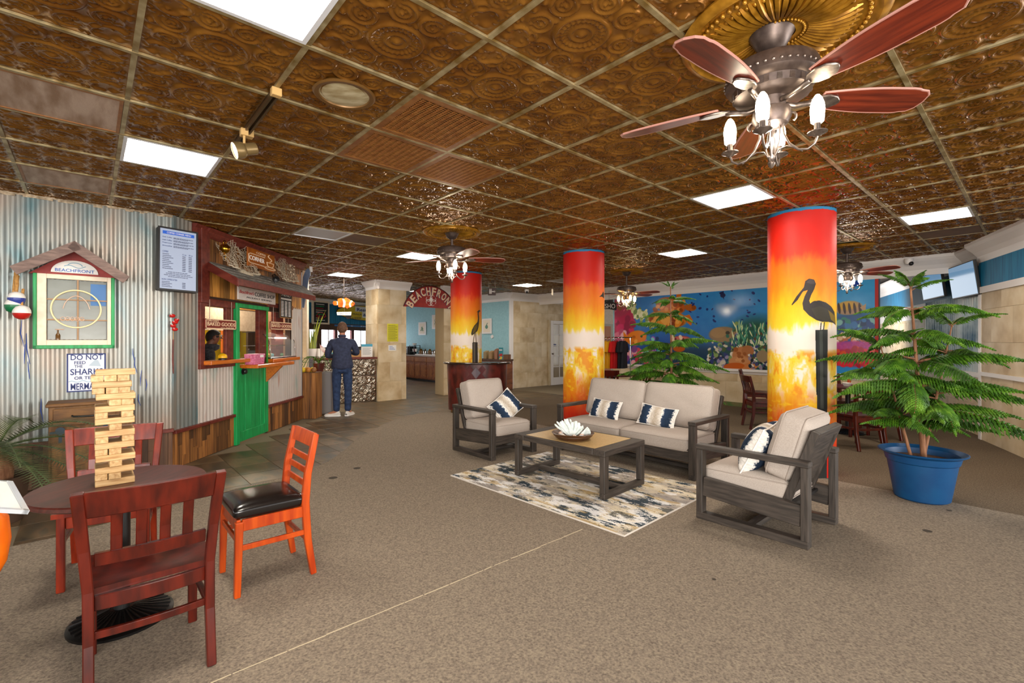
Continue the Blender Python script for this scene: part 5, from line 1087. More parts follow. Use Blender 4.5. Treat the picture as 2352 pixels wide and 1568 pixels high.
for k in range(9): lines(t,[m_whitetext,m_green,m_redtext,m_creamtext][k%4],.045,[(-W_*.6,W_*r.uniform(.2,.65),H_*(.7-.17*k),H_*.06)],'chalk_line',k)
MB().tube([(W_*.5*cos(q),-H_*.25+H_*.25*sin(q),.046) for q in np.linspace(0,2*pi,20)],.012,5).build('chalk_ring',m_redtext,t)
t,W_,H_,z = board('surfboard_sign','yellow surfboard sign hung on the blue boards','sign',WX,((774,696),(905,740)),m_blacktext,th=.001,off=.08); 
for ch in list(t.children): bpy.data.objects.remove(ch)
sb = [(W_*cos(q),H_*.95*sin(q)) for q in np.linspace(0,2*pi,40,endpoint=False)]; MB().prism(sb,0,.04).build('surfboard',M('surf_yellow','#d8b50c','#e8c81c',rough=.35,sc=3),t,bev=.008); MB().prism([(x*1.02,y*1.06) for x,y in sb],-.01,.0).build('rim',m_dplank,t)
ua_ = X(817,706)[0]-X(839.5,718)[0]; ff = lambda px,py: (X(px,py)[0]-t_u, X(px,py)[1]-t_v)
t_u, t_v = (X(774,696)[0]+X(905,740)[0])/2, (X(774,696)[1]+X(905,740)[1])/2
def tx(s,pa,pb,mat,bold=0): a,b = ff(*pa),ff(*pb); text(s,a[0],b[0],b[1],a[1],mat,t,.044,bold=bold)
a,b = ff(814,703),ff(842,717); MB().box(a[0],b[0]+.6,b[1],a[1],.04,.043).build('label_patch',m_whitetext,t); a,b = ff(830,716),ff(842,730); MB().box(a[0],b[0]+.3,b[1],a[1],.04,.043).build('label_patch',m_whitetext,t)
tx('Rest',(818,707),(840,716),m_navytext,.02); tx('&',(832,720),(840,727),m_navytext,.02); tx('MAUI',(808,719),(828,724),m_blacktext)
for k in range(9): a = ff(807+k*2.4,729); MB().box(a[0],a[0]+.02,a[1]-.06,a[1]+.02,.04,.043).build('hatch',m_blacktext,t)
t,W_,H_,z = board('blue_letter_sign','narrow blue sign strip with white letters on the beam','sign',WX,((768,745),(858,752)),M('sky_blue_sign','#3f79b8',rough=.5),th=.03,off=.06)
for s_,px in (('T',778),('C',804.5),('F',827),('O',832),('O',837)): u,v = WX.uv(px,748.5,.06); uu = u-WX.uv(813,748.5,.06)[0]; text(s_,uu-.05,uu+.05,-H_*.6,H_*.6,m_whitetext,t,z,bold=.02)
# hanging clownfish with take-out board
t = thing('fish_sign','orange and white striped fish cut-out hanging over the counter','sign',at(790,694,10.6)); f_ = 10.6/F
def fp(l): return [((x/6.27+680-790)*f_, -(y/6.27+610-694)*f_) for x,y in l]
t.rotation_euler = (pi/2,0,0)
m_of = M('fish_orange','#d8440c','#f07a1a',rough=.4,sc=9)
body = fp([(600,480),(640,468),(690,478),(720,460),(745,470),(790,500),(830,520),(848,548),(835,575),(800,595),(760,605),(740,622),(715,600),(670,600),(615,600),(606,560),(575,575),(545,570),(530,540),(540,510),(575,510),(606,520)])
MB().prism(body,-.02,.02).build('body',m_of,t,bev=.006)
for l in ([(672,474),(695,478),(718,520),(715,570),(700,600),(676,598),(688,540)],[(800,500),(818,515),(790,548),(800,592),(780,600),(765,560),(775,525)],[(590,512),(606,520),(608,560),(592,572),(596,540)]): MB().prism(fp(l),-.023,.023).build('white_stripe',m_whitetext,t)
MB().ball((*fp([(822,535)])[0],.02),.014,8,6).build('eye',m_blacktext,t); MB().prism(fp([(715,545),(745,540),(760,570),(740,585),(718,575)]),.02,.03).build('fin',m_of,t,bev=.003)
MB().tube([(0,.1,0),(0,CEIL-t.location.z,0)],.003,5).build('thread',m_chain,t)
t = thing('take_out_sign','white take-out board with a round emblem below the hanging fish','sign',at(791,720,10.6),(pi/2,0,0)); MB().prism(fp([(615,668),(790,665),(795,712),(620,708)]) if False else [(-.16,-.035),(.15,-.04),(.16,.04),(-.17,.035)],-.008,.008).build('board',m_whitetext,t); text('TAKE-OUT',-.14,.13,-.02,.02,m_navytext,t,.0085); MB().lathe([(0,-.004),(.07,-.004),(.07,.004),(0,.004)],18,Matrix.Translation((.09,-.05,-.004))).build('emblem',m_dark,t); MB().tube([(0,.035,0),(0,.2,0)],.003,5).build('thread',m_chain,t)
# end of the coffee shop: post, board walls, hanging oar
t = struct('trim_1'); p = at(702,740,9.6); MB().box(p.x-.045,p.x+.045,p.y-.05,p.y+.05,0,CEIL).build('post', m_cream, t, bev=.004); q = at(691,740,10.2); MB().box(q.x-.35,q.x+.02,q.y,q.y+.05,0,CEIL).build('board_wall', m_dplank, t)
for k in range(12): MB().box(q.x-.34,q.x+.018,q.y-.015,q.y,.05+.23*k,.27+.23*k).build('board', m_plank, t)
t = thing('oar','grey-blue wooden oar hanging past the awning end','oar',at(700,668,8.9)); f_ = 8.9/F
MB().add([((x-700)*f_,0,-(y-668)*f_) for x,y in ((707,616),(712,620),(712,632),(708,640),(704,668),(700,690),(697,707),(692,704),(690,690),(694,668),(696,636),(702,620))]+[((x-700)*f_,.03,-(y-668)*f_) for x,y in ((707,616),(712,620),(712,632),(708,640),(704,668),(700,690),(697,707),(692,704),(690,690),(694,668),(696,636),(702,620))],[tuple(range(12)),tuple(range(23,11,-1))]+[(k,(k+1)%12,12+(k+1)%12,12+k) for k in range(12)]).build('blade',M('oar_paint','#55627c','#6b7891',rough=.5,sc=6),t); MB().box(.09,.13,.0,.04,.36,.46).build('grip',m_white,t); MB().tube([(.08,.015,.42),(.08,.015,CEIL-t.location.z)],.004,5).build('thread',m_chain,t)
# ================================================================ MURAL WALL
wm = struct('wall_right', WM.P(0,0), WM.rot); um0 = WM.uv(1412,750)[0]; um1 = WM.uv(2010,750)[0]; zm0 = WM.uv(1412,834)[1]; zm1 = WM.uv(1760,649)[1]; uo = um0-.06
z_rail = zm0
MB().box(um0-.05,um1+.05,z_rail-.1,CEIL,-.12,-.0).build('backing', m_blue, wm)
stone_face(wm, um0-.05, um1+.05, .08, z_rail-.08, tw=.5, th=.46, seed=14); MB().box(um0-.05,um1+.05,0,.09,-.02,.02).build('base_strip', M('green_base','#4f6b34','#7d6a48',rough=.6,sc=3), wm)
crown(MB(), [(0,-.11),(.03,-.11),(.05,-.07),(.08,-.05),(.08,0),(0,0)], um0-.05, um1+.05, z_rail).build('chair_rail', m_white, wm)
cornice(wm, um0-2.8, um1+1.7, sc=1.55)
MB().box(um1+.05,um1+1.7,CEIL-.30,CEIL,-.12,-.0).build('header', m_white, wm); MB().box(um1,um1+.05,z_rail,zm1,-.12,.02).build('red_edge', m_redtext, wm)
# painted reef picture (computed flat print)
cv = Canvas(um0,um1,zm0,zm1,1536,432); gz = (cv.Y-zm0)/(zm1-zm0); gx = (cv.X-um0)/(um1-um0)
nz = vnoise(432,1536,10,36,70)*.6+vnoise(432,1536,30,100,71)*.4
b0, b1 = rgb('#1d5fb0'), rgb('#3f9fd6'); k_ = np.clip(gz*.25+gx*.75+(nz-.5)*.25,0,1)[...,None]; cv.a = b0*(1-k_)+b1*k_
def mu(x,y): return WM.uv(x,y)
def me_(x,y,rx,ry,col,rot=0,soft=.15,a=1.0): u,v = mu(x,y); s = (mu(x+5,y)[0]-mu(x-5,y)[0])/10; sv = (mu(x,y-5)[1]-mu(x,y+5)[1])/10; cv.ell(u,v,rx*s,ry*sv,col,rot,soft,a)
def mp_(l,col,a=1.0): cv.poly([mu(x,y) for x,y in l],col,a)
deep = np.clip((.55-gz)*2.2,0,1)*np.clip((.62-gx)*3,0,1); cv.put(deep*.75*np.ones_like(nz),'#1b2f86')
rr_ = random.Random(21)
def speck(x0,x1,y0,y1,n,cols,r0,r1,asp=1.0):
    for _ in range(n): r1_ = rr_.uniform(r0,r1); me_(rr_.uniform(x0,x1),rr_.uniform(y0,y1),r1_,r1_*asp*rr_.uniform(.7,1.4),rr_.choice(cols),rr_.uniform(-.8,.8),.3)
me_(1640,845,190,55,'#1c3d55',0,.5,.9); me_(1735,790,70,60,'#24533a',0,.5,.9); me_(1960,760,70,50,'#17487c',0,.5,.9)
me_(1425,735,32,48,'#b3214e'); me_(1418,698,34,30,'#a3304f'); speck(1402,1450,680,720,26,['#8a5030','#c98a5a','#d05a72'],2,6,.5); speck(1405,1455,730,770,18,['#c9265f','#8e1a44'],4,9)
for k in range(60): a = rr_.uniform(0,1); me_(1440+58*a+rr_.uniform(-6,10),692+50*a+rr_.uniform(-10,14),rr_.uniform(2.5,5),rr_.uniform(4,8),rr_.choice(['#d6d9a0','#9fb06a','#6d8a4a','#e8e6c0']),-.6)
me_(1425,775,18,14,'#d36a86'); speck(1410,1436,762,800,14,['#d98aa0','#b8466a','#e7b0bb'],4,8)
me_(1462,776,24,17,'#e07a10',.15); mp_([(1440,770),(1432,760),(1434,792),(1442,784)],'#e07a10'); me_(1474,772,2.5,3,'#2a1c10'); speck(1448,1476,768,790,8,['#f2a038','#b85a0a'],2,4)
speck(1412,1500,800,836,60,['#d43d5a','#e9a2b0','#f2d7d2','#b32848','#7c3a8a'],3,8); speck(1484,1520,775,812,20,['#2a8aa0','#7fd0c8','#a65ac0','#233e6a'],3,6)
# turtle
me_(1541,702,34,19,'#b8571a',-.25); mp_([(1552,690),(1556,668),(1550,656),(1558,654),(1566,672),(1564,694)],'#c26a22'); me_(1586,706,14,8,'#a85a1e',-.15); me_(1594,706,5,5,'#8a4616')
me_(1533,732,44,20,'#c7781e',-.12); me_(1530,737,40,15,'#8c3d10',-.12); speck(1500,1565,724,748,26,['#d98a2c','#7a2f0a','#e3a24a'],4,8); mp_([(1568,726),(1584,722),(1592,735),(1588,748),(1580,742),(1574,734)],'#c26a22')
speck(1505,1575,690,715,16,['#d98a3c','#8a4312'],3,6)
me_(1565,782,24,11,'#8b2a3a'); me_(1565,781,22,9,'#c86a62',0,.4); me_(1560,800,14,8,'#b5541e'); speck(1545,1585,772,790,9,['#e8d0b0','#702030'],2,4)
# reef on the right
me_(1662,768,34,18,'#8d7458'); me_(1650,764,18,12,'#a0815c'); me_(1672,764,5,4,'#3a3a34')
for k in range(300): x = rr_.uniform(1628,1768); y = 852-abs(rr_.gauss(0,1))*34-(x-1628)*.1; me_(x,y,rr_.uniform(2,5.5),rr_.uniform(2,6),rr_.choice(['#2d3a74','#c7bfae','#3f5a34','#7f9a5a','#1d2740','#8f86a8','#dcd6c4','#5a4632','#2c6a5a']),rr_.uniform(-1,1),.3)
for k in range(70): x = rr_.uniform(1682,1765); me_(x,rr_.uniform(745,790),1.4,rr_.uniform(6,13),rr_.choice(['#a9d09a','#4f9a7a','#d6dfae','#2f6a6a']),rr_.uniform(-.5,.5),.3)
me_(1704,816,22,20,'#b5764a',.3); me_(1718,806,14,13,'#a86a40'); me_(1700,832,26,14,'#c08355'); me_(1722,842,20,9,'#bf7440',.2); me_(1686,841,24,8,'#b8561a',.1); speck(1690,1715,800,830,10,['#cf935f','#94552c'],3,6)
speck(1722,1764,815,848,50,['#3d3f6b','#d7cfc4','#8a7a92','#20242f'],2,4); me_(1752,818,14,14,'#8f7a5c')
for k in range(34): x = rr_.uniform(1580,1765); me_(x,rr_.uniform(655,745),rr_.uniform(1.5,4.5),rr_.uniform(1.2,3),'#1c2f6e',rr_.uniform(-1,1),.3)
me_(1661,678,6,5,'#1a2450'); mp_([(1652,672),(1663,668),(1664,688)],'#1a2450')
# panel beyond the pelican column
me_(1950,707,32,16,'#a5825e',.05); me_(1946,702,22,10,'#d0a02c',.05,.5,.8)
for k in range(5): me_(1928+k*12,708,3.2,13,'#3a2620',.12)
mp_([(1976,706),(1990,697),(1988,718)],'#b3916a'); speck(1915,2008,735,775,90,['#1b3f7c','#2f6ea8','#2a7a6a','#14315a','#7ab0a8'],3,9)
speck(1915,2008,765,800,90,['#d8b08a','#c9803c','#8a5a2a','#eed9c0','#b5643a'],2,6); me_(1960,800,70,17,'#b32a8a',0,.3,.9); me_(1960,822,80,20,'#c01f3a',0,.3); speck(1915,2008,800,840,40,['#a8122c','#d8283a','#d64a1c'],4,10)
me_(1967,651,9,6,'#1c3f9a'); mp_([(1960,650),(1952,644),(1953,658)],'#1c3f9a')
m_mural = img_mat('reef_mural_print', cv.a, rough=.14, spec=.5)
me = bpy.data.meshes.new('mural'); me.from_pydata([(um0,zm0,0),(um1,zm0,0),(um1,zm1,0),(um0,zm1,0),(um0,zm0,.012),(um1,zm0,.012),(um1,zm1,.012),(um0,zm1,.012)],[],[(4,5,6,7),(0,1,5,4),(1,2,6,5),(2,3,7,6),(3,0,4,7)])
set_uv(me, lambda co: ((co.x-um0)/(um1-um0),(co.y-zm0)/(zm1-zm0)))
o = obj('reef_mural', me, m_mural, None, WM.P(0,0,.002), WM.rot); tag(o,'glossy undersea reef mural with sea turtle and corals','mural')
# shop behind the mural's left end
ws = struct('wall_shop', WB.P(0,0), WB.rot); 
MB().box(3.6,9.5,0,CEIL,-1.6,-1.5).build('shop_wall', m_cream, ws); MB().box(6.0,7.4,0,2.1,-1.5,-1.45).build('shop_opening', M('shop_glow','#cfc3ae',rough=.6), ws); MB().box(6.3,6.9,.0,2.0,-1.44,-1.43).build('shop_panel', M('shop_orange','#d98a5a',rough=.6), ws)
t = thing('shop_sign','dark slanted sign with pale letters above the clothes rack','sign',at(1399,708,12.6),(pi/2,0,R(5))); MB().prism([(-.2,.1),(.0,.22),(.25,.1),(.25,-.06),(0,-.02),(-.2,-.02)],-.02,.02).build('board',m_dark,t); text('SHO',-.12,.16,-.0,.12,m_whitetext,t,.022)
MB().tube([(0,.15,0),(0,CEIL-t.location.z,0)],.004,5).build('hanger',m_chain,t)
# ================================================================ RIGHT-HAND WALL
wr = struct('wall_right_end', WR.P(0,0), WR.rot); f0 = WR.uv(2016,700)[0]; f1 = 3.2; V = lambda px,py: WR.uv(px,py)
ua = V(2272,700)[0]; zt_ = V(2262,668)[1]; 
MB().box(f0,f1,0,CEIL,-.12,0).build('backing', m_grout, wr); MB().box(f0,ua,zt_,CEIL-.02,0,.02).build('blue_band', m_deepblue, wr); MB().box(ua,f1,zt_+.04,CEIL-.02,0,.11).build('blue_band', m_deepblue, wr)
cornice(wr,f0,ua,sc=1.4)
crown(MB(), [(a*1.4+.09,b*1.4) if a else (0,b*1.4) for a,b in CORN], ua, f1, CEIL-.002).build('cornice', m_white, wr)
MB().box(ua,f1,zt_-.05,zt_+.04,0,.13).build('trim_band', m_white, wr); MB().box(ua-.03,ua+.06,.0,zt_,0,.11).build('corner_trim', m_white, wr)
stone_face(wr, ua+.06, f1, 0, zt_-.05, tw=.62, th=.47, seed=31, off=.09); MB().box(ua+.06,f1,.93,.985,.09,.125).build('chair_rail', m_white, wr)
zr1, zr0 = V(2200,880)[1], V(2200,893)[1]; m_bluesheet = M('blue_corrugated','#8fb3c4',rough=.3,metal=.3,sc=(2,1.5,2),stops=[(.35,'#2c5c7c'),(.55,'#b9ccd4'),(.7,'#d8dfe2')])
corrug(MB(), V(2128,800)[0], ua-.03, .95, zt_, amp=.012, p=.09).build('corrugated_sheet', m_bluesheet, wr, smooth=80); stone_face(wr, f0, V(2128,800)[0], 0, zt_-.3, seed=33, off=.0); MB().box(f0,V(2128,800)[0],zt_-.3,zt_,.0,.02).build('white_panel', m_white, wr)
stone_face(wr, V(2128,800)[0], ua-.03, 0, .88, seed=34, off=.0); MB().box(f0,ua-.03,.88,.95,0,.05).build('chair_rail', m_white, wr); MB().box(f0-.02,f0+.12,0,CEIL-.3,0,.06).build('corner_trim', m_white, wr)
for k,(a,b,c,d,l) in enumerate(((2181,601,2243,688,'wall television nearer the stone end, under the cornice'),(2116,624,2166,690,'wall television deeper along the blue wall'))):
    t = thing('television', l, 'television', (0,0,0)); ua_,_ = WR.uv((a+c)/2,(b+d)/2,.16); zc_ = C+(Y0-(b+d)/2)*WR.P(ua_,0,.16).y/F
    t.location = WR.P(ua_,zc_,.17); t.rotation_euler = (Matrix.Rotation(WR.phi,4,'Z') @ Matrix.Rotation(pi/2+R(7),4,'X')).to_euler()
    hw_ = abs(WR.uv(c,650,.16)[0]-WR.uv(a,650,.16)[0])/2*.95; hh_ = (d-b)/2*WR.P(ua_,0,.16).y/F*.88
    MB().box(-hw_,hw_,-hh_,hh_,-.04,0).build('case', m_black, t, bev=.006); MB().box(-hw_+.015,hw_-.015,-hh_+.02,hh_-.015,0,.003).build('screen', M('glossy_screen','#3b4a5c',rough=.06,spec=.9,emit=.25,ecol='#7fb4e0') if k == 0 else bpy.data.materials['glossy_screen'], t)
    MB().box(-.06,.06,-.06,.06,-.165,-.04).build('bracket', m_dark, t)
# ================================================================ LOUNGE SET
def cushion_mesh(w_, d, h, r=.05, bulge=.02, n=14, seed=0, wr=.0):     # rounded, slightly crowned upholstery block
    bm = bmesh.new(); bmesh.ops.create_cube(bm, size=1.0); bmesh.ops.subdivide_edges(bm, edges=bm.edges, cuts=n, use_grid_fill=True); rs = random.Random(seed); ph = rs.uniform(0,6)
    for v in bm.verts:
        x, y, z = v.co.x*w_, v.co.y*d, v.co.z*h; ix, iy, iz = w_/2-r, d/2-r, h/2-min(r,h*.45)
        c_ = Vector((max(-ix,min(ix,x)),max(-iy,min(iy,y)),max(-iz,min(iz,z)))); dd = Vector((x,y,z))-c_
        if dd.length > 1e-6: dd = dd.normalized()*min(r,h*.45)
        p = c_+dd; u, t_ = 2*p.x/w_, 2*p.y/d; bl = max(0,1-u**4)*max(0,1-t_**4)
        p.z += (1 if z > 0 else -1)*bulge*bl*(1 if abs(dd.z) > 1e-4 or abs(z) > iz else 0)
        if wr: p.z += wr*bl*sin(u*7+ph+2*sin(t_*4))*sin(t_*5+ph)*(1 if z > 0 else 0)
        v.co = p
    bmesh.ops.recalc_face_normals(bm, faces=bm.faces); me = bpy.data.meshes.new('cushion'); bm.to_mesh(me); bm.free(); me.polygons.foreach_set('use_smooth',[True]*len(me.polygons)); return me
def piping(w_, d, z, r=.05, off=.0):
    pts = []
    for cx, cy, a0 in ((w_/2-r,d/2-r,0),(-w_/2+r,d/2-r,pi/2),(-w_/2+r,-d/2+r,pi),(w_/2-r,-d/2+r,1.5*pi)):
        for a in np.linspace(a0,a0+pi/2,6): pts.append((cx+(r+off)*cos(a),cy+(r+off)*sin(a),z))
    return MB().tube(pts,.0045,5,closed=True).mesh('piping',smooth=60)
def cushion(parent, name, w_, d, h, loc, rot=(0,0,0), seed=0, wr=.004, bulge=.018):
    o = obj(name, cushion_mesh(w_,d,h,seed=seed,wr=wr,bulge=bulge), m_fabric, parent, loc, rot)
    for z in (h/2-.024,-h/2+.024): obj('piping', piping(w_,d,z,.05,-.001), m_pipe, o)
    return o
def lounge(name, label, cat, xy, rot, W_, n, cat_seed=0):
    D, AH, bw, bt = .80, .60, .075, .05; t = thing(name, label, cat, (xy[0],xy[1],0), rot); f, b_ = -D/2, D/2
    for s in (-1,1):
        x0, x1 = (-W_/2,-W_/2+bw) if s < 0 else (W_/2-bw,W_/2)
        MB().box(x0,x1,f,f+bt,bt,AH-.04).build('front_post', m_grey_wood, t, bev=.004); MB().box(x0,x1,b_-bt,b_,bt,AH-.04).build('rear_post', m_grey_wood, t, bev=.004)
        MB().box(x0-.004,x1+.004,f-.004,b_+.004,AH-.04,AH).build('armrest', m_grey_woody, t, bev=.005); MB().box(x0,x1,f,b_,0,bt+.005).build('runner', m_grey_woody, t, bev=.004)
        xi0, xi1 = (x0+.012,x1-.012)
        MB().sweep([(f+bt,.265),(b_-bt,.215)],.15,xi0,xi1).build('side_rail', m_grey_woody, t, bev=.004)
    xi = W_/2-bw
    MB().box(-xi,xi,f+.03,f+.065,.17,.31).build('front_rail', m_grey_woodx, t, bev=.004); MB().box(-xi,xi,-.04,.03,.01,.05).build('stretcher', m_grey_woodx, t, bev=.004)
    MB().box(-xi,xi,f+.06,b_-.12,.24,.262).build('seat_deck', m_black, t)
    bk = [(b_-.20,.18),(b_+.02,.80)]
    for s in (-1,1): MB().sweep(bk,.05,s*xi-(.05 if s > 0 else 0),s*xi+(.05 if s < 0 else 0)).build('back_stile', m_grey_wood, t, bev=.004)
    MB().sweep([(b_-.002,.735),(b_+.02,.80)],.052,-xi+.05,xi-.05).build('back_top_rail', m_grey_woodx, t, bev=.004); MB().sweep([(b_-.20,.20),(b_-.003,.73)],.02,-xi+.05,xi-.05).build('back_panel', m_grey_woodx, t)
    sw = (2*xi-.01)/n
    for k in range(n):
        x = -xi+.005+sw*(k+.5); cushion(t,'seat_cushion',sw-.006,.64,.16,(x,f+.335,.342),seed=k+cat_seed)
        cushion(t,'back_cushion',sw-.008,.49,.19,(x,b_-.175,.665),(R(74),0,0),seed=k+7+cat_seed,wr=.008,bulge=.03)
    return t
SOF = ((.66+1.92)/2, (6.24+4.83)/2); sc_ = (SOF[0]+SI*.40, SOF[1]+CO*.40)
lounge('sofa','two-seat outdoor sofa with oatmeal cushions and weathered grey frame','sofa',sc_,-YAW,1.90,2)
lounge('armchair','oatmeal cushioned armchair with grey frame in front of the bar kiosk','armchair',(-.165,6.17),pi/2-YAW,.765,1,3)
lounge('armchair','nearest oatmeal armchair with grey frame, seen from behind its side','armchair',(2.075,3.785),-pi/2-YAW,.73,1,5)
# ---- striped throw pillows
def pillow_mesh(w_, h, th, n=26):
    bm = bmesh.new(); rows_ = []
    for sgn in (1,-1):
        P = []
        for a in range(n+1):
            row = []
            for b in range(n+1):
                u, v = -1+2*a/n, -1+2*b/n; pin = 1-.08*(1-abs(u)**3)*abs(v)**3*0
                x = u*w_/2*(1-.07*(1-v*v)*u*u); y = v*h/2*(1-.10*(1-u*u)*v*v); z = sgn*th/2*(max(0,1-u*u)**.38)*(max(0,1-v*v)**.38)*(1+.05*sin(5*u+3*v))
                row.append(bm.verts.new((x,y,z)))
            P.append(row)
        for a in range(n):
            for b in range(n): bm.faces.new((P[a][b],P[a+1][b],P[a+1][b+1],P[a][b+1]))
    bmesh.ops.remove_doubles(bm, verts=bm.verts, dist=1e-5); bmesh.ops.recalc_face_normals(bm, faces=bm.faces); me = bpy.data.meshes.new('pillow'); bm.to_mesh(me); bm.free(); me.polygons.foreach_set('use_smooth',[True]*len(me.polygons)); return me
def stripe_mat(name, w_):
    cv = Canvas(-1,1,-1,1,512,256); nz_ = vnoise(256,512,40,60,5)*.5+vnoise(256,512,14,20,6)*.5; x = cv.X+(nz_-.5)*.22
    st = [(-1,'#d9d2ca'),(-.86,'#e6e0d8'),(-.80,'#1f2c3e'),(-.42,'#2a3a52'),(-.34,'#e8e4de'),(-.2,'#cfc6ba'),(0,'#b3a390'),(.2,'#cfc6ba'),(.34,'#e8e4de'),(.42,'#2a3a52'),(.80,'#1f2c3e'),(.86,'#e6e0d8'),(1,'#d9d2ca')]
    cs = np.array([rgb(c) for _,c in st]); cv.a = np.stack([np.interp(x,[p for p,_ in st],cs[:,k]) for k in range(3)],-1)*(.92+.16*vnoise(256,512,60,90,8)[...,None]); return img_mat(name,cv.a,rough=.9,spec=.15)
m_str = stripe_mat('shibori_stripe',1)
def pillow(label, w_, h, th, M_, group=None):
    me = pillow_mesh(w_,h,th); set_uv(me, lambda co: (.5+co.x/w_,.5+co.y/h)); t = thing('throw_pillow',label,'pillow'); t.matrix_world = M_; obj('cover', me, m_str, t)
    pts = []
    for u,v in [(a,-1) for a in np.linspace(-1,1,12)]+[(1,a) for a in np.linspace(-1,1,8)[1:]]+[(a,1) for a in np.linspace(1,-1,12)[1:]]+[(-1,a) for a in np.linspace(1,-1,8)[1:-1]]: pts.append((u*w_/2*(1-.07*(1-v*v)*u*u),v*h/2*(1-.10*(1-u*u)*v*v),0))
    MB().tube(pts,.007,6,closed=True).build('piping', m_whitetext, t, smooth=60); return t
def local(xy, rot, loc, e): return Matrix.Translation((xy[0],xy[1],0)) @ Matrix.Rotation(rot,4,'Z') @ Matrix.Translation(loc) @ Euler(e).to_matrix().to_4x4()
pillow('lumbar pillow with navy and white stripes nearer the sunset column',.46,.25,.12,local(sc_,-YAW,(-.46,-.01,.545),(R(66),R(2),R(-2))))
pillow('lumbar pillow with navy and white stripes nearer the tree end of the sofa',.46,.25,.12,local(sc_,-YAW,(.30,-.03,.545),(R(66),R(5),R(3))))
pillow('square striped pillow lying tilted in the armchair by the kiosk',.42,.34,.14,local((-.165,6.17),pi/2-YAW,(.16,-.05,.565),(R(58),R(-32),0)))
pillow('square striped pillow seen edge-on in the nearest armchair',.42,.40,.22,local((2.075,3.785),-pi/2-YAW,(.06,-.02,.60),(R(64),R(3),R(4))))
# ---- coffee table
A_, B_, D_ = fl(1182,1093), fl(1389,1153), fl(1480,1114); ex = (B_-A_).to_2d(); ey = (D_-B_).to_2d(); Lt, Wt = ex.length+.0, ey.length; cen = ((A_+D_)/2)
t = thing('coffee_table','low coffee table with tan slab top and dark weathered frame','table',(cen.x,cen.y,0),atan2(ex.y,ex.x)); hx2, hy2 = Lt/2, Wt/2; TH = .44
for s in (-1,1):
    x0,x1 = (-hx2,-hx2+.055) if s < 0 else (hx2-.055,hx2)
    for q in (-1,1): MB().box(x0,x1,(-hy2 if q < 0 else hy2-.07),(-hy2+.07 if q < 0 else hy2),.055,TH-.055).build('leg', m_grey_wood, t, bev=.004)
    MB().box(x0,x1,-hy2,hy2,0,.055).build('runner', m_grey_woody, t, bev=.004)
    a,b = (-hx2-.002,-hx2+.13) if s < 0 else (hx2-.13,hx2+.002); MB().box(a,b,-hy2-.002,hy2+.002,TH-.055,TH).build('end_board', m_grey_woody, t, bev=.004)
for q in (-1,1): MB().box(-hx2+.13,hx2-.13,(-hy2-.002 if q < 0 else hy2-.035),(-hy2+.035 if q < 0 else hy2+.002),TH-.055,TH).build('side_board', m_grey_woodx, t, bev=.004)
MB().box(-hx2+.132,hx2-.132,-hy2+.037,hy2-.037,TH-.03,TH+.001).build('slab', m_tan, t, bev=.003); MB().box(-hx2+.055,hx2-.055,-.03,.03,.012,.055).build('stretcher', m_grey_woodx, t, bev=.004)
# ---- bowl of coral
pc = at(1316,1003,5.0); k_ = (C-TH-.03)/((1003-Y0)/F); pc = Vector(((1316-CX)/F*k_,k_,TH+.001))
t = thing('decor_bowl','brown ridged shallow bowl on the coffee table','bowl',pc); MB().lathe([(0,0),(.15,0),(.175,.02),(.205,.055),(.213,.062),(.205,.068),(.19,.055),(.165,.03),(0,.022)],40).build('dish', M('bowl_brown','#3f2817','#5a3a22',rough=.4,sc=30), t, smooth=35)
MB().tube([(.192*cos(a),.192*sin(a),.04) for a in np.linspace(0,2*pi,40,endpoint=False)],.004,6,closed=True).build('ridge', bpy.data.materials['bowl_brown'], t, smooth=60)
m_coral = M('white_coral','#cfd9d4','#e6ece8',rough=.7,sc=30); mb = MB(); r = random.Random(5)
for k in range(10):
    a = -1.05+2.1*k/9; b = r.uniform(-.5,.5); h_ = .15*cos(a*.6)+r.uniform(-.045,.03); d_ = Vector((sin(a)*.9,b*.5,cos(a)+.1)).normalized(); p0_ = Vector((sin(a)*.03,b*.03,.0)); p1_ = p0_+d_*h_*.6+Vector((0,0,.0)); p2_ = p0_+d_*h_+Vector((r.uniform(-.01,.01),0,.015))
    mb.tube([p0_,p0_+d_*h_*.3,p1_,p2_,p2_+d_*.006],[.019,.018,.017,.015,.005],8)
    for s_ in (-1,1): q = d_+Vector((s_*r.uniform(.3,.7),r.uniform(-.5,.5),.2)); mb.tube([p1_-d_*.03*(s_+1),p1_-d_*.03*(s_+1)+q*.035,p1_-d_*.03*(s_+1)+q*.055+Vector((0,0,.012)),p1_-d_*.03*(s_+1)+q*.06+Vector((0,0,.016))],[.013,.012,.010,.003],7)
t2 = mb.build('coral', m_coral, None, loc=(pc.x-.005,pc.y,pc.z+.03), smooth=60); tag(t2,'pale branching coral standing in the brown bowl','coral')
mb = MB()
for k in range(7): a = -.2+.18*k; mb.tube([(0,0,0),(.05*cos(a),-.01*k+.03,.05*sin(a)+.01),(.11*cos(a),-.012*k+.03,.10*sin(a)+.02)],[.013,.012,.008],7)
tag(mb.build('coral', m_coral, None, loc=(pc.x+.06,pc.y-.06,pc.z+.035), smooth=60),'smaller pale coral piece leaning over the bowl rim','coral')
sh_c = [M('shell_%d'%k,c,rough=.5) for k,c in enumerate(('#e8d3c4','#dfe3ea','#e6bfa8','#c9c3bd','#f0e6d6','#8f8f97'))]
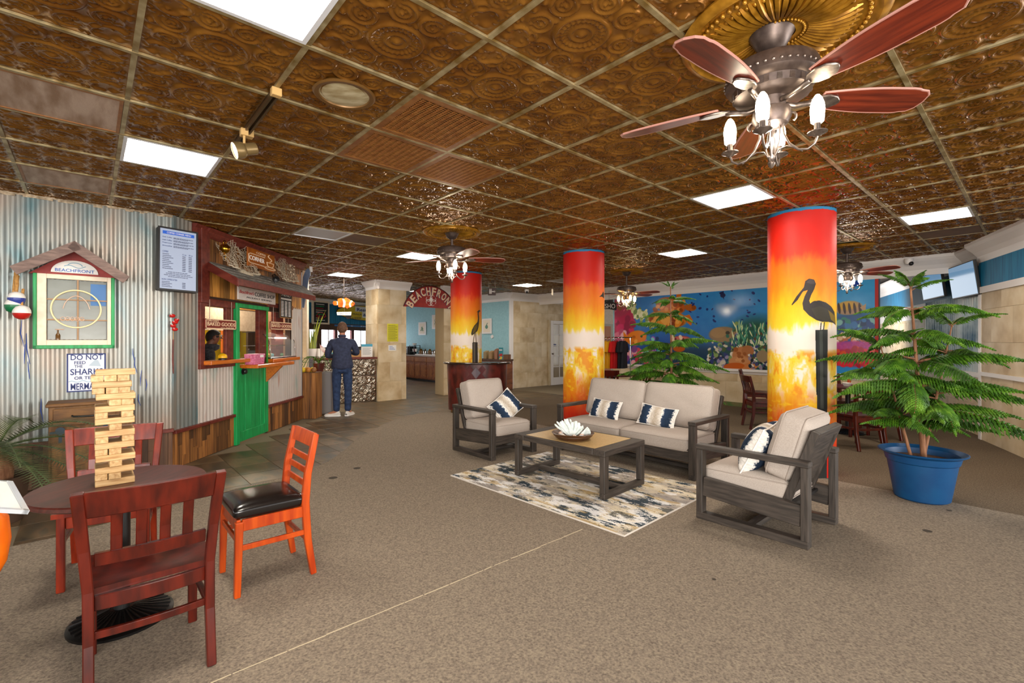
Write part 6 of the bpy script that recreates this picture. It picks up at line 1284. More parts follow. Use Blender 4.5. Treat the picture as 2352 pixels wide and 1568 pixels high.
for k in range(16):
    a = 2*pi*k/16+r.uniform(-.1,.1); rr2 = r.uniform(.10,.15); rx_ = r.uniform(.018,.034)
    tag(MB().ball((0,0,0),(rx_,rx_*.7,rx_*.55),10,7).tube([(rx_*.7,0,0),(rx_*1.25,0,.004)],[rx_*.3,.002],6).build('seashell',sh_c[k%6],None,loc=(pc.x+rr2*cos(a),pc.y+rr2*sin(a),pc.z+.048),rot=(0,r.uniform(-.3,.3),r.uniform(0,6)),smooth=60),'small %s seashell %s'%(('peach','pale blue','salmon','grey-beige','ivory','slate grey')[k%6],('at the sofa side of the bowl','toward the pelican column in the bowl','at the near armchair side of the bowl','at the camera side of the bowl','at the rug corner side of the bowl','toward the block tower in the bowl','at the kiosk armchair side of the bowl','at the far column side of the bowl')[(k//2+1)%8]),'seashell',group='seashells in the bowl')
# ---- rug
A_, B_, E_ = fl(1036.4,1093), fl(1433.7,1232), fl(1267,1036); ux = (B_-A_).to_2d(); Lr = ux.length; ux.normalize(); uy = Vector((-ux.y,ux.x)); Wr = 1.55; cr_ = A_.to_2d()+ux*Lr/2+uy*Wr/2
cv = Canvas(0,Lr,0,Wr,768,560); sh_ = (560,768); n1 = fbm(*sh_,13,8,41,5,.6); n2 = fbm(*sh_,9,5,43,5,.6); n3 = vnoise(*sh_,140,90,45); n4 = vnoise(*sh_,9,4,46)
rw = vnoise(*sh_,280,384,61); base = np.interp(n2+.10*(rw-.5),[.2,.4,.55,.7,.85],[0,1,2,3,4]); pal = np.array([rgb(c) for c in ('#9a928c','#b8ada0','#d2c5ab','#e0d5c0','#e6e3df')]); fi = base.astype(int).clip(0,3); cv.a = pal[fi]*(1-(base-fi))[...,None]+pal[fi+1]*(base-fi)[...,None]
mk = np.clip((n1+.22*(rw-.5)+.16*(n3-.5)+.12*(n4-.5)-.615)*13,0,1); cv.put(mk*.9,'#2b3843'); mk2 = np.clip((.2*(rw-.5)+fbm(*sh_,22,10,47,4,.6)+.15*(n3-.5)-.63)*14,0,1); cv.put(mk2*.9,'#e9e7e6'); mk3 = np.clip((.2*(rw-.5)+fbm(*sh_,20,8,49,4,.6)+.2*(n3-.5)-.70)*14,0,1); cv.put(mk3*.6,'#b18f56'); mk4 = np.clip((.22*(rw-.5)+.30-n1+.14*(n3-.5))*10,0,1); cv.put(mk4*.8,'#4c4d4a')
me = MB().box(-Lr/2,Lr/2,-Wr/2,Wr/2,.0005,.012).mesh('rug_pile'); set_uv(me, lambda co: (.5+co.x/Lr,.5+co.y/Wr)); rg = thing('area_rug','abstract beige, grey and navy area rug under the coffee table','rug',(cr_.x,cr_.y,0),atan2(ux.y,ux.x)); obj('pile', me, img_mat('rug_print',cv.a,rough=.95,spec=.1), rg)
mb = MB()
for a,b,c,d in ((-Lr/2-.006,Lr/2+.006,-Wr/2-.006,-Wr/2),(-Lr/2-.006,Lr/2+.006,Wr/2,Wr/2+.006),(-Lr/2-.006,-Lr/2,-Wr/2,Wr/2),(Lr/2,Lr/2+.006,-Wr/2,Wr/2)): mb.box(a,b,c,d,.0005,.011)
mb.build('bound_edge', M('rug_edge','#cfc6bb',rough=.9), rg)
for o in bpy.data.objects:
    if o.name.startswith(('coffee_table','decor_bowl','coral','seashell')) and o.parent is None: o.location.z += .012
# ================================================================ WOODEN CHAIRS
def slat_chair(name, label, xy, rot, mat=m_wood_red, group=None):
    t = thing(name,label,'chair',(xy[0],xy[1],0),rot,group); W_ = .41; h_ = W_/2
    for s in (-1,1):
        x0,x1 = (s*h_-.018,s*h_+.018); MB().sweep([(.245,0),(.20,.24),(.19,.45),(.205,.62),(.265,.86)],[.036,.045,.05,.042,.034],x0,x1).splay().build('leg', mat, t, bev=.004); MB().sweep([(-.20,0),(-.19,.43)],[.032,.042],s*h_*.95-.019,s*h_*.95+.019).build('leg', mat, t, bev=.004)
        MB().box(s*h_*.95-.012,s*h_*.95+.012,-.17,.19,.36,.42).build('side_apron', mat, t, bev=.003); MB().box(s*h_*.95-.010,s*h_*.95+.010,-.19,.20,.26,.29).build('side_stretcher', mat, t, bev=.003)
    rows_ = [(f_*1.0) for f_ in (0,1)]; mb = MB(); n = 14; se = [(-.235,-.21),(.235,-.21),(.215,.185),(-.215,.185)]
    ug = np.linspace(-1,1,17); P = [[(u*(.235-.02*(v+1)/2),-.215+.40*(v+1)/2,.452-.012*max(0,1-((abs(u)-.45)/.4)**2)*max(0,1-((v+.05)/.9)**2)) for u in ug] for v in np.linspace(-1,1,13)]
    top = MB().grid(P); Q = [[(x,y,.425) for x,y,z in row] for row in P]; top.grid(Q)
    for row in (0,-1): top.grid([Q[row],P[row]])
    for c_ in (0,-1): top.grid([[q[c_] for q in Q],[p_[c_] for p_ in P]])
    top.build('seat', mat, t, smooth=40, weld=True)
    def bowed(z0,z1,y,th,x,dep=.018,lean=0):
        m_ = MB(); us = np.linspace(-1,1,9); f = [(u*x,y+dep*(1-u*u)-th/2,z0) for u in us]; vs = []
        for u in us:
            yy = y+dep*(1-u*u); vs += [(u*x,yy-th/2,z0),(u*x,yy+th/2,z0),(u*x,yy+th/2+lean,z1),(u*x,yy-th/2+lean,z1)]
        fs = []
        for k in range(8): o = 4*k; fs += [(o+j,o+(j+1)%4,o+4+(j+1)%4,o+4+j) for j in range(4)]
        fs += [(3,2,1,0),(32,33,34,35)]; return m_.add(vs,fs)
    bowed(.755,.862,.243,.03,h_-.016,.02,.028).splay().build('top_rail', mat, t, bev=.004); bowed(.545,.60,.196,.026,h_-.016,.015,.01).build('lower_rail', mat, t, bev=.003)
    bowed(.365,.425,.185,.022,h_-.016,.02).build('rear_apron', mat, t, bev=.003); bowed(.255,.285,.195,.02,h_-.016,.015).build('rear_stretcher', mat, t, bev=.003); MB().box(-h_*.95+.02,h_*.95-.02,-.2,-.178,.355,.42).build('front_apron', mat, t, bev=.003)
    for k in range(4): x = -.12+.08*k; MB().sweep([(.212,.595),(.222,.66),(.262,.775)],.012,x-.019,x+.019).build('back_slat', mat, t, bev=.003)
    return t
def ladder_chair(label, xy, rot):
    mat = m_wood_orange; t = thing('dining_chair',label,'chair',(xy[0],xy[1],0),rot); h_ = .195
    for s in (-1,1):
        MB().sweep([(.235,0),(.20,.22),(.185,.45),(.20,.62),(.25,.86)],[.034,.042,.046,.04,.034],s*h_-.017,s*h_+.017).build('leg', mat, t, bev=.004); MB().sweep([(-.185,0),(-.175,.42)],[.032,.042],s*h_-.019,s*h_+.019).build('leg', mat, t, bev=.004)
        MB().box(s*h_-.011,s*h_+.011,-.16,.18,.365,.43).build('side_apron', mat, t, bev=.003); MB().box(s*h_-.009,s*h_+.009,-.18,.20,.255,.285).build('side_stretcher', mat, t, bev=.003)
    MB().box(-h_,h_,-.187,-.165,.365,.43).build('front_apron', mat, t, bev=.003); MB().box(-h_,h_,.17,.19,.365,.43).build('rear_apron', mat, t, bev=.003); MB().box(-h_,h_,-.19,-.172,.3,.33).build('front_stretcher', mat, t, bev=.003); MB().box(-h_,h_,.195,.213,.2,.23).build('rear_stretcher', mat, t, bev=.003)
    MB().sweep([(.236,.775),(.256,.862)],.022,-h_+.017,h_-.017).build('top_rail', mat, t, bev=.004)
    for z in (.55,.625,.70): y = .192+(z-.5)*.16; MB().sweep([(y,z-.018),(y+.006,z+.018)],.016,-h_+.017,h_-.017).build('ladder_rail', mat, t, bev=.003)
    o = obj('seat_pad', cushion_mesh(.43,.42,.05,r=.035,bulge=.028,n=12), M('black_vinyl','#14100f',rough=.22,spec=.6), t, (0,-.005,.465)); return t
slat_chair('dining_chair','mahogany slat-back chair nearest the camera, its back turned',(-1.63,2.150),-pi/2-YAW)
slat_chair('dining_chair','reddish slat-back chair behind the block tower, facing the camera',(-2.50,2.98),R(33),m_wood_red_lit)
ladder_chair('orange ladder-back chair with shiny black seat',(-1.505,2.92),-YAW)
CH = [('reddish chair with its back to the sofa, beside the pelican column',(4.20,7.78),R(80)),('dark chair at the small table against the stone wall, behind the pelican column',(4.80,9.12),R(62)),('reddish chair standing right behind the potted tree branches',(4.72,6.38),R(188)),
      ('dark chair beyond the one behind the potted tree, by the mural wall',(5.35,6.9),R(200)),('dark chair tucked at the far side of the table behind the potted tree',(5.55,7.9),R(10)),('brown chair below the clothes rack with a brass-edged back',(1.93,9.3),R(170)),('dark chair just behind the sofa back near the clothes rack',(2.35,8.9),R(215))]
for l,xy,rt in CH: slat_chair('dining_chair',l,xy,rt)
def ped_table(label, xy, r_, h_, mat, base_r=.22):
    t = thing('pedestal_table',label,'table',(xy[0],xy[1],0)); MB().lathe([(0,h_-.03),(r_-.012,h_-.03),(r_,h_-.022),(r_,h_-.006),(r_-.006,h_),(0,h_)],56).build('tabletop', mat, t, smooth=35)
    MB().tube([(0,0,.04),(0,0,h_-.03)],.035,14).build('column', m_black, t, smooth=60); b_ = MB().lathe([(0,.0),(base_r,.0),(base_r,.012),(base_r*.92,.022),(base_r*.5,.04),(.05,.06),(0,.06)],40).build('base', M('cast_iron','#141110',rough=.35,metal=.5) if 'cast_iron' not in bpy.data.materials else bpy.data.materials['cast_iron'], t, smooth=40)
    rb = MB()
    for k in range(32): a = 2*pi*k/32; rb.tube([(.05*cos(a),.05*sin(a),.06),(base_r*.5*cos(a),base_r*.5*sin(a),.043),(base_r*.93*cos(a),base_r*.93*sin(a),.024)],.005,4)
    rb.build('base_rib', bpy.data.materials['cast_iron'], b_)['kind'] = 'stuff'
    MB().box(-.2,.2,-.02,.02,h_-.05,h_-.03).box(-.02,.02,-.2,.2,h_-.05,h_-.03).build('spider', m_black, t); return t
m_ttop = M('mahogany_laminate','#3a1710','#54231a',rough=.38,sc=(40,6,40),bump=.02)
TX, TY, TZ = -2.0, 2.457, .70
ped_table('round mahogany pedestal table holding the block tower',(TX,TY),.37,TZ,m_ttop)
ped_table('small round reddish table behind the pelican column',(5.2,8.5),.33,.73,m_wood_red); ped_table('dark round table half hidden behind the potted tree',(5.3,7.35),.34,.73,m_ttop); ped_table('dark round table just behind the sofa',(2.2,9.75),.38,.73,m_ttop)
for k,(x,y,c,l) in enumerate(((5.06,8.5,m_cream,'cream bowl on the small table behind the pelican column'),(5.25,7.3,m_whitetext,'white dish on the table behind the potted tree'),(5.37,7.42,m_wood_orange,'orange sauce bottle on the table behind the potted tree'))):
    tag((MB().lathe([(0,0),(.04,0),(.07,.05),(.065,.05),(.035,.008),(0,.008)],16) if k < 2 else MB().lathe([(0,0),(.025,0),(.025,.1),(.01,.13),(.01,.16),(0,.16)],14)).build('bowl' if k < 2 else 'bottle',c,None,loc=(x,y,.731),smooth=40),l,'bowl' if k < 2 else 'bottle')
# ---- stacked block tower
BL, BW, BH = .158, .0515, .0313
jf, jr = Vector((-2.07,2.375)), Vector((SI,CO)); ji = Vector((-CO,SI)); m_blk = M('raw_pine_block','#d6a566',rough=.55,sc=(9,60,60),stops=[(.3,'#a27644'),(.5,'#bd9764'),(.72,'#caa979')],rnd=.14)
bme = MB().box(-BL/2,BL/2,-BW/2+.001,BW/2-.001,0,BH-.0004).mesh('wooden_block',bev=.002)
LAY = ['L','E110','L','E010','L','E110','L','E101','L','E010','L','E101','L','E011','L','E111','L','E111','T']; ordn = ['bottom','second','third','fourth','fifth','sixth','seventh','eighth','ninth','tenth','eleventh','twelfth','thirteenth','fourteenth','fifteenth','sixteenth','seventeenth','eighteenth','topmost']; r = random.Random(17)
drift = [0,0,.0,.002,.002,0,-.001,0,0,.002,.0,-.002,0,.0,.003,-.012,-.012,-.016,.002]
for q,ly in enumerate(LAY):
    z = TZ+.0005+q*BH; dx = drift[q]
    def put(u,v,ax,lab):
        p = jf+jr*(u+dx)+ji*v; a = atan2(jr.y,jr.x)+(0 if ax == 'L' else pi/2)+r.uniform(-.025,.025); o = obj('wooden_block', bme, m_blk, None, (p.x,p.y,z), (0,0,a)); tag(o,lab,'block','blocks of the stacking tower')
    if ly[0] in 'LT':
        for k in ((0,1,2) if ly == 'L' else (0,)): put(BL/2,BW*(k+.5)+r.uniform(-.003,.003),'L','long pine block, %s layer of the tower, %s row'%(ordn[q],('front','middle','rear')[k]))
    else:
        for k in range(3):
            if ly[1+k] == '1': put(BW*(k+.5),BL/2+r.uniform(-.006,.006),'E','end-on pine block, %s layer of the tower, %s place'%(ordn[q],('first','middle','last')[k]))
# ---- rustic cabinet against the corrugated wall
pcb = fl(104,1080); uc0 = WA.uv(104,1000,.42)[0]; uc1 = WA.uv(309,1000,.42)[0]; CW = min(uc1-uc0,1.0); hc = CW/2; zc_ = WA.uv(110,929,.42)[1]; m_rus = M('rustic_oak','#5b3a18','#7d5426',rough=.6,sc=(7,30,30),bump=.15,bdist=.004); m_rus2 = M('rustic_oak_upright','#5e3c18','#80572a',rough=.6,sc=(30,7,30),bump=.15,bdist=.004)
t = thing('rustic_cabinet','rustic oak cabinet with drawer and sliding barn door behind the table','cabinet',WA.P(uc0+hc,0,0.06),WA.rot)
MB().box(-hc+.02,hc-.02,.02,zc_-.03,0,.34).build('carcass', m_rus2, t, bev=.004); MB().box(-hc,hc,zc_-.03,zc_,-.0,.37).build('top', m_rus, t, bev=.006); MB().box(-hc+.02,hc-.02,0,.06,.02,.33).build('plinth', m_dplank, t)
dr = MB().box(-hc+.05,hc*.55,zc_-.21,zc_-.05,.34,.355).build('drawer', m_rus, t, bev=.004); MB().tube([(-.14,zc_-.12,.36),(-.13,zc_-.125,.385),(-.02,zc_-.13,.39),(.09,zc_-.125,.385),(.1,zc_-.12,.36)],.009,8).build('handle', m_black, dr, smooth=60)
for a,b in ((-hc+.05,zc_-.21),): pass
MB().box(-hc+.03,hc-.03,zc_-.275,zc_-.255,.36,.372).build('barn_rail', M('gunmetal','#3b4650',rough=.4,metal=.6), t)
for x in (-hc+.1,hc*.35): MB().lathe([(0,0),(.035,0),(.035,.012),(0,.012)],18,Matrix.Translation((x,zc_-.25,.372))).box(x-.012,x+.012,zc_-.36,zc_-.25,.36,.375).build('roller_hanger', bpy.data.materials['gunmetal'], t)
bd = MB().box(-hc+.04,hc*.45,.08,zc_-.29,.342,.36).build('barn_door', m_rus2, t, bev=.004); MB().box(-hc+.04,hc*.45,zc_-.37,zc_-.29,.36,.372).box(-hc+.04,hc*.45,.08,.15,.36,.372).build('door_batten', m_rus, bd); MB().bar((-hc+.08,.15,.366),(hc*.42,zc_-.37,.366),.06,.012,up=(0,0,1)).build('door_brace', m_rus, bd); MB().box(hc*.38,hc*.41,.36,.52,.372,.39).build('door_pull', m_black, bd)
MB().box(hc*.5,hc-.03,.3,.32,.2,.35).build('shelf', m_rus, t); MB().box(hc*.48,hc-.03,.06,zc_-.29,.34,.342).build('bay_shade', m_black, t)  # black sheet on the carcass front stands in for an open bay's shade
# ---- sago palm at the frame edge
r = random.Random(31); px0 = Vector((-4.05,3.75,.62)); t = thing('sago_palm','sago palm fronds reaching in beside the rustic cabinet','plant',(px0.x,px0.y,0)); MB().lathe([(0,0),(.15,0),(.19,.34),(.2,.36),(.18,.36),(.17,.3),(0,.3)],24).build('pot', M('palm_pot','#4a3526',rough=.7), t, smooth=40); MB().lathe([(.09,.28),(.1,.4),(.07,.58),(0,.62)],16).build('trunk', m_bark, t, smooth=50)
fr_def = [(-2,.9,.55),(25,.85,.28),(-25,.9,.05),(5,.8,.0),(-5,1.0,.2),(-45,.7,.25),(60,.6,.4),(110,.5,.5),(170,.5,.4),(230,.5,.3),(280,.6,.3),(-12,.8,-.1),(-35,.85,.35)]
for az,l,rise in fr_def:
    a = R(az); d_ = Vector((cos(a),sin(a),0)); pts = [Vector((0,0,.58))+d_*l*f+Vector((0,0,rise*f*1.2-(.35+.25*rise)*f*f)) for f in np.linspace(0,1,12)]; mb = MB(); mb.tube(pts,[.009-.0006*k for k in range(12)],5); sd = Vector((-d_.y,d_.x,0))
    for k in range(1,40):
        f = k/40; i_ = int(f*11); p = pts[i_].lerp(pts[i_+1],f*11-i_); L_ = .15*sin(pi*min(1,f*.9+.12))+.02; tg = (pts[i_+1]-pts[i_]).normalized()
        for s in (-1,1): q = p+sd*s*L_*.8+tg*L_*.55+Vector((0,0,.03*L_/.1-.02)); nn = tg*.006; mb.add([p-nn,p+nn,q],[(0,1,2)])
    mb.build('frond', m_sago, t)
# ---- things cut by the left edge: acrylic menu stand, orange glass on a worn cream stand
t = thing('cream_stand','worn cream-painted post stand at the picture edge','stand',(-2.18,1.85,0)); 
for x in (-.02,): MB().box(-.10,.015,-.05,.05,0,.60).build('post', M('chipped_cream','#d8cdb6','#8a6b47',rough=.7,sc=14,lo=.55,hi=.75), t, bev=.003)
MB().lathe([(0,.60),(.13,.60),(.14,.615),(.13,.63),(0,.63)],28,Matrix.Translation((-.06,0,0))).build('round_top', m_cream, t, smooth=40)
p = at(-38,1150,1.62); t = thing('acrylic_menu_holder','clear acrylic menu holder with white sheet at the picture edge','menu holder',(p.x,p.y,p.z),(R(-22),R(12),R(-35)))
MB().box(-.2,.062,-.16,.09,-.002,.002).build('sheet', m_paper, t); MB().box(-.2,.075,-.17,.105,.003,.006).box(-.2,.075,-.17,.105,-.006,-.003).build('acrylic', m_glass, t); MB().box(.062,.077,-.172,.105,-.007,.007).box(-.2,.077,.09,.107,-.007,.007).build('acrylic_edge', M('acrylic_edge','#b9bcc0',rough=.1,spec=.8), t)
p = at(-34,1232,1.70); t = thing('orange_float','orange glossy ball-shaped buoy at the picture edge','buoy',(p.x,p.y,p.z)); MB().lathe([(0,-.16),(.03,-.155),(.055,-.1),(.066,-.02),(.06,.06),(.04,.10),(0,.115)],24).build('body', M('glossy_orange','#d8560c','#ee7a14',rough=.25,sc=5), t, smooth=60)
# ---- clothes rack behind the sofa
A2 = at(1390,775,11.6); t = thing('clothes_rack','chrome clothes rail in front of the mural end','rack',(A2.x,A2.y,0)); 
for x in (-.05,.62): MB().tube([(x,0,.03),(x,0,1.5)],.014,8).box(x-.02,x+.02,-.25,.25,0,.03).build('upright', m_chrome, t)
MB().tube([(-.1,0,1.5),(.66,0,1.5)],.014,8).build('rail', m_chrome, t)
for k,(x,c,l) in enumerate(((.02,'#e3a90c','yellow shirt hanging first on the rack'),(.10,'#d99a08','golden yellow shirt second on the rack'),(.20,'#c9100f','bright red shirt on the rack'),(.27,'#b30d10','deeper red shirt beside the bright red one'),(.38,'#14151c','black shirt hanging on the rack'),(.46,'#20222c','dark navy shirt at the rack end'))):
    tt = thing('hanging_shirt',l,'shirt',(A2.x+x,A2.y,1.5),(0,0,R(62)),group='shirts on the rack'); cm = M('shirt_%d'%k,c,rough=.85,sc=20)
    rows_ = []
    for z_,w_,dp in ((-.08,.07,.03),(-.11,.20,.04),(-.2,.24,.05),(-.45,.20,.055),(-.75,.22,.06)): rows_.append([(w_*cos(a)+.004*sin(7*a),dp*sin(a)*(1+.2*sin(5*a)),z_) for a in np.linspace(0,2*pi,25)])
    MB().grid(rows_).build('shirt_body',cm,tt,smooth=60); MB().tube([(0,0,.0),(.015,0,.02),(0,0,.03),(-.015,0,.015)],.003,5).tube([(-.17,0,-.1),(0,0,-.04),(.17,0,-.1)],.006,5).tube([(0,0,.0),(0,0,-.04)],.004,5).build('hanger',m_chrome,tt)
    for s in (-1,1): MB().tube([(s*.17,0,-.13),(s*.27,0,-.28),(s*.29,0,-.36)],[.05,.055,.05],8).build('sleeve',cm,tt,smooth=60)
# ================================================================ NORFOLK PINES
def pine_branch(seed, nb=26, droop=.22):                  # unit-length branch along +x: woody axis and rows of furry hanging branchlets
    r = random.Random(seed); ax = [Vector((f,.03*sin(5*f+seed),.10*sin(f*2.4)-droop*f*f)) for f in np.linspace(0,1,10)]; w_ = MB(); w_.tube(ax,[.014-.0011*k for k in range(10)],5); g = MB()
    def furry(pts, r0):
        n = len(pts); rs = [r0*(.55+.65*(k%2))*(1 if k < n-2 else .55) for k in range(n)]; rs[-1] = .002; g.tube(pts, rs, 5)
    for k in range(nb):
        f = .16+.82*k/(nb-1); i_ = min(8,int(f*9)); p = ax[i_].lerp(ax[i_+1],f*9-i_); tg = (ax[i_+1]-ax[i_]).normalized(); L_ = (.20*sin(pi*min(1,.25+f*.72))**.8)*r.uniform(.8,1.1)*(1 if f < .9 else .7)
        for s in (-1,1):
            d_ = (Vector((-tg.y,tg.x,0))*s*.85+tg*.55+Vector((0,0,r.uniform(-.05,.12)))).normalized(); m = 9
            furry([p+d_*L_*q/m+Vector((0,0,-.8*L_*(q/m)**1.8)) for q in range(m+1)], .0165)
    m = 8; furry([ax[-1]+(ax[-1]-ax[-2]).normalized()*.14*q/m for q in range(m+1)], .02)
    wm_, gm_ = w_.mesh('branch_axis',smooth=60), g.mesh('foliage',smooth=60); return wm_, gm_
BR = [pine_branch(s,nb=22+2*(s%3),droop=.12+.05*s) for s in range(4)]
def pine(name, label, xy, trunks, z0, potfn, seed):
    r = random.Random(seed); t = thing(name,label,'tree',(xy[0],xy[1],0)); potfn(t)
    for (ox,oy,lx,ly,top,whorls,r0) in trunks:
        MB().tube([(ox+(lx-ox)*f,oy+(ly-oy)*f,z0+(top-z0)*f) for f in np.linspace(0,1,9)],[r0*(1-.085*k) for k in range(9)],8).build('trunk', m_bark, t, smooth=60)
        for z,rad,n,a0 in whorls:
            f = (z-z0)/(top-z0); x,y = ox+(lx-ox)*f, oy+(ly-oy)*f
            for k in range(n):
                a = a0+2*pi*k/n+r.uniform(-.22,.22); s = rad*r.uniform(.74,.98); wm_, gm_ = BR[r.randrange(4)]; el = R(r.uniform(-10,10))+(R(35) if z > top-.08 else 0)
                b = obj('branch', wm_, m_bark, t, (x,y,z+r.uniform(-.03,.03)), (r.uniform(-.15,.15),-el,a)); b.scale = (s,s,s*1.0); obj('foliage', gm_, m_needle, b)
    return t
def bluepot(t):
    m_bp = M('cobalt_plastic_pot','#063f6e','#094775',rough=.45,sc=9,spec=.4)
    MB().lathe([(0,0),(.185,0),(.20,.012),(.245,.30),(.25,.335),(.262,.345),(.275,.40),(.318,.425),(.320,.432),(.31,.436),(.262,.41),(.25,.36),(.245,.34),(0,.34)],56).build('pot', m_bp, t, smooth=30); MB().lathe([(0,.375),(.15,.372),(.25,.36),(.25,.35),(0,.35)],30).build('soil', m_soil, t, smooth=60)
pp = fl(2117,1156); PX = Vector((pp.x,pp.y)); PX = PX*(1+.19/PX.length)
def wh(l, n=6): return [(z,rad,n,random.Random(int(z*100)).uniform(0,6)) for z,rad in l]
pine('potted_pine','bushy Norfolk pine in a big blue pot beside the armchair',(PX.x,PX.y),[(.02,.0,-.05,.06,1.93,wh([(1.91,.28),(1.70,.52),(1.47,.64),(1.24,.76),(1.02,.80),(.82,.80),(.68,.60)],6),.024),(.06,.05,.30,.02,1.60,wh([(1.57,.34),(1.33,.52),(.92,.66)],4),.016),(-.07,.03,-.30,.10,1.40,wh([(1.37,.36),(1.12,.56),(.76,.56)],5),.014)],.36,bluepot,3)
def plainpot(t): MB().lathe([(0,0),(.17,0),(.23,.36),(.25,.38),(.23,.38),(.22,.34),(0,.34)],36).build('pot', M('terracotta_pot','#7a3d22',rough=.8), t, smooth=35); MB().lathe([(0,.35),(.22,.345),(.22,.34),(0,.34)],24).build('soil', m_soil, t)
S2 = 7.15; tx_ = (1543-CX)/F*S2; zz_ = lambda y: C+(Y0-y)*S2/F
pine('pine_tree','tall Norfolk pine standing behind the sofa before the mural',(tx_,S2),[(0,0,-.02,0,zz_(658),wh([(zz_(660),.17),(zz_(690),.36),(zz_(722),.42),(zz_(752),.60),(zz_(790),.70),(zz_(812),.72),(zz_(838),.78),(zz_(862),.82),(zz_(882),.80),(zz_(905),.7)],6),.024)],.34,plainpot,9)
# ================================================================ PEOPLE
def hand(nodes, edges, wrist, d, up, side, s=1.0):         # palm and five curled fingers grown from the wrist
    d, up = Vector(d).normalized(), Vector(up).normalized(); lat = d.cross(up).normalized()*side; w0 = Vector(nodes[wrist][:3]); i0 = len(nodes)
    nodes.append((*(w0+d*.045*s),.030*s,.018*s)); edges.append((wrist,i0)); nodes.append((*(w0+d*.085*s),.036*s,.014*s)); edges.append((i0,i0+1))
    for k,l in enumerate((.068,.078,.072,.055)):
        b = w0+d*.092*s+lat*(.027-.018*k)*s; j = len(nodes)
        nodes.append((*b,.009*s)); nodes.append((*(b+d*l*.5*s-up*.008*s),.008*s)); nodes.append((*(b+d*l*.85*s-up*.03*s),.0065*s)); edges += [(i0+1,j),(j,j+1),(j+1,j+2)]
    j = len(nodes); b = w0+d*.04*s+lat*.034*s; nodes.append((*b,.011*s)); nodes.append((*(b+d*.035*s+lat*.018*s-up*.006*s),.009*s)); nodes.append((*(b+d*.06*s+lat*.016*s-up*.016*s),.007*s)); edges += [(i0,j),(j,j+1),(j+1,j+2)]
def person(label, loc, rot, P, skin, top, pants, hair, shoes, hscale=1.0, seed=0, extras=None):
    t = thing('person', label, 'person', loc, rot)
    nd, ed = [], []
    def add(n, *to):
        nd.append(n); k = len(nd)-1
        for q in to: ed.append((q,k))
        return k
    pel = add((*P['pelvis'],.11,.085)); sp = add((*P['spine'],.10,.075),pel); chest = add((*P['chest'],.115,.08),sp); nk0 = add((*P['neck'],.062,.062),chest); nk = add((*P['throat'],.056,.058),nk0)
    h0 = add((*P['jaw'],.062,.075),nk); h1 = add((*P['head'],.078,.094),h0); h2 = add((*P['crown'],.062,.075),h1)
    arms, legs = {}, {}
    for s in ('l','r'):
        a = add((*P['sh_'+s],.04,.04),chest); b = add((*P['el_'+s],.044,.044),a); c = add((*P['wr_'+s],.028,.026),b); arms[s] = (a,b,c)
        h = add((*P['hip_'+s],.08,.078),pel); k = add((*P['kn_'+s],.06,.062),h); an = add((*P['an_'+s],.04,.042),k); ft = add((*P['toe_'+s],.035,.028),an); legs[s] = (h,k,an,ft)
    for s in ('l','r'):
        w0, e0 = Vector(nd[arms[s][2]][:3]), Vector(nd[arms[s][1]][:3]); hand(nd, ed, arms[s][2], (w0-e0), (0,0,1), 1 if s == 'l' else -1)
    b_ = obj('body', skinmesh('body', nd, ed, 2, pel), skin, t)
    # jacket: follows torso and arms, slightly larger
    g = 1.17; jn, je = [], []
    def J(n, *to):
        jn.append(n); k = len(jn)-1
        for q in to: je.append((q,k))
        return k
    v = lambda k: Vector(nd[k][:3])
    j0 = J((*(v(pel)+Vector((0,0,-.10))),.225,.165)); jm = J((*(v(pel)+Vector((0,0,.03))),.225,.165),j0); j1 = J((*v(sp),.20,.15),jm); j2 = J((*(v(chest)+Vector((0,0,-.03))),.205,.145),j1); j3 = J((*(v(nk0)+Vector((0,0,-.015))),.098,.09),j2)
    for s in ('l','r'):
        a,b,c = arms[s]; q = J((*(v(a)+Vector((0,0,-.01))),.108,.105),j2); m = J((*(v(a).lerp(v(b),.5)),.075,.075),q); e = J((*v(b),.062,.06),m); w = J((*(v(b).lerp(v(c),.9)),.045,.043),e)
    obj(top[0], skinmesh('jacket', jn, je, 2, j0), top[1], t)
    pn, pe = [], []
    pn.append((*(v(pel)+Vector((0,0,-.05))),.12,.10))
    for s in ('l','r'):
        h,k,an,ft = legs[s]; q = len(pn); pn += [(*(v(h)),.108,.105),(*(v(h).lerp(v(k),.55)),.09,.092),(*v(k),.076,.078),(*(v(k).lerp(v(an),.55)),.068,.07),(*(v(an)+Vector((0,0,-.012))),.06,.064)]; pe += [(0,q),(q,q+1),(q+1,q+2),(q+2,q+3),(q+3,q+4)]
    obj('jeans', skinmesh('jeans', pn, pe, 2, 0), pants, t)
    for s in ('l','r'):
        an, ft = v(legs[s][2]), v(legs[s][3]); d = (ft-an); d.z = 0; d.normalize(); hl = an-d*.07; rows_ = []; lat = Vector((-d.y,d.x,0))
        for f,wd,hh in ((0,.022,.05),(.06,.036,.095),(.25,.04,.105),(.45,.042,.085),(.7,.048,.062),(.9,.038,.048),(1,.012,.03)):
            c = hl+d*.295*f; rows_.append([(*(c.xy+ (lat*wd*cos(a)).xy), max(.0,.02+(hh-.02)*sin(a)) if sin(a) > 0 else .0+.02*(1+sin(a))) for a in np.linspace(0,2*pi,15)])
        sh_ = MB().grid(rows_).build('shoe', shoes, t, smooth=50); MB().prism([tuple((hl+d*.295*f+lat*w_).xy) for f,w_ in ((-.02,-.02),(.06,-.042),(.3,-.044),(.7,-.052),(.92,-.042),(1.02,0),(.92,.042),(.7,.052),(.3,.044),(.06,.042),(-.02,.02))],0,.024).build('sole', m_paper, sh_)
    hd = v(h1); fd = (Vector(P['face'])).normalized(); lt = Vector((-fd.y,fd.x,0)); upv = Vector((0,0,1))
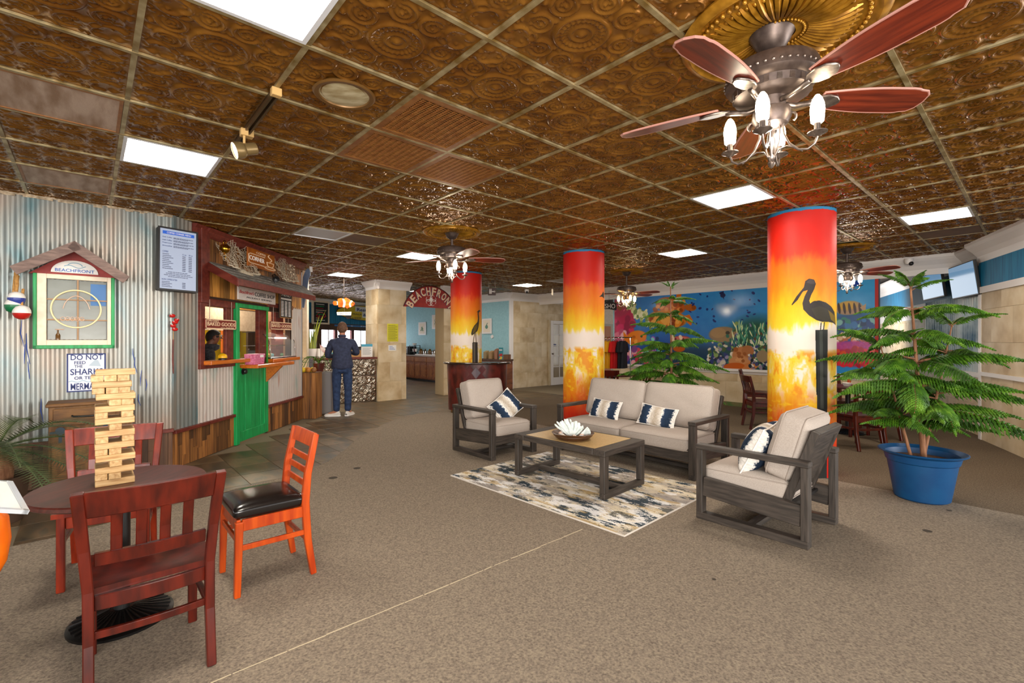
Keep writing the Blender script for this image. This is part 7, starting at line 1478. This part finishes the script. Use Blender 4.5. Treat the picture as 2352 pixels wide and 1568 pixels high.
    R3 = Matrix((( -lt.x, fd.x, 0, hd.x),( -lt.y, fd.y, 0, hd.y),(0,0,1,hd.z),(0,0,0,1))) if False else Matrix.Translation(hd) @ Matrix.Rotation(atan2(fd.y,fd.x)-pi/2,4,'Z')
    MB().add([tuple(x) for x in ((-.018,.082,-.03),(.018,.082,-.03),(0,.118,-.028),(0,.088,.02))],[(0,2,1),(0,3,2),(1,2,3)],R3).build('nose', skin, t, smooth=80)
    for s in (-1,1):
        MB().ball((s*.085,-.005,-.015),(.012,.024,.034),8,6,R3).build('ear', skin, t, smooth=60); e = MB().ball((s*.032,.083,.018),(.013,.008,.009),8,6,R3).build('eye', m_paper, t, smooth=60); MB().ball((s*.032,.091,.018),(.006,.003,.006),8,6,R3).build('iris', m_black, e)
    MB().tube([(-.024,.086,-.052),(0,.094,-.054),(.024,.086,-.052)],.005,6,M=R3).build('mouth', M('lips','#8a4a42',rough=.5) if 'lips' not in bpy.data.materials else bpy.data.materials['lips'], t)
    rows_ = []
    for th in np.linspace(0,1,9):
        row = []
        for a in np.linspace(0,2*pi,25):
            back = (1-sin(a))/2; low = (-.02-.075*back if hscale >= 1 else .0-.06*back**2) if sin(a) < .55 else .045; pol = th*math.acos(max(-1,min(1,low/.105))); row.append(((.091)*sin(pol)*cos(a)*hscale,(.108)*sin(pol)*sin(a)*hscale-.004,.118*cos(pol)*hscale-.002))
        rows_.append(row)
    MB().grid(rows_, R3).build('hair', hair, t, smooth=70)
    if extras: extras(t, R3)
    return t
m_jacket = M('navy_jacket','#23283f','#303750',rough=.85,sc=22,bump=.25,bsc=9,bdist=.02); m_jean = M('indigo_jeans','#1d2c4a','#2c3f63',rough=.9,sc=18,bump=.3,bsc=8,bdist=.02); m_hair1 = M('grey_brown_hair','#4a3222','#6e4e38',rough=.8,sc=60); m_hoodie = M('charcoal_hoodie','#1f2026','#3a3a40',rough=.95,sc=40,bump=.3,bsc=9,bdist=.02); m_hair2 = M('black_hair','#0d0a0a','#1c1615',rough=.8,sc=60); m_shoe = M('cream_sneaker','#cfc7be','#ddd6ce',rough=.7,sc=20)
def collar(t, R3): MB().lathe([(.068,-.185),(.075,-.16),(.07,-.135),(.062,-.135),(.064,-.185)],20,R3@Matrix.Translation((0,-.025,0))).build('collar', m_jacket, t, smooth=50)
man_xy = fl(786,955)
person('man in navy jacket, jeans and pale sneakers standing at the tin counter, seen from behind',(man_xy.x,man_xy.y,0),R(14),
 dict(pelvis=(0,0,.95),spine=(0,0,1.14),chest=(0,.0,1.36),neck=(0,.0,1.50),throat=(0,.012,1.555),jaw=(0,.025,1.605),head=(0,.025,1.675),crown=(0,.015,1.735),face=(0.05,1,-.1),
  sh_l=(-.185,0,1.42),el_l=(-.275,.03,1.14),wr_l=(-.16,.25,1.13),sh_r=(.185,0,1.42),el_r=(.275,.05,1.18),wr_r=(.14,.28,1.2),hip_l=(-.095,0,.90),kn_l=(-.105,.02,.50),an_l=(-.10,.0,.085),toe_l=(-.27,.03,.03),hip_r=(.095,0,.90),kn_r=(.105,.03,.50),an_r=(.10,.02,.085),toe_r=(.16,.17,.03)),
 m_skin1,('jacket',m_jacket),m_jean,m_hair1,m_shoe,extras=collar)
def specs(t, R3):
    mb = MB()
    for s in (-1,1): mb.tube([(s*.034+.024*cos(a),.098,.016+.018*sin(a)) for a in np.linspace(0,2*pi,14)],.003,5,M=R3); mb.tube([(s*.058,.096,.02),(s*.086,.0,.02)],.003,5,M=R3)
    mb.build('glasses', m_steel, t); MB().lathe([(.07,-.20),(.12,-.17),(.125,-.12),(.09,-.10),(.075,-.14)],18,R3@Matrix.Translation((0,-.05,0))).build('hood', m_hoodie, t, smooth=60)
bx = -4.35; by = F*bx/(466-CX)
person('person in dark hoodie and glasses looking down inside the coffee shop window',(bx,by,0),R(-48),
 dict(pelvis=(0,0,.86),spine=(0,.0,1.03),chest=(0,.03,1.22),neck=(0,.06,1.34),throat=(0,.085,1.385),jaw=(0,.125,1.42),head=(0,.135,1.485),crown=(0,.125,1.545),face=(0,1,-.25),
  sh_l=(-.165,.03,1.28),el_l=(-.21,.06,1.02),wr_l=(-.12,.27,1.0),sh_r=(.165,.03,1.28),el_r=(.21,.06,1.02),wr_r=(.12,.27,1.0),hip_l=(-.09,0,.82),kn_l=(-.10,.02,.46),an_l=(-.10,.0,.085),toe_l=(-.11,.16,.03),hip_r=(.09,0,.82),kn_r=(.10,.02,.46),an_r=(.10,.0,.085),toe_r=(.11,.16,.03)),
 m_skin2,('hoodie',m_hoodie),m_jean,m_hair2,m_shoe,hscale=.96,extras=specs)
finish_texts()
